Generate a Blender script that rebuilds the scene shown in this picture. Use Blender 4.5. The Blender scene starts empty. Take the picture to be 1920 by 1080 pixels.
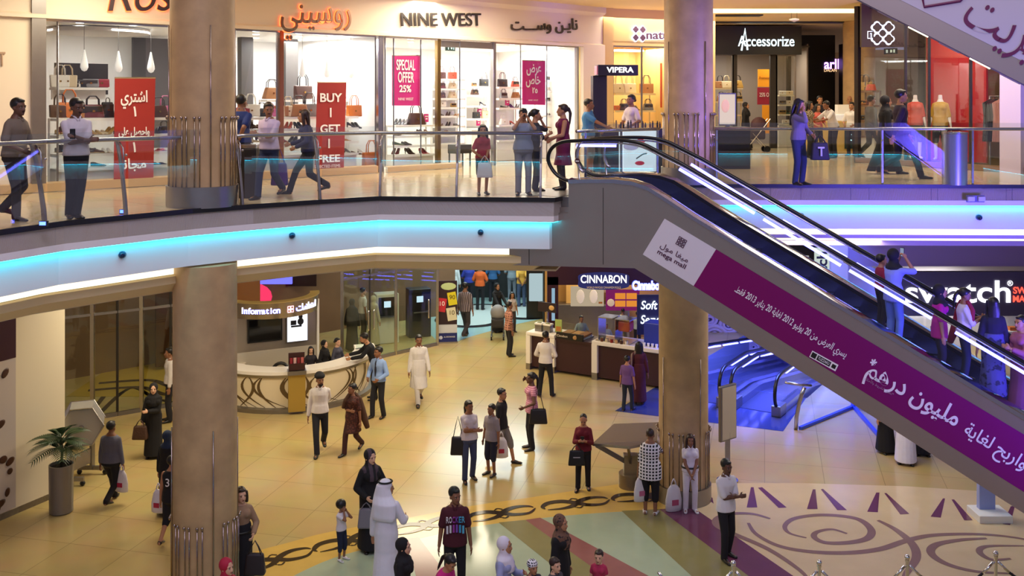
import bpy, bmesh, math, random, unicodedata
from mathutils import Vector, Matrix
random.seed(7)
SC = bpy.context.scene
COL = SC.collection
PI = math.pi
# ---------------------------------------------------------------- camera
F, CX, HY, CZ, ZU = 1900.0, 960.0, 187.0, 7.9, 6.25   # focal length, horizon row, eye height, upper floor
_cd = bpy.data.cameras.new('camera'); cam = bpy.data.objects.new('camera', _cd); COL.objects.link(cam)
cam.location = (0, 0, CZ); cam.rotation_euler = (PI/2, 0, 0)
_cd.sensor_width = 36; _cd.lens = 36*F/1920; _cd.shift_y = -(540-HY)/1920
_cd.clip_end = 200
SC.camera = cam
# ---------------------------------------------------------------- world, view, large lights
SC.view_settings.view_transform = 'Standard'; SC.view_settings.look = 'None'
SC.view_settings.gamma = 1; SC.view_settings.use_curve_mapping = False
SC.view_settings.exposure = 0.0
_w = bpy.data.worlds.new('World'); SC.world = _w; _w.use_nodes = True
_w.node_tree.nodes['Background'].inputs[0].default_value = (0.62, 0.54, 0.76, 1)
_w.node_tree.nodes['Background'].inputs[1].default_value = 0.36
def lamp(name, loc, size, power, color, aim=None, sizey=None, spread=None):
    d = bpy.data.lights.new(name, 'AREA'); d.energy = power; d.color = color
    d.shape = 'RECTANGLE'; d.size = size; d.size_y = sizey or size
    if spread: d.spread = spread
    o = bpy.data.objects.new(name, d); COL.objects.link(o); o.location = loc
    dr = (Vector(aim)-Vector(loc)) if aim else Vector((0, 0, -1))
    o.rotation_euler = dr.to_track_quat('-Z', 'Y').to_euler()
    return o
WARM = (1, .87, .64); NEUT = (1, .93, .84); WHT = (1, .98, .95); BLUE = (.10, .16, 1); CYN = (.2, .85, 1)
lamp('atrium_light', (0.5, 12, 19), 6, 500, NEUT)
lamp('atrium_front_fill', (-1.5, 1.0, 17), 6, 1000, (.84, .74, 1), aim=(-1, 20, 4))  # added lilac fill without a fixture, brightens fascia, columns and people
lamp('atrium_violet_fill', (10.2, 9.5, 3.3), 1.6, 360, (.13, .09, 1), aim=(8.2, 19.6, 6.1), spread=1.25)  # added fill that tints the right gallery fascia violet
lamp('column_violet_fill', (8.0, 15.5, 9.0), 1.0, 110, (.3, .2, 1), aim=(3.5, 20, 7.5), spread=.9)  # added fill for the purple tint on the right upper column
lamp('hall_light_left', (-7.2, 21.5, 4.85), 2.5, 170, WARM)
lamp('hall_light_middle', (-1.5, 23.0, 4.85), 3.0, 235, WARM)
lamp('hall_light_far', (-2.0, 29.5, 4.85), 3.0, 260, WARM)
lamp('hall_light_right', (6.5, 21.5, 4.85), 3.0, 190, (1, .9, .78))
lamp('food_court_light', (-1.0, 36.5, 4.85), 4.0, 420, (.75, .95, 1))
lamp('gallery_light_left', (-6.6, 17.0, 10.2), 2.0, 150, WARM)
lamp('gallery_light_middle', (-0.8, 22.5, 10.2), 3.0, 280, WARM)
lamp('gallery_light_far', (4.5, 30.0, 10.2), 4.0, 420, WARM)
lamp('gallery_light_right', (9.0, 22.3, 10.2), 3.0, 190, WARM)
lamp('ramp_light', (8.3, 29.0, 4.2), 4.0, 800, BLUE, spread=2.0)
lamp('ramp_light_near', (6.6, 26.3, 3.4), 1.6, 330, BLUE, spread=2.3)
# ---------------------------------------------------------------- pixel helpers (points on known floors / planes)
def P(x, y, Y): return Vector(((x-CX)*Y/F, Y, CZ-(y-HY)*Y/F))
def G(x, y, z=0.0): return P(x, y, F*(CZ-z)/(y-HY))
def U(x, y): return G(x, y, ZU)
def lin(c):
    if isinstance(c, str):
        c = c.lstrip('#'); c = [int(c[i:i+2], 16)/255 for i in (0, 2, 4)]
        return tuple(v/12.92 if v <= .04045 else ((v+.055)/1.055)**2.4 for v in c)
    return tuple(c)
# ---------------------------------------------------------------- materials
_mats = {}
def mat(hexc, rough=.6, metal=0., emit=0., ecol=None, var=0., bump=0., scale=30., coat=0., key=''):
    k = (hexc, rough, metal, emit, ecol, var, bump, scale, coat)
    if k in _mats: return _mats[k]
    m = bpy.data.materials.new('surface'); m.use_nodes = True; nt = m.node_tree; b = nt.nodes['Principled BSDF']
    c = lin(hexc); b.inputs['Base Color'].default_value = (*c, 1)
    b.inputs['Roughness'].default_value = rough; b.inputs['Metallic'].default_value = metal
    if coat: b.inputs['Coat Weight'].default_value = coat
    if emit:
        b.inputs['Emission Color'].default_value = (*lin(ecol or hexc), 1); b.inputs['Emission Strength'].default_value = emit
    if var or bump:
        tc = nt.nodes.new('ShaderNodeTexCoord'); n = nt.nodes.new('ShaderNodeTexNoise')
        n.inputs['Scale'].default_value = scale; n.inputs['Detail'].default_value = 4
        nt.links.new(tc.outputs['Object'], n.inputs['Vector'])
        if var:
            mx = nt.nodes.new('ShaderNodeMix'); mx.data_type = 'RGBA'
            mx.inputs[6].default_value = (*[v*(1-var) for v in c], 1); mx.inputs[7].default_value = (*[min(1, v*(1+var)) for v in c], 1)
            nt.links.new(n.outputs[0], mx.inputs[0]); nt.links.new(mx.outputs[2], b.inputs['Base Color'])
        if bump:
            bp = nt.nodes.new('ShaderNodeBump'); bp.inputs['Strength'].default_value = bump; bp.inputs['Distance'].default_value = .02
            nt.links.new(n.outputs[0], bp.inputs['Height']); nt.links.new(bp.outputs[0], b.inputs['Normal'])
    _mats[k] = m; return m
def emis(rgb, s):
    k = ('E', tuple(rgb), s)
    if k in _mats: return _mats[k]
    m = bpy.data.materials.new('glow'); m.use_nodes = True; nt = m.node_tree; nt.nodes.clear()
    e = nt.nodes.new('ShaderNodeEmission'); e.inputs[0].default_value = (*rgb, 1); e.inputs[1].default_value = s
    o = nt.nodes.new('ShaderNodeOutputMaterial'); nt.links.new(e.outputs[0], o.inputs[0]); _mats[k] = m; return m
def glass(tint=(.96, .98, .98), gain=1.4):
    k = ('G', tint, gain)
    if k in _mats: return _mats[k]
    m = bpy.data.materials.new('clear_glass'); m.use_nodes = True; nt = m.node_tree; nt.nodes.clear()
    t = nt.nodes.new('ShaderNodeBsdfTransparent'); t.inputs[0].default_value = (*tint, 1)
    g = nt.nodes.new('ShaderNodeBsdfGlossy'); g.inputs['Roughness'].default_value = .0
    f = nt.nodes.new('ShaderNodeLayerWeight'); f.inputs[0].default_value = .5      # facing term, the same from both sides
    pw = nt.nodes.new('ShaderNodeMath'); pw.operation = 'POWER'; pw.inputs[1].default_value = 5
    mu = nt.nodes.new('ShaderNodeMath'); mu.operation = 'MULTIPLY_ADD'; mu.inputs[1].default_value = .9; mu.inputs[2].default_value = .03*gain; mu.use_clamp = True
    mx = nt.nodes.new('ShaderNodeMixShader'); o = nt.nodes.new('ShaderNodeOutputMaterial'); L = nt.links.new
    L(f.outputs['Facing'], pw.inputs[0]); L(pw.outputs[0], mu.inputs[0]); L(mu.outputs[0], mx.inputs[0]); L(t.outputs[0], mx.inputs[1]); L(g.outputs[0], mx.inputs[2]); L(mx.outputs[0], o.inputs[0])
    _mats[k] = m; return m
def checks(c1, c2, scale=20., kind='check', rough=.8):
    """two-colour woven or printed pattern in object space"""
    k = ('C', c1, c2, scale, kind)
    if k in _mats: return _mats[k]
    m = bpy.data.materials.new('printed_cloth'); m.use_nodes = True; nt = m.node_tree; b = nt.nodes['Principled BSDF']
    b.inputs['Roughness'].default_value = rough; L = nt.links.new
    tc = nt.nodes.new('ShaderNodeTexCoord'); mx = nt.nodes.new('ShaderNodeMix'); mx.data_type = 'RGBA'
    mx.inputs[6].default_value = (*lin(c1), 1); mx.inputs[7].default_value = (*lin(c2), 1)
    if kind in ('check', 'stripe', 'hstripe'):
        sp = nt.nodes.new('ShaderNodeSeparateXYZ'); L(tc.outputs['Object'], sp.inputs[0])
        def wave(sock):
            a = nt.nodes.new('ShaderNodeMath'); a.operation = 'MULTIPLY'; a.inputs[1].default_value = scale; L(sock, a.inputs[0])
            s = nt.nodes.new('ShaderNodeMath'); s.operation = 'FRACT'; L(a.outputs[0], s.inputs[0])
            g = nt.nodes.new('ShaderNodeMath'); g.operation = 'GREATER_THAN'; g.inputs[1].default_value = .42; L(s.outputs[0], g.inputs[0]); return g.outputs[0]
        if kind == 'stripe': L(wave(sp.outputs[0]), mx.inputs[0])
        elif kind == 'hstripe': L(wave(sp.outputs[2]), mx.inputs[0])
        else:
            mm = nt.nodes.new('ShaderNodeMath'); mm.operation = 'MULTIPLY'; L(wave(sp.outputs[0]), mm.inputs[0]); L(wave(sp.outputs[2]), mm.inputs[1]); L(mm.outputs[0], mx.inputs[0])
    else:
        n = nt.nodes.new('ShaderNodeTexVoronoi' if kind == 'spots' else 'ShaderNodeTexNoise'); n.inputs['Scale'].default_value = scale
        r = nt.nodes.new('ShaderNodeValToRGB'); r.color_ramp.elements[0].position = .38; r.color_ramp.elements[1].position = .46
        L(tc.outputs['Object'], n.inputs['Vector']); L(n.outputs[0], r.inputs[0]); L(r.outputs[0], mx.inputs[0])
    L(mx.outputs[2], b.inputs['Base Color']); _mats[k] = m; return m
def tiles(c, c2, size, rough=.12, ang=0., mortar=.006):
    k = ('T', c, c2, size, rough, ang)
    if k in _mats: return _mats[k]
    m = bpy.data.materials.new('floor_tiles'); m.use_nodes = True; nt = m.node_tree; b = nt.nodes['Principled BSDF']; L = nt.links.new
    tc = nt.nodes.new('ShaderNodeTexCoord'); mp = nt.nodes.new('ShaderNodeMapping'); mp.inputs['Rotation'].default_value = (0, 0, ang)
    br = nt.nodes.new('ShaderNodeTexBrick'); br.offset = 0; br.inputs['Scale'].default_value = 1
    br.inputs['Brick Width'].default_value = size; br.inputs['Row Height'].default_value = size; br.inputs['Mortar Size'].default_value = mortar
    br.inputs['Color1'].default_value = (*lin(c), 1); br.inputs['Color2'].default_value = (*lin(c2), 1)
    br.inputs['Mortar'].default_value = (*[v*.55 for v in lin(c)], 1)
    n = nt.nodes.new('ShaderNodeTexNoise'); n.inputs['Scale'].default_value = 1.3
    mx = nt.nodes.new('ShaderNodeMix'); mx.data_type = 'RGBA'; mx.blend_type = 'MULTIPLY'; mx.inputs[0].default_value = .25
    L(tc.outputs['Object'], mp.inputs[0]); L(mp.outputs[0], br.inputs['Vector']); L(tc.outputs['Object'], n.inputs['Vector'])
    L(br.outputs['Color'], mx.inputs[6]); L(n.outputs['Color'], mx.inputs[7]); L(mx.outputs[2], b.inputs['Base Color'])
    b.inputs['Roughness'].default_value = rough; _mats[k] = m; return m
STEEL = mat('#b8b4b2', .22, 1.); CHROME = mat('#d8d6d6', .08, 1.); SATIN = mat('#9a9693', .38, 1., var=.08, scale=6); BRONZE = mat('#8a7248', .32, 1.)
BLACK = mat('#141214', .35); DARK = mat('#2a2420', .5); WHITE = mat('#f2efe9', .5); RUBBER = mat('#0c0c0e', .28)
PLAST = mat('#ece8e2', .35); CREAM = mat('#e9d3a4', .7); WALLC = mat('#ead7b4', .75); GLASS = glass(); GLASSR = glass((.94, .97, .97), 2.6); GLASSG = glass((.86, .93, .90))
SIGNW = emis((1, .97, .95), 2.2)
# ---------------------------------------------------------------- objects
def tag(o, label=None, cat=None, group=None, kind=None):
    if label: o['label'] = label
    if cat: o['category'] = cat
    if group: o['group'] = group
    if kind: o['kind'] = kind
    return o
def thing(name, label, cat, loc=(0, 0, 0), rz=0., group=None):
    o = bpy.data.objects.new(name, None); COL.objects.link(o); o.empty_display_size = .1
    o.location = loc; o.rotation_euler = (0, 0, rz); return tag(o, label, cat, group)
class MB:
    """collects shapes into one mesh"""
    def __init__(s, M=None): s.bm = bmesh.new(); s.M = M
    def _v(s, p): return s.bm.verts.new(p)
    def face(s, pts):
        try: return s.bm.faces.new([s._v(p) for p in pts])
        except ValueError: return None
    def box(s, c, d, rz=0., M=None, bev=0.):
        r = bmesh.ops.create_cube(s.bm, size=1)
        T = (M or Matrix.Identity(4)) @ Matrix.Translation(c) @ Matrix.Rotation(rz, 4, 'Z') @ Matrix.Diagonal((*d, 1))
        bmesh.ops.transform(s.bm, matrix=T, verts=r['verts'])
        if bev:
            es = list({e for v in r['verts'] for e in v.link_edges})
            bmesh.ops.bevel(s.bm, geom=es, offset=bev, segments=2, affect='EDGES', profile=.5)
        return s
    def beam(s, a, b, w, h, up=(0, 0, 1), bev=0.):
        a, b = Vector(a), Vector(b); d = b-a; x = d.normalized(); y = Vector(up).cross(x)
        if y.length < 1e-5: y = Vector((0, 1, 0)).cross(x)
        y.normalize(); z = x.cross(y)
        M = Matrix((x, y, z)).transposed().to_4x4(); M.translation = (a+b)/2
        return s.box((0, 0, 0), (d.length, w, h), M=M, bev=bev)
    def ring(s, pts): return [s._v(p) for p in pts]
    def skin(s, rings, closed=True, cap=True):
        vs = [s.ring(r) for r in rings]; n = len(vs[0])
        for a, b in zip(vs, vs[1:]):
            for i in range(n if closed else n-1):
                j = (i+1) % n
                try: s.bm.faces.new((a[i], a[j], b[j], b[i]))
                except ValueError: pass
        if cap and closed:
            for r in (vs[0][::-1], vs[-1]):
                try: s.bm.faces.new(r)
                except ValueError: pass
        return s
    def tube(s, path, r, n=8, closed=False, flat=1.):
        path = [Vector(p) for p in path]; m = len(path); rings = []; up = None
        rs = r if isinstance(r, (list, tuple)) else [r]*m
        for i, p in enumerate(path):
            if closed: d = path[(i+1) % m]-path[i-1]
            else: d = path[min(i+1, m-1)]-path[max(i-1, 0)]
            d.normalize()
            if up is None:
                up = Vector((0, 0, 1)) if abs(d.z) < .9 else Vector((0, 1, 0))
            x = up.cross(d)
            if x.length < 1e-4: x = Vector((1, 0, 0))
            x.normalize(); up = d.cross(x)
            rings.append([p+x*math.cos(2*PI*k/n)*rs[i]+up*math.sin(2*PI*k/n)*rs[i]*flat for k in range(n)])
        if closed: rings.append(rings[0])
        return s.skin(rings, cap=not closed)
    def cyl(s, c, r, h, n=24, r2=None):
        c = Vector(c); r2 = r if r2 is None else r2
        return s.skin([[c+Vector((math.cos(2*PI*k/n)*q, math.sin(2*PI*k/n)*q, z)) for k in range(n)] for q, z in ((r, 0), (r2, h))])
    def lathe(s, c, prof, n=24, a0=0., a1=None):
        c = Vector(c); full = a1 is None; m = n if full else n+1; a1 = 2*PI if full else a1
        return s.skin([[c+Vector((math.cos(a0+(a1-a0)*k/n)*max(q, 1e-4), math.sin(a0+(a1-a0)*k/n)*max(q, 1e-4), z)) for k in range(m)] for q, z in prof], closed=full)
    def ell(s, c, r, M=None, n=12):
        q = bmesh.ops.create_uvsphere(s.bm, u_segments=n, v_segments=max(6, n*2//3), radius=1)
        T = Matrix.Translation(c) @ (M or Matrix.Identity(4)) @ Matrix.Diagonal((*r, 1)) if not isinstance(r, (int, float)) else Matrix.Translation(c) @ Matrix.Scale(r, 4)
        bmesh.ops.transform(s.bm, matrix=T, verts=q['verts']); return s
    def prism(s, pts, z0, z1):
        a = [Vector((p[0], p[1], z0)) for p in pts]; b = [Vector((p[0], p[1], z1)) for p in pts]
        ar = sum(p[0]*q[1]-q[0]*p[1] for p, q in zip(pts, list(pts[1:])+[pts[0]]))
        if ar < 0: a.reverse(); b.reverse()
        return s.skin([a, b])
    def wall(s, a, b, z0, z1, t=.1):
        """upright slab along the plan line a-b, thickness t to the right of a->b"""
        a, b = Vector(a[:2]), Vector(b[:2]); d = (b-a).normalized(); n = Vector((d.y, -d.x))*t
        return s.prism([a, b, b+n, a+n], z0, z1)
    def sweep(s, poly, prof):
        """sweep (outward offset, z) profile along an open plan polyline; outward = right of travel"""
        poly = [Vector(p[:2]) for p in poly]; rows = []
        for i, p in enumerate(poly):
            ds = []
            if i: ds.append((p-poly[i-1]).normalized())
            if i < len(poly)-1: ds.append((poly[i+1]-p).normalized())
            ns = [Vector((d.y, -d.x)) for d in ds]; n = sum(ns, Vector((0, 0))); n.normalize(); n = n/max(.4, n.dot(ns[0]))
            rows.append([Vector((p.x+n.x*o, p.y+n.y*o, z)) for o, z in prof])
        vs = [s.ring(r) for r in rows]; m = len(prof)
        for a, b in zip(vs, vs[1:]):
            for i in range(m-1): s.bm.faces.new((a[i], a[i+1], b[i+1], b[i]))
        return s
    def build(s, name, m, parent=None, world=True, smooth=False, bev=0., label=None):
        if s.M is not None: bmesh.ops.transform(s.bm, matrix=s.M, verts=s.bm.verts)
        bmesh.ops.recalc_face_normals(s.bm, faces=s.bm.faces)
        me = bpy.data.meshes.new(name); s.bm.to_mesh(me); s.bm.free()
        if smooth:
            me.polygons.foreach_set('use_smooth', [True]*len(me.polygons))
            if smooth == 'auto': me.set_sharp_from_angle(angle=math.radians(40))
        o = bpy.data.objects.new(name, me); COL.objects.link(o); me.materials.append(m)
        if parent:
            o.parent = parent
            if world: o.matrix_parent_inverse = wmat(parent).inverted()
        if bev:
            b = o.modifiers.new('soft', 'BEVEL'); b.width = bev; b.segments = 2; b.limit_method = 'ANGLE'
        if label: o['label'] = label
        return o
def struct(name, mb, m, parent=None, **k):
    o = mb.build(name, m, parent, **k)
    if not parent: o['kind'] = 'structure'
    return o
def dup(root, loc, rz=0., label=None, group=None, recolor=None):
    r = root.copy(); COL.objects.link(r); r.location = loc; r.rotation_euler = (0, 0, rz)
    if label: r['label'] = label
    if group: r['group'] = group
    def kids(a, b):
        for ch in [o for o in a.children]:
            c = ch.copy(); COL.objects.link(c); c.parent = b
            if recolor and ch.type == 'MESH' and ch.name.split('.')[0] in recolor:
                c.data = ch.data.copy(); c.data.materials[0] = recolor[ch.name.split('.')[0]]
            kids(ch, c)
    kids(root, r); return r
# ---------------------------------------------------------------- lettering
_AF = {}
for _c in range(0xFE70, 0xFEFD):
    _d = unicodedata.decomposition(chr(_c)).split()
    if len(_d) >= 2 and _d[0] in ('<isolated>', '<final>', '<initial>', '<medial>'):
        _AF.setdefault(''.join(chr(int(x, 16)) for x in _d[1:]), {})[_d[0][1]] = chr(_c)
def ar(s):
    """shape Arabic letters into joined forms and lay them right to left"""
    s = s.replace('لا', '\ue000'); _AF['\ue000'] = _AF['لا']; out = []
    def dual(c): return c == 'ـ' or 'm' in _AF.get(c, {})
    def letter(c): return c == 'ـ' or c in _AF
    for i, c in enumerate(s):
        if c in _AF:
            p = i > 0 and dual(s[i-1]); n = i+1 < len(s) and letter(s[i+1]) and dual(c)
            f = _AF[c]; out.append(f.get('m' if p and n else 'f' if p else 'i' if n else 's') or f.get('f' if p else 's', c))
        else: out.append(c)
    toks = []; num = ''
    for c in out:
        if c.isdigit() and c < '\u0600': num += c
        else:
            if num: toks.append(num); num = ''
            toks.append(c)
    if num: toks.append(num)
    return ''.join(reversed(toks))
def frame(o, x, z):
    """matrix with local X along x, local Y along z (text up), normal facing the reader"""
    x = Vector(x).normalized(); z = Vector(z); z = (z-x*z.dot(x)).normalized(); n = x.cross(z)
    M = Matrix((x, z, n)).transposed().to_4x4(); M.translation = Vector(o); return M
def text(name, body, size, M, m, parent=None, width=None, depth=.004, bold=0., align='CENTER', shear=0., label=None, sx=1.):
    c = bpy.data.curves.new(name, 'FONT'); c.body = body; c.size = size; c.align_x = align; c.align_y = 'CENTER'; c.extrude = depth; c.offset = bold; c.shear = shear
    t = bpy.data.objects.new(name, c); COL.objects.link(t)
    dg = bpy.context.evaluated_depsgraph_get(); me = bpy.data.meshes.new_from_object(t.evaluated_get(dg))
    bpy.data.objects.remove(t); bpy.data.curves.remove(c)
    xs = [v.co.x for v in me.vertices]
    if width and xs:
        sx = width/max(1e-6, max(xs)-min(xs))
    me.transform(M @ Matrix.Diagonal((sx, 1, 1, 1)))
    me.materials.clear(); me.materials.append(m); me.name = name
    o = bpy.data.objects.new(name, me); COL.objects.link(o)
    if parent:
        o.parent = parent
        o.matrix_parent_inverse = wmat(parent).inverted()
    if label: o['label'] = label
    return o
def wmat(o):
    return (wmat(o.parent) @ o.matrix_parent_inverse @ o.matrix_basis) if o.parent else o.matrix_basis.copy()
# ================================================================ building shell
V2 = lambda x, y: Vector((x, y))
TD = Vector((.53, .848, 0)); TN = Vector((.848, -.53, 0)); TO = Vector((5.32, 25.9, 0))   # moving ramps: direction, right, origin
def TR(s, r, z=0): return TO+TD*s+TN*r+Vector((0, 0, z))
HS0, HS1, HR0, HR1 = 2.1, 13.0, -2.2, 1.62
# ground floor with an opening for the descending ramps
def plate_with_hole(name, outer, hole, z, m):
    bm = bmesh.new(); es = []
    for loop in (outer, hole):
        vs = [bm.verts.new((p[0], p[1], z)) for p in loop]
        es += [bm.edges.new((vs[i], vs[(i+1) % len(vs)])) for i in range(len(vs))]
    bmesh.ops.triangle_fill(bm, edges=es, use_beauty=True)
    for f in bm.faces:
        f.normal_update()
        if f.normal.z < 0: f.normal_flip()
    me = bpy.data.meshes.new(name); bm.to_mesh(me); bm.free(); o = bpy.data.objects.new(name, me); COL.objects.link(o); me.materials.append(m); o['kind'] = 'structure'; return o
TILE = tiles('#cbb377', '#c5ac70', 1.2, .2, math.radians(14))
floor = plate_with_hole('floor', [(-16, 4), (20, 4), (20, 58), (-16, 58)], [TR(HS0, HR0), TR(HS1, HR0), TR(HS1, HR1), TR(HS0, HR1)], 0, TILE)
pit = MB(); 
for a, b in (((HS0, HR0), (HS1, HR0)), ((HS1, HR0), (HS1, HR1)), ((HS1, HR1), (HS0, HR1))):
    A, B = TR(*a), TR(*b); pit.face([A, B, B+Vector((0, 0, -2.6)), A+Vector((0, 0, -2.6))])
pit.face([TR(HS0, HR0, -2.6), TR(HS1, HR0, -2.6), TR(HS1, HR1, -2.6), TR(HS0, HR1, -2.6)])
struct('wall_pit', pit, mat('#8f96a8', .5), label='wall lining of the opening the moving ramps sink into')
# floor inlays (surface pattern of the terrazzo floor): children of the floor
def inlay(name, px, m, lift=.002, parent=floor):
    b = MB(); pts = [G(*p)+Vector((0, 0, lift)) for p in px]; f = b.bm.faces.new([b._v(p) for p in pts]); bmesh.ops.triangulate(b.bm, faces=[f]); return b.build(name, m, parent)
_lf = [0.]
def ribbon(name, pts, widths, m, lift=.004, parent=floor):
    _lf[0] += .00025; lift += _lf[0] % .006
    b = MB(); rows = []
    for i, p in enumerate(pts):
        d = (pts[min(i+1, len(pts)-1)]-pts[max(i-1, 0)]); d.z = 0; d.normalize(); n = Vector((-d.y, d.x, 0))*widths[i]/2
        rows.append((p+n+Vector((0, 0, lift)), p-n+Vector((0, 0, lift))))
    vs = [(b._v(a), b._v(c)) for a, c in rows]
    for p, q in zip(vs, vs[1:]): b.bm.faces.new((p[0], p[1], q[1], q[0]))
    return b.build(name, m, parent)
def spline(pts, n=8):
    out = []; pts = [Vector(p) for p in pts]
    for i in range(len(pts)-1):
        p0, p1, p2, p3 = pts[max(i-1, 0)], pts[i], pts[i+1], pts[min(i+2, len(pts)-1)]
        for k in range(n):
            t = k/n; out.append(.5*((2*p1)+(p2-p0)*t+(2*p0-5*p1+4*p2-p3)*t*t+(3*p1-p0-3*p2+p3)*t**3))
    return out+[pts[-1]]
YEL = mat('#d9b45c', .13, var=.12, scale=3); GRN = mat('#a9b79a', .13, var=.1, scale=2.5); OLV = mat('#8b8455', .14, var=.1, scale=3)
PUR = mat('#6b3a55', .14, var=.1, scale=3); MAR = mat('#95605a', .14, var=.12, scale=3); INK = mat('#33281c', .15); CRM = mat('#dcc39a', .12, var=.1, scale=2); TAUP = mat('#8f6f68', .14, var=.1, scale=3)
outer = spline([G(x, y) for x, y in ((250, 1150), (430, 1052), (554, 1014), (621, 997), (760, 972), (882, 949), (1000, 932), (1117, 914), (1185, 905), (1260, 898))])
inner = spline([G(x, y) for x, y in ((330, 1200), (560, 1075), (660, 1036), (774, 1013), (882, 989), (1012, 972), (1110, 963), (1195, 958), (1275, 955))])
def band(name, a, b, m, lift):
    mb = MB(); n = min(len(a), len(b)); va = [mb._v(p+Vector((0, 0, lift))) for p in a[:n]]; vb = [mb._v(p+Vector((0, 0, lift))) for p in b[:n]]
    for i in range(n-1): mb.bm.faces.new((va[i], va[i+1], vb[i+1], vb[i]))
    return mb.build(name, m, floor)
m_ = min(len(outer), len(inner)); outer = [outer[int(i*(len(outer)-1)/59)] for i in range(60)]; inner = [inner[int(i*(len(inner)-1)/59)] for i in range(60)]
band('yellow_band', outer, inner, YEL, .002)
fan_bot = [G(400+(1390-400)*i/59, 1260-20*i/59) for i in range(60)]
band('green_sector', inner, fan_bot, GRN, .002)
inlay('olive_stripe', [(935, 980), (985, 975), (1190, 1120), (1110, 1120)], OLV, .004)
inlay('maroon_stripe', [(985, 975), (1013, 971), (1290, 1120), (1190, 1120)], MAR, .004)
inlay('maroon_stripe', [(762, 1010), (785, 1008), (870, 1120), (790, 1120)], MAR, .004)
inlay('olive_stripe', [(1165, 958), (1236, 955), (1470, 1130), (1350, 1130)], OLV, .004)
inlay('purple_stripe', [(1236, 955), (1300, 952), (1560, 1130), (1470, 1130)], PUR, .005)
right_cream = [(1270, 955), (1290, 935), (1330, 906), (1500, 906), (1700, 912), (1900, 925), (2100, 945), (2100, 1130), (1540, 1130)]
inlay('cream_field', right_cream, CRM, .003)
def ornament(cx, cy, w, tilt):
    """pair of crossed tendrils with a leaf, dark inlay"""
    c = G(cx, cy); X = Vector((math.cos(tilt), math.sin(tilt), 0)); Yv = Vector((-X.y, X.x, 0)); s = w
    L = lambda pts: spline([c+X*a*s+Yv*b*s for a, b in pts], 6)
    def go(pts, ws):
        q = L(pts); n = len(q); ribbon('tendril', q, [1.5*s*(ws[0]+(ws[1]-ws[0])*math.sin(PI*i/(n-1))) for i in range(n)], INK, .006)
    go([(-.95, -.18), (-.98, -.02), (-.75, .2), (-.35, .22), (0, .02), (.3, -.2), (.72, -.24), (1.0, .0)], (.02, .15))
    go([(-.9, -.24), (-.5, -.26), (-.15, -.16), (.15, .12), (.5, .26), (.85, .2), (.97, .06)], (.02, .13))
    for sx in (-1, 1): ribbon('leaf', L([(-.12, .24*sx), (0, .33*sx), (.12, .24*sx)]), [.01, s*.07, .01] + [s*.05]*10, INK, .006)
for cx, cy, w, a in ((518, 1050, .68, .62), (655, 1014, .68, .55), (797, 985, .69, .45), (940, 963, .7, .36), (1080, 944, .7, .26), (1212, 932, .7, .12)): ornament(cx, cy, w, a)
for q in (((1408, 914), (1413, 914), (1420, 952), (1400, 952)), ((1421, 915), (1429, 914), (1475, 952), (1460, 953)),
          ((1524, 918), (1529, 918), (1533, 955), (1513, 955)), ((1539, 918), (1543, 917), (1588, 957), (1570, 957)),
          ((1643, 924), (1649, 924), (1646, 961), (1626, 960)), ((1658, 925), (1662, 925), (1705, 964), (1688, 965)),
          ((1768, 935), (1772, 935), (1764, 971), (1745, 969)), ((1784, 937), (1789, 937), (1824, 976), (1808, 976)),
          ((1895, 950), (1903, 949), (1894, 985), (1880, 983)), ((1328, 930), (1336, 934), (1338, 945), (1332, 940))): inlay('purple_wedge', q, PUR, .006)
def curl(pts, w): 
    q = spline([G(*p) for p in pts], 8); n = len(q); ribbon('purple_scroll', q, [.72*w*(.35+.65*math.sin(PI*min(1, (i+2)/(n)))) for i in range(n)], TAUP, .006)
curl([(1588, 1001), (1560, 993), (1532, 998), (1527, 1008), (1548, 1018), (1590, 1018), (1626, 1010), (1633, 993), (1606, 973), (1545, 966), (1492, 972), (1472, 986), (1480, 1000), (1512, 1009)], .2)
curl([(1403, 981), (1418, 1002), (1460, 1024), (1520, 1035), (1590, 1037), (1650, 1030), (1700, 1014), (1750, 1004), (1830, 1002), (1900, 1008), (1960, 1020)], .2)
curl([(1646, 976), (1680, 994), (1710, 1020), (1718, 1046), (1700, 1075), (1690, 1095)], .22)
curl([(1444, 973), (1410, 964), (1370, 964), (1345, 973), (1345, 986), (1372, 1000), (1440, 1030), (1500, 1070), (1520, 1095)], .2)
curl([(1895, 1048), (1860, 1050), (1838, 1038), (1840, 1028), (1862, 1024), (1920, 1024)], .16)
curl([(1850, 1010), (1800, 1013), (1755, 1022), (1746, 1038), (1775, 1058), (1830, 1072), (1900, 1076)], .2)
food = inlay('teal_floor_field', [(856, 641), (880, 632), (958, 610), (1024, 596), (1040, 520), (700, 520), (820, 640)], mat('#9fc0bd', .1, var=.08, scale=2), .003)
def blob(name, cx, cy, rx, m, lift):
    c = G(cx, cy); b = MB(); vs = [b._v(c+Vector((math.cos(2*PI*k/32)*rx, math.sin(2*PI*k/32)*rx, lift))) for k in range(32)]; b.bm.faces.new(vs); return b.build(name, m, floor)
for cx, cy in ((905, 583), (985, 586), (1022, 578), (880, 600)):
    q_ = cx*1e-5; blob('black_circle', cx, cy, 1.25, BLACK, .004+q_); blob('white_circle', cx, cy, 1.0, mat('#c9d8d4', .1), .016+q_)
blue_mat = MB(); blue_mat.face([TR(2.1, -2.2, .004), TR(2.1, 1.6, .004), TR(-.9, 1.9, .004), TR(-1.6, -2.2, .004)]); blue_mat.build('comb_field', mat('#3a4470', .12), floor)
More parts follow.
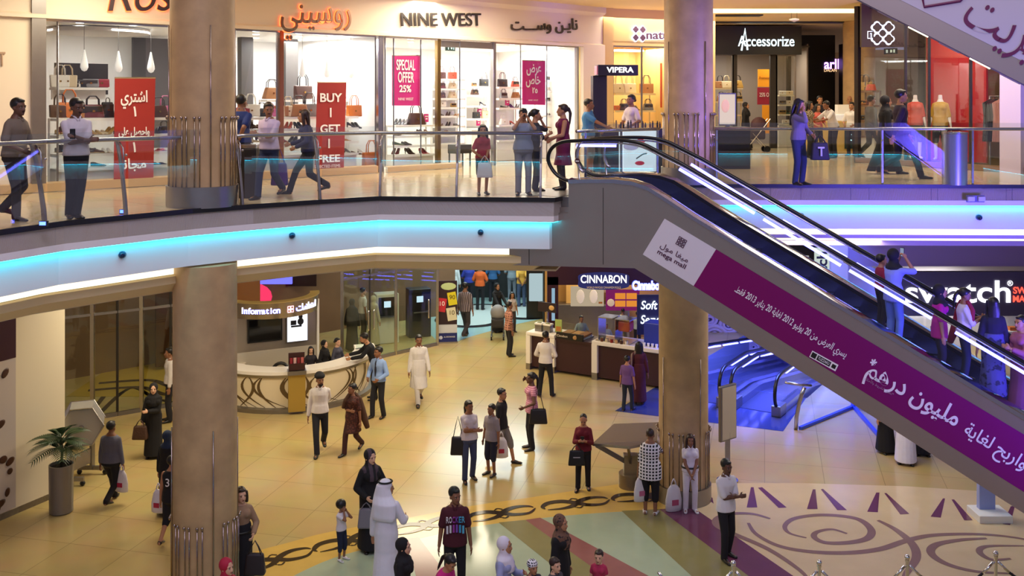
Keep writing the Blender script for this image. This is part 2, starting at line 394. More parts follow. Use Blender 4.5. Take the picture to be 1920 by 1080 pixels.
for q in (((150, 800), (250, 690), (330, 735), (400, 742)), ((150, 815), (240, 730), (300, 750), (400, 765))): ribbon('dark_scroll', spline([G(*p) for p in q]), [.13]*25, INK, .006)
# ---------------------------------------------------------------- upper floor slab, edge, fascias
EDGE = [U(x, y)-Vector((0, 0, 0)) for x, y in ((-330, 486), (-150, 455), (0, 432), (120, 415.5), (240, 404), (360, 392.5), (475, 384), (600, 375.5), (710, 369))]
EDGE = [V2(p.x, p.y) for p in EDGE]; CORNER = V2(.70, 16.95); LEFT = EDGE+[CORNER]; ENDB = V2(1.12, 17.75)
RIGHT = [V2(3.2, 19.75), V2(13.6, 19.45)]
POLY = LEFT+[ENDB, V2(1.75, 18.85)]+RIGHT+[V2(18, 19.4), V2(18, 56), V2(-17, 56), V2(-17, 9)]
UT = tiles('#dcc7a0', '#d6c099', 1.0, .14, math.radians(42))
up = MB(); up.prism(POLY, ZU-.3, ZU); struct('floor_upper', up, UT)
b = MB(); b.sweep(LEFT+[ENDB], [(-.02, ZU+.012), (.03, ZU+.012), (.03, ZU-.06), (.0, ZU-.06)]); b.sweep([V2(1.75, 18.85)]+RIGHT, [(-.02, ZU+.012), (.03, ZU+.012), (.03, ZU-.06), (0, ZU-.06)])
struct('trim_1', b, BLACK, label='black stone kerb along the edge of the upper floor')
PAINT = mat('#e9e4e6', .55)
fp = [(.0, ZU-.05), (.0, ZU-.40), (-.17, ZU-.40)]; fl = [(-.17, ZU-.39), (-.12, ZU-.45), (-.12, ZU-.87), (-.45, ZU-.87)]
for nm, poly in (('left', LEFT+[ENDB]), ('right', [V2(1.75, 18.85)]+RIGHT)):
    b = MB(); b.sweep(poly, fp); struct('wall_fascia_'+nm, b, PAINT, label='white painted upper fascia of the gallery edge, '+nm+' part')
    b = MB(); b.sweep(poly, fl); struct('wall_cove_'+nm, b, PAINT, label='lower fascia washed with cyan light, '+nm+' part')
    b = MB(); b.sweep(poly, [(-.02, ZU-.395), (-.02, ZU-.41), (-.055, ZU-.41), (-.055, ZU-.395)])
    tag(b.build('led_strip', emis((.02, .72, 1.0), 15.0)), 'cyan light strip under the '+nm+' gallery fascia', 'light strip')
    b = MB(); b.sweep(poly, [(-.5, ZU-.86), (-.5, ZU-1.03)]); tag(b.build('cove_light', emis((1, .86, .58), 1.9)), 'warm glowing cove line beneath the '+nm+' gallery edge', 'cove light')
b = MB(); b.sweep(LEFT+[V2(1.12, 17.75), V2(2.0, 19.2)], [(-.47, ZU-1.03), (-.42, ZU-1.05), (-.42, ZU-1.16), (-.62, ZU-1.31), (-.75, ZU-1.33)]); struct('trim_2', b, CREAM, label='cream ceiling cornice under the left gallery')
b = MB(); b.sweep([V2(1.75, 18.85)]+RIGHT, [(-.5, ZU-1.03), (-.5, ZU-1.04), (-1.2, ZU-1.04), (-1.2, ZU-1.2), (-1.7, ZU-1.2)]); struct('trim_3', b, mat('#cfc3c4', .6), label='stepped grey ceiling edge under the right gallery')
b = MB(); b.sweep([V2(1.75, 18.85)]+RIGHT, [(-1.7, ZU-1.19), (-1.7, ZU-1.31)]); tag(b.build('cove_light', emis((1, .86, .58), 1.9)), 'second thin warm cove line under the right gallery', 'cove light')
b = MB(); b.sweep([V2(1.75, 18.85)]+RIGHT, [(-1.7, ZU-1.31), (-2.3, ZU-1.31), (-2.3, ZU-1.5), (-3.2, ZU-1.5)]); struct('trim_4', b, mat('#b8a9b0', .6), label='lowest stepped ceiling edge under the right gallery')
# ground floor ceiling, set back from the edge
def inset(poly, d):
    out = []
    for i, p in enumerate(poly):
        ds = ([] if i == 0 else [(p-poly[i-1]).normalized()])+([] if i == len(poly)-1 else [(poly[i+1]-p).normalized()])
        n = sum([V2(q.y, -q.x) for q in ds], V2(0, 0)).normalized(); out.append(p-n*d)
    return out
cl = MB(); cl.prism(inset(LEFT, .72)+[V2(1.1, 19.2), V2(3.0, 21.6), V2(18, 21.6), V2(18, 56), V2(-17, 56), V2(-17, 9)], ZU-1.34, ZU-1.31)
struct('ceiling', cl, mat('#e8d9b8', .7))
cu = MB(); cu.prism(inset(LEFT, .5)+[V2(1.4, 18.6), V2(3.2, 20.4), V2(18, 20.2), V2(18, 56), V2(-17, 56), V2(-17, 9)], 10.45, 10.55)
struct('ceiling_upper', cu, mat('#e8cf98', .7))
# the gallery the view is taken from: its lit edge shows in the glass of the railings opposite
NEAR = [V2(13.5, 19.5), V2(13.5, .9), V2(-14, .9), V2(-14, 9)]
b = MB(); b.prism([(-18, .9), (18, .9), (18, -6), (-18, -6)], ZU-.3, ZU); b.prism([(13.5, .9), (18, .9), (18, 19.3), (13.5, 19.3)], ZU-.3, ZU); b.prism([(-18, .9), (-14, .9), (-14, 9), (-18, 9)], ZU-.3, ZU); struct('floor_near_gallery', b, UT)
b = MB(); b.sweep(NEAR, fp); struct('wall_fascia_near', b, PAINT); b = MB(); b.sweep(NEAR, fl); struct('wall_cove_near', b, PAINT)
b = MB(); b.sweep(NEAR, [(-.02, ZU-.395), (-.02, ZU-.41), (-.055, ZU-.41), (-.055, ZU-.395)]); struct('trim_cyan_strip_near', b, emis((.02, .72, 1.0), 15.0))
# ---------------------------------------------------------------- columns
RODM = mat('#a3948a', .18, 1.)
STONE = mat('#b8986c', .5, var=.35, bump=.2, scale=3.2)
def column(label, x, y, r, z0, z1, rod_z, rods=True):
    t = thing('column', label, 'column', (x, y, z0))
    MB().cyl((x, y, z0), r, z1-z0, 48).build('shaft', STONE, t, smooth='auto')
    MB().cyl((x, y, z0), r+.06, .32, 48).build('base_ring', SATIN, t, smooth='auto')
    if rods:
        for k in range(16):
            a = 2*PI*(k+.35)/16; tall = k % 4 == 1
            for da in ((0,) if tall else (-.075, .075)):
                c = Vector((x+math.cos(a+da)*(r+.022), y+math.sin(a+da)*(r+.022), z0+.32)); h = rod_z*(1.0 if not tall else 2.35)
                m = MB().cyl(c, .011, h, 6)
                if not tall: m.ell(c+Vector((math.cos(a)*.02, math.sin(a)*.02, h)), (.024, .024, .032), n=8)
                m.build('rod', RODM, t, smooth=True)
    return t
column('stone column on the left of the ground floor with steel rods', -4.8, 15.85, .485, 0, ZU-.9, 1.08)
column('stone column on the left of the upper gallery with a steel base ring', -4.84, 15.85, .49, ZU, 12.2, 1.05)
column('stone column on the ground floor in front of the cinnamon roll kiosk', 3.4, 20.1, .485, 0, ZU-.3, 1.08)
column('stone column on the upper gallery behind the escalator top', 3.5, 20.1, .48, ZU, 12.2, 1.05)
column('far yellow column on the upper gallery left of the glass shop corner', 11.3, 33.0, .5, ZU, 10.45, 1.0, rods=False)
# ---------------------------------------------------------------- ground floor perimeter
def poly_wall(name, pts, z0, z1, m, t=.12, **k):
    b = MB()
    for p, q in zip(pts, pts[1:]): b.wall(p, q, z0, z1, t)
    return struct(name, b, m, **k)
PW0, PW1, PW2 = V2(-10.6, 16.9), V2(-9.43, 19.38), V2(-8.98, 20.35)
b = MB(); b.prism([PW1, PW2, PW2+V2(-3.5, 1.0), PW1+V2(-3.5, 1.0)], 0, ZU-1.31); struct('wall_left', b, mat('#efe3c6', .7))
b = MB(); b.prism([PW0, PW1, PW1+V2(-1.5, .5), PW0+V2(-1.5, .5)], 0, ZU-1.31); struct('wall_poster', b, mat('#efe3c6', .7), label='wall carrying the coffee poster on the far left')
b = MB(); b.wall(PW1, PW0, 0, .12, .03); b.wall(PW2, PW1, 0, .12, .03); struct('baseboard_left', b, mat('#8c7c60', .4))
struct('wall_back', MB().box((0, 56, 2.5), (34, .3, 5)), mat('#574a40', .8)); 
struct('wall_right', MB().box((17.0, 40, 2.5), (.3, 34, 5)), mat('#7c7390', .7))
struct('wall_lobby', MB().wall((-14, 27.5), (-5.5, 35.5), 0, 4.94, .2).wall((-5.5, 35.5), (-2.2, 37.5), 0, 4.94, .2), mat('#7a5a40', .6, var=.3, scale=.8), label='brown back wall of the glass entrance lobby')
# ================================================================ glass railings
def along(poly, d0, d1, step=.4):
    """points on a plan polyline between two arc lengths"""
    out = []; acc = 0
    for p, q in zip(poly, poly[1:]):
        L = (q-p).length
        if acc+L > d0 and acc < d1:
            a, b_ = max(0, d0-acc), min(L, d1-acc)
            if not out: out.append(p+(q-p)*(a/L))
            if b_ > a: out.append(p+(q-p)*(b_/L))
        acc += L
    return out
def arc_at_px(poly, px):
    acc = 0
    for p, q in zip(poly, poly[1:]):
        L = (q-p).length; f0 = CX+F*p.x/p.y-px; f1 = CX+F*q.x/q.y-px
        if f0*f1 <= 0: 
            lo, hi = 0., 1.
            for _ in range(40):
                t = (lo+hi)/2; r = p+(q-p)*t
                if (CX+F*r.x/r.y-px)*f0 > 0: lo = t
                else: hi = t
            return acc+L*lo
        acc += L
    return acc
def railing(label, poly, posts_px, curved=True, ends=(None, None), glass_top=1.2):
    poly = [V2(p[0], p[1]) for p in poly]
    d0 = arc_at_px(poly, ends[0]) if ends[0] is not None else 0; d1 = arc_at_px(poly, ends[1]) if ends[1] is not None else 1e9
    seg = along(poly, d0, d1); t = thing('glass_railing', label, 'railing', (seg[0].x, seg[0].y, ZU))
    ro = .2 if curved else .08
    def off(pl, o): return inset(pl, o)
    gl = inset(seg, .05)
    MB().tube([(p.x, p.y, ZU+1.08) for p in off(seg, ro+.05)], .032, 10).build('handrail', STEEL, t, smooth=True)
    cuts = [d0]+sorted(arc_at_px(poly, x) for x in posts_px)+[min(d1, sum((q-p).length for p, q in zip(poly, poly[1:])))]
    for a, c in zip(cuts, cuts[1:]):
        if c-a < .15: continue
        g = inset(along(poly, a+.02, c-.02), .05)
        b = MB(); b.sweep(g, [(0, ZU+.02), (0, ZU+glass_top), (-.012, ZU+glass_top), (-.012, ZU+.02)]); b.build('glass_panel', GLASSR, t)
    for x in posts_px:
        d = arc_at_px(poly, x); pr = along(poly, max(0, d-.01), d+.01); p = pr[0]; tg = (pr[-1]-pr[0]).normalized(); n = V2(tg.y, -tg.x)
        if curved:
            prof = [(.0, .0), (-.02, .2), (-.08, .5), (-.15, .8), (-.22, 1.0), (-.25, 1.06)]
            b = MB(); rings = []
            for i, (o, z) in enumerate(prof):
                q = p+n*(o-.07); w = .035-.018*i/5; h = .02
                rings.append([(q.x+tg.x*a*h+n.x*c*w, q.y+tg.y*a*h+n.y*c*w, ZU+z) for a, c in ((-1, -1), (1, -1), (1, 1), (-1, 1))])
            b.skin(rings); po = b.build('post', SATIN, t, bev=.005)
            q = [p+n*o for o in (-.24, -.14, -.12, -.16, -.10)]
            MB().tube([(v.x, v.y, ZU+z) for v, z in zip(q, (1.04, .95, .75, .5, .3))], .012, 6).build('brace_rod', STEEL, po, smooth=True)
            MB().ell((p.x-n.x*.06, p.y-n.y*.06, ZU+.86), .022, n=8).build('glass_clamp', STEEL, po, smooth=True)
        else:
            q = p-n*.09; po = MB().beam((q.x, q.y, ZU), (q.x, q.y, ZU+1.06), .045, .045).build('post', STEEL, t, bev=.006)
            MB().ell((p.x-n.x*.06, p.y-n.y*.06, ZU+.86), .02, n=8).build('glass_clamp', STEEL, po, smooth=True)
    return t
railing('curved glass railing at the left end of the gallery, steel posts', LEFT, [-40, 92, 242, 386], ends=(-250, 388))
railing('glass railing in front of the shoe shops ending at the escalator', LEFT, [459, 604, 712, 856, 1014], ends=(448, 1016))
BACKR = [V2(1.9, 18.95), V2(2.75, 19.75)]
railing('short glass railing behind the escalator top', [V2(1.25, 18.2), V2(2.95, 19.65)], [1105, 1172, 1240], curved=False)
railing('long straight glass railing on the right gallery', RIGHT, [1346, 1497, 1658, 1828], curved=False, ends=(1343, None))
# little blue marker lamps beside the railing posts
for x in (82, 232):
    p = U(x, 425 if x < 100 else 402); t = thing('floor_lamp_marker', 'small blue lamp on the kerb, '+('left' if x < 100 else 'right')+' of the two by the railing', 'lamp', p, 0, None)
    MB().box(p+Vector((0, 0, .04)), (.1, .06, .07)).build('housing', BLACK, t); MB().box(p+Vector((0, -.034, .045)), (.08, .01, .045)).build('lens', emis((.05, .1, 1), 9), t)
# ================================================================ the escalator
ED = Vector((.897, -.441, 0)); EN = Vector((.441, .897, 0)); E0 = Vector((.81, 17.1, 0)); EW = 1.55
def ES(x, y, o=0.):
    """distance along and height where the sight line through a pixel meets the plane o metres behind the cladding"""
    d = Vector(((x-CX)/F, 1, -(y-HY)/F)); p0 = E0+EN*o; k = p0.dot(EN)/d.dot(EN); q = d*k
    return ((q-p0).dot(ED), CZ+q.z)
def EP(t, z, o=0.): return E0+EN*o+ED*t+Vector((0, 0, z))
def line_ext(a, b, t):
    return a[1]+(b[1]-a[1])*(t-a[0])/(b[0]-a[0])
top = [ES(*p) for p in ((1066, 341), (1100, 340), (1150, 340), (1185, 344), (1215, 354), (1250, 376), (1300, 409), (1683, 640))]
SL = (top[-1][1]-top[-2][1])/(top[-1][0]-top[-2][0]); TEND = 13.2
top.append((TEND, top[-1][1]+SL*(TEND-top[-1][0])))
bot = [ES(*p) for p in ((1190, 503), (1329, 588), (1640, 783))]; bl = bot[-1]
tb = bl[0]+(0.0-bl[1])/SL
bot = [ES(905, 496), bot[0], bot[1], bl, (tb, 0.0)]
side = top+[(TEND+.6, top[-1][1]), (TEND+.6, 0)]+bot[::-1]+[(bot[0][0], 5.99), (top[0][0], 5.99)]
CLAD = mat('#a89e96', .36, .9, var=.07, scale=1.2)
esc = thing('escalator', 'large escalator with blue lit handrails rising to the left across the hall', 'escalator', EP(top[0][0], 0, .8))
def eprism(pts, o0, o1, name, m, parent=esc, **k):
    b = MB(); b.skin([[EP(t, z, o0) for t, z in pts], [EP(t, z, o1) for t, z in pts]]); return b.build(name, m, parent, **k)
clad = eprism(side, 0, .05, 'side_cladding', CLAD)
eprism(side, EW-.05, EW, 'side_cladding', CLAD)
core = [(t, z-.42) for t, z in top[1:]]+[(TEND+.5, .01)]+bot[::-1]+[(bot[0][0], 5.95)]
eprism(core, .05, EW-.05, 'truss', CLAD)
for x in (1131, 992):
    a, c = ES(x, 352 if x > 1000 else 470), ES(x, 497)
    if x < 1000: a = (a[0], 5.97)
    MB().beam(EP(a[0], a[1], -.002), EP(a[0], c[1]+.01, -.002), .006, .012, up=EN).build('panel_seam', DARK, clad)
# decks (chrome mouldings along the top of the cladding)
for o in (0.05, EW-.05):
    b = MB(); b.skin([[EP(t, z+dz, o+do) for do, dz in ((-.07, -.03), (-.07, .035), (.03, .06), (.13, .06), (.13, -.04))] for t, z in top]); b.build('deck', mat('#a9a9b4', .12, 1.), esc, smooth='auto')
# handrails with newel loops, glass balustrades, light strips
hp = [ES(*p) for p in ((1092, 341), (1060, 340), (1038, 329), (1024, 309), (1022, 292), (1030, 277), (1048, 267), (1075, 264.5), (1120, 263), (1165, 264), (1200, 271), (1235, 288), (1274, 308))]
h1 = ES(1747, 583); hs = (h1[1]-hp[-1][1])/(h1[0]-hp[-1][0]); hp.append((TEND, hp[-1][1]+hs*(TEND-hp[-1][0])))
hp += [(TEND+.7, hp[-1][1]-.05)]
hpath = spline([Vector((t, 0, z)) for t, z in hp[:-2]], 5)+[Vector((t, 0, z)) for t, z in hp[-2:]]
def deck_z(t):
    for a, c in zip(top, top[1:]):
        if a[0] <= t <= c[0]: return line_ext(a, c, t)
    return top[0][1] if t < top[0][0] else top[-1][1]
def rail_z(t):
    pts = hpath[len(hpath)//2-10:]
    for a, c in zip(hpath[28:], hpath[29:]):
        if a.x <= t <= c.x and c.x > a.x: return a.z+(c.z-a.z)*(t-a.x)/(c.x-a.x)
    return hpath[-1].z
strips = {.14: [((1082, 273), (1155, 273.5)), ((1274, 317), (1415, 400)), ((1432, 411), (1577, 498)), ((1593, 507), (1747, 597)), ((1792, 623), (1960, 722))],
          EW-.14: [((1296, 308), (1428, 390)), ((1468, 413), (1588, 483)), ((1606, 494), (1716, 560)), ((1740, 574), (1900, 672))]}
for o in (.14, EW-.14):
    b = MB(); b.tube([EP(p.x, p.z, o) for p in hpath], .042, 10, flat=.75); b.build('handrail', RUBBER, esc, smooth=True)
    b = MB(); b.tube([EP(p.x, p.z-.0, o) for p in spline([Vector((t*1.0, 0, z)) for t, z in hp[:-2]], 5)], .03, 6)
    ctr = EP(sum(p[0] for p in hp[1:6])/5+.35, 0, o)
    fr = [EP(p.x, p.z-.052, o) for p in hpath if p.x > hp[7][0]]
    MB().tube(fr, .016, 6).build('guide_rail', CHROME, esc, smooth=True)
    # glass follows the loop and the slope
    ts = [hp[7][0]+(TEND-hp[7][0])*i/70 for i in range(71)]
    b = MB(); rows = [[EP(t, deck_z(t)+.05, o), EP(t, rail_z(t)-.04, o)] for t in ts]
    vs = [b.ring(r) for r in rows]
    for p, q in zip(vs, vs[1:]): b.bm.faces.new((p[0], p[1], q[1], q[0]))
    loop = [EP(p.x, p.z, o) for p in hpath if p.x <= hp[7][0] and p.z > 0][3:]
    cpt = b._v(EP(hp[7][0], deck_z(hp[7][0])+.05, o)); lv = [b._v(p) for p in loop]
    for p, q in zip(lv, lv[1:]):
        try: b.bm.faces.new((cpt, p, q))
        except ValueError: pass
    b.build('balustrade_glass', GLASS, esc)
    inner_loop = [EP(.1+t, z, o) for t, z in [(hp[7][0]+.12*math.cos(a)+.03, hp[4][1]+.0+.26*math.sin(a)) for a in [PI*.5+PI*i/12 for i in range(13)]]]
    MB().tube(inner_loop, .028, 8).build('newel_ring', STEEL, esc, smooth=True)
    for (xa, ya), (xb, yb) in strips[o]:
        a, c = ES(xa, ya, o), ES(xb, yb, o)
        MB().beam(EP(*a, o), EP(*c, o), .035, .04).build('light_strip', emis((.6, .62, 4.6), 2.4), esc)
bdg = ES(1083, 302, .1); MB(frame(EP(*bdg, .1), ED, (0, 0, 1))).cyl((0, 0, 0), .048, .01, 20).build('round_notice', mat('#4a2630', .4), esc)
MB(frame(EP(*bdg, .1), ED, (0, 0, 1))).box((0, 0, .012), (.06, .018, .004)).build('notice_bar', WHITE, esc)
# steps
b = MB(); t = top[3][0]+.25; zt = deck_z(t)-.27; n = 0
pts = [(top[0][0]-.3, ZU+.006), (t, ZU+.006)]
zc = ZU+.006
while zc > .3:
    zc -= .21; pts += [(t, zc), (t+.21/-SL, zc)]; t += .21/-SL
stp = pts+[(pts[-1][0], pts[-1][1]-.3)]+[(p[0]-.1, p[1]-.34) for p in pts[::-1]]
b.skin([[EP(a, z, .3) for a, z in stp], [EP(a, z, EW-.3) for a, z in stp]]); b.build('steps', mat('#55555e', .35, .9), esc)
STEPS = pts
for o in (.25, EW-.25):
    b = MB(); rows = [[EP(tt, deck_z(tt)-.42, o), EP(tt, deck_z(tt)+.0, o)] for tt in ts]; vs = [b.ring(r) for r in rows]
    for p, q in zip(vs, vs[1:]): b.bm.faces.new((p[0], p[1], q[1], q[0]))
    b.build('skirt', mat('#5a66a0', .18, .9), esc)
fl = EP(top[0][0]-.3, 0, 0); b = MB(); b.skin([[EP(-.9, ZU-.2, .1), EP(-.9, ZU+.005, .1), EP(1.3, ZU+.005, .1), EP(1.3, ZU-.2, .1)], [EP(-.9, ZU-.2, EW-.1), EP(-.9, ZU+.005, EW-.1), EP(1.3, ZU+.005, EW-.1), EP(1.3, ZU-.2, EW-.1)]]); b.build('landing_plate', SATIN, esc)
# printed banner stuck on the cladding
def eframe(x0, y0, x1, y1, o=-.012):
    a, c = ES(x0, y0), ES(x1, y1); A, C = EP(*a, o), EP(*c, o); X = (C-A); w = X.length
    return (A+C)/2, X.normalized(), w
wc = [ES(*p) for p in ((1246.4, 410), (1343, 467.5), (1301, 536), (1205.6, 477))]
ban = eprism(wc, -.008, -.001, 'banner', mat('#d9d3dc', .5), label='white end of the banner with the mall logo')
t1, z1 = wc[1]; t2, z2 = wc[2]; dl = 9.0; pc = ES(1640, 646); sl1 = (pc[1]-z1)/(pc[0]-t1); pd = ES(1640, 746.7); sl2 = (pd[1]-z2)/(pd[0]-t2)
pur = eprism([(t1, z1), (t1+dl, z1+sl1*dl), (t2+dl, z2+sl1*dl), (t2, z2)], -.008, -.001, 'banner', mat('#78005a', 1.), label='purple length of the banner with white Arabic lettering')
UPV = Vector((0, 0, 1)); PURM = mat('#4a1238', .5); LETW = mat('#efe8ee', .5)
def etext(body, x0, y0, x1, y1, size, m=LETW, bold=0.):
    c, X, w = eframe(x0, y0, x1, y1); text('lettering', body, size, frame(c, X, UPV), m, pur, width=w, depth=.003, bold=bold)
etext('mega mall', 1234, 471, 1286, 501, .105, PURM, .001)
etext(ar('ميغا مول'), 1240, 459, 1291, 489, .12, PURM)
lc, LX, _ = eframe(1268, 448, 1288, 460); LM = frame(lc, LX, UPV)
b = MB(LM)
for i in range(3):
    for j in range(3):
        if (i, j) == (2, 0): pass
        b.tube([Vector((.05*(i-1)+.024*math.cos(a), .05*(j-1)+.024*math.sin(a), 0)) for a in [2*PI*k/4+PI/4 for k in range(4)]], .008, 4, closed=True)
b.build('heart_emblem', PURM, pur)
etext(ar('يسري العرض من 20 يوليو 2012 لغاية 20 يناير 2013 فقط.'), 1380, 541, 1588, 666, .15, LETW, .002)
etext(ar('مليون درهم'), 1630, 690, 1800, 788, .36, LETW, .007)
etext('*', 1631, 681, 1641, 687, .22, LETW, .006)
etext(ar('*تطبق الشروط والأحكام'), 1622, 709, 1676, 740, .055, mat('#b07aa6', .5))
etext(ar('واربح لغاية'), 1812, 803, 1925, 872, .26, LETW, .003)
c_, X_, w_ = eframe(1521, 663, 1570, 690)
MB(frame(c_, X_, UPV)).box((0, 0, 0), (w_, .11, .004)).build('sponsor_label', WHITE, pur)
MB(frame(c_, X_, UPV)).box((.0, 0, .003), (w_*.5, .075, .004)).box((-w_*.38, 0, .003), (.075, .08, .004)).box((w_*.38, 0, .003), (.06, .06, .004)).build('label_blocks', BLACK, pur)
text('lettering', 'TUZZAKU', .06, frame(c_-EN*.008, X_, UPV), WHITE, pur, width=w_*.42)
# ================================================================ upper escalator crossing the top right corner
U0 = Vector((7.2, 14.6, 0))
def US(x, y):
    d = Vector(((x-CX)/F, 1, -(y-HY)/F)); k = U0.dot(EN)/d.dot(EN); q = d*k; return ((q-U0).dot(ED), CZ+q.z)
def UP_(t, z, o=0.): return U0+EN*o+ED*t+Vector((0, 0, z))
ua, ub = US(1620, 5), US(1920, 158); us = (ub[1]-ua[1])/(ub[0]-ua[0])
def uq(t, dz): return (t, ua[1]+us*(t-ua[0])+dz)
ue = thing('escalator', 'upper escalator crossing the top right corner above the clothes shop', 'escalator', UP_(0, 8, .7))
for o0, o1, nm in ((0, .05, 'side_cladding'), (1.25, 1.3, 'side_cladding')):
    b = MB(); pts = [uq(-6, 0), uq(4, 0), uq(4, 1.4), uq(-6, 1.4)]; b.skin([[UP_(t, z, o0) for t, z in pts], [UP_(t, z, o1) for t, z in pts]]); b.build(nm, mat('#a79c98', .4, .7), ue)
b = MB(); pts = [uq(-6, .02), uq(4, .02), uq(4, .9), uq(-6, .9)]; b.skin([[UP_(t, z, .05) for t, z in pts], [UP_(t, z, 1.25) for t, z in pts]]); b.build('underside', mat('#3a2c2a', .35, .5), ue)
pa, pb = US(1687, 0), US(1920, 118); 
b = MB(); pts = [uq(-5.8, .32), uq(4, .32), uq(4, 1.25), uq(-5.8, 1.25)]; b.skin([[UP_(t, z, -.008) for t, z in pts], [UP_(t, z, -.001) for t, z in pts]]); bn = b.build('banner', mat('#c9c1d2', .5), ue)
def utext(body, x0, y0, x1, y1, size, **k):
    A, C = UP_(*US(x0, y0), -.015), UP_(*US(x1, y1), -.015); text('lettering', body, size, frame((A+C)/2, C-A, UPV), mat('#6a1450', .5), bn, width=(C-A).length, **k)
utext(ar('تسوق في ريت')[-3:] if False else ar('بريت'), 1818, 15, 1950, 82, .78, depth=.003)
tri = [US(*p) for p in ((1728, -12), (1733, 13), (1800, 2), (1822, -22))]
MB().tube([UP_(t, z, -.015) for t, z in tri], .022, 5).build('outline_mark', mat('#6a1450', .5), bn)
for i, x in enumerate((1655, 1715, 1775, 1835, 1893)):
    tt, zz = US(x, 25+(x-1655)*.51); q = uq(tt, -.005); MB().beam(UP_(q[0]-.14, q[1]-us*.14-.01, .62), UP_(q[0]+.14, q[1]+us*.14-.01, .62), .1, .02).build('underside_lamp', emis((1, .88, .65), 2.5) if i % 2 else mat('#d8c6a8', .3), ue)
# ================================================================ moving ramps in blue light
RS = -math.tan(math.radians(8.5))
def rz(s): return 0 if s < 2.1 else (s-2.1)*RS
BLUEGL = emis((.55, .6, 5.0), 2.6)
def ramp(label, r0, r1, sides):
    t = thing('moving_ramp', label, 'moving walkway', TR(.3, (r0+r1)/2))
    ss = [.35+.4*i for i in range(31)]
    b = MB(); b.skin([[TR(s, r0+.12, rz(s)+.012), TR(s, r1-.12, rz(s)+.012), TR(s, r1-.12, rz(s)-.2), TR(s, r0+.12, rz(s)-.2)] for s in [-.9]+ss]) if False else b.skin([[TR(s, r0+.12, rz(s)+.014), TR(s, r1-.12, rz(s)+.014), TR(s, r1-.12, rz(s)+.006 if s < 2.15 else rz(s)-.15), TR(s, r0+.12, rz(s)+.006 if s < 2.15 else rz(s)-.15)] for s in ss])
    b.build('pallet_belt', mat('#555b74', .3, .6), t)
    for r in sides:
        b = MB(); b.skin([[TR(s, r-.11, rz(s)+(.012 if s < 2.15 else -.35)), TR(s, r-.11, rz(s)+.2), TR(s, r-.03, rz(s)+.25), TR(s, r+.03, rz(s)+.25), TR(s, r+.11, rz(s)+.2), TR(s, r+.11, rz(s)+(.012 if s < 2.15 else -.35))] for s in ss]); b.build('skirt', mat('#9aa0b8', .25, .9), t)
        loop = [(.55, .16), (.3, .17), (.1, .27), (0, .45), (0, .65), (.1, .86), (.3, .97), (.6, 1.0)]
        path = spline([Vector((s, 0, z)) for s, z in loop]+[Vector((s, 0, 1.0+rz(s))) for s in (1.2, 2.0, 2.6)], 5)+[Vector((s, 0, 1.0+rz(s))) for s in (4, 8, 12.2)]
        MB().tube([TR(p.x, r, p.z) for p in path], .045, 10).build('handrail', RUBBER, t, smooth=True)
        MB().tube([TR(p.x+(.06 if p.x < .3 else 0), r, p.z-(.06 if p.z > .8 else 0)) for p in path[4:]], .018, 6).build('guide_rail', CHROME, t, smooth=True)
        b = MB(); rows = [(TR(s, r, rz(s)+.25), TR(s, r, rz(s)+.96)) for s in ss[1:]]; vs = [b.ring(q) for q in rows]
        for p, q in zip(vs, vs[1:]): b.bm.faces.new((p[0], p[1], q[1], q[0]))
        b.face([TR(.06, r, .4), TR(.75, r, .25), TR(.75, r, .96), TR(.25, r, .92), TR(.06, r, .7)]); b.build('balustrade_glass', GLASS, t)
        MB().box(TR(.32, r, .14), (.5, .24, .27), rz=math.atan2(TD.y, TD.x)).build('newel_base', SATIN, t, bev=.02)
        for s in (.9, 2.4, 3.9, 5.4, 7, 8.6): MB().beam(TR(s, r, rz(s)+.92), TR(s+1.25, r, rz(s+1.25)+.92), .04, .035).build('light_strip', BLUEGL, t)
ramp('moving ramp right of the kiosk column, its two rubber handrails curling at the newels', .16, 1.5, (.28, 1.42))
ramp('farther moving ramp, partly hidden by the kiosk column', -1.5, -.0, (-1.35, -.02))
# guard glass beside the ramp opening
g2 = thing('glass_guard', 'glass guard with steel end post and blue base rail beside the ramp opening', 'railing', G(1600, 768))
q0, q1, q2 = G(1500, 806), G(1600, 765), G(1655, 828)
for a, c in ((q0, q1), (q1, q2)):
    MB().beam(a+Vector((0, 0, .55)), c+Vector((0, 0, .55)), .012, 1.1).build('glass_panel', GLASS, g2); MB().beam(a+Vector((0, 0, .04)), c+Vector((0, 0, .04)), .08, .07).build('base_rail', mat('#3d56c8', .3, .3), g2)
MB().beam(q1, q1+Vector((0, 0, 1.15)), .22, .06, up=(1, 0, 0)).build('corner_post', mat('#3d56c8', .3, .3), g2)
for dz_ in (0,):
    MB().tube([q0+Vector((-.1+.2*z*z, 0, z)) for z in (0, .3, .6, .85, 1.02)], .05, 8, flat=.6).build('end_post', STEEL, g2, smooth=True); MB().tube([q0+Vector((-.35, .05, 1.12)), q0+Vector((.0, 0, 1.08)), q0+Vector((.3, .1, 1.03))], .035, 8).build('top_grip', STEEL, g2, smooth=True)
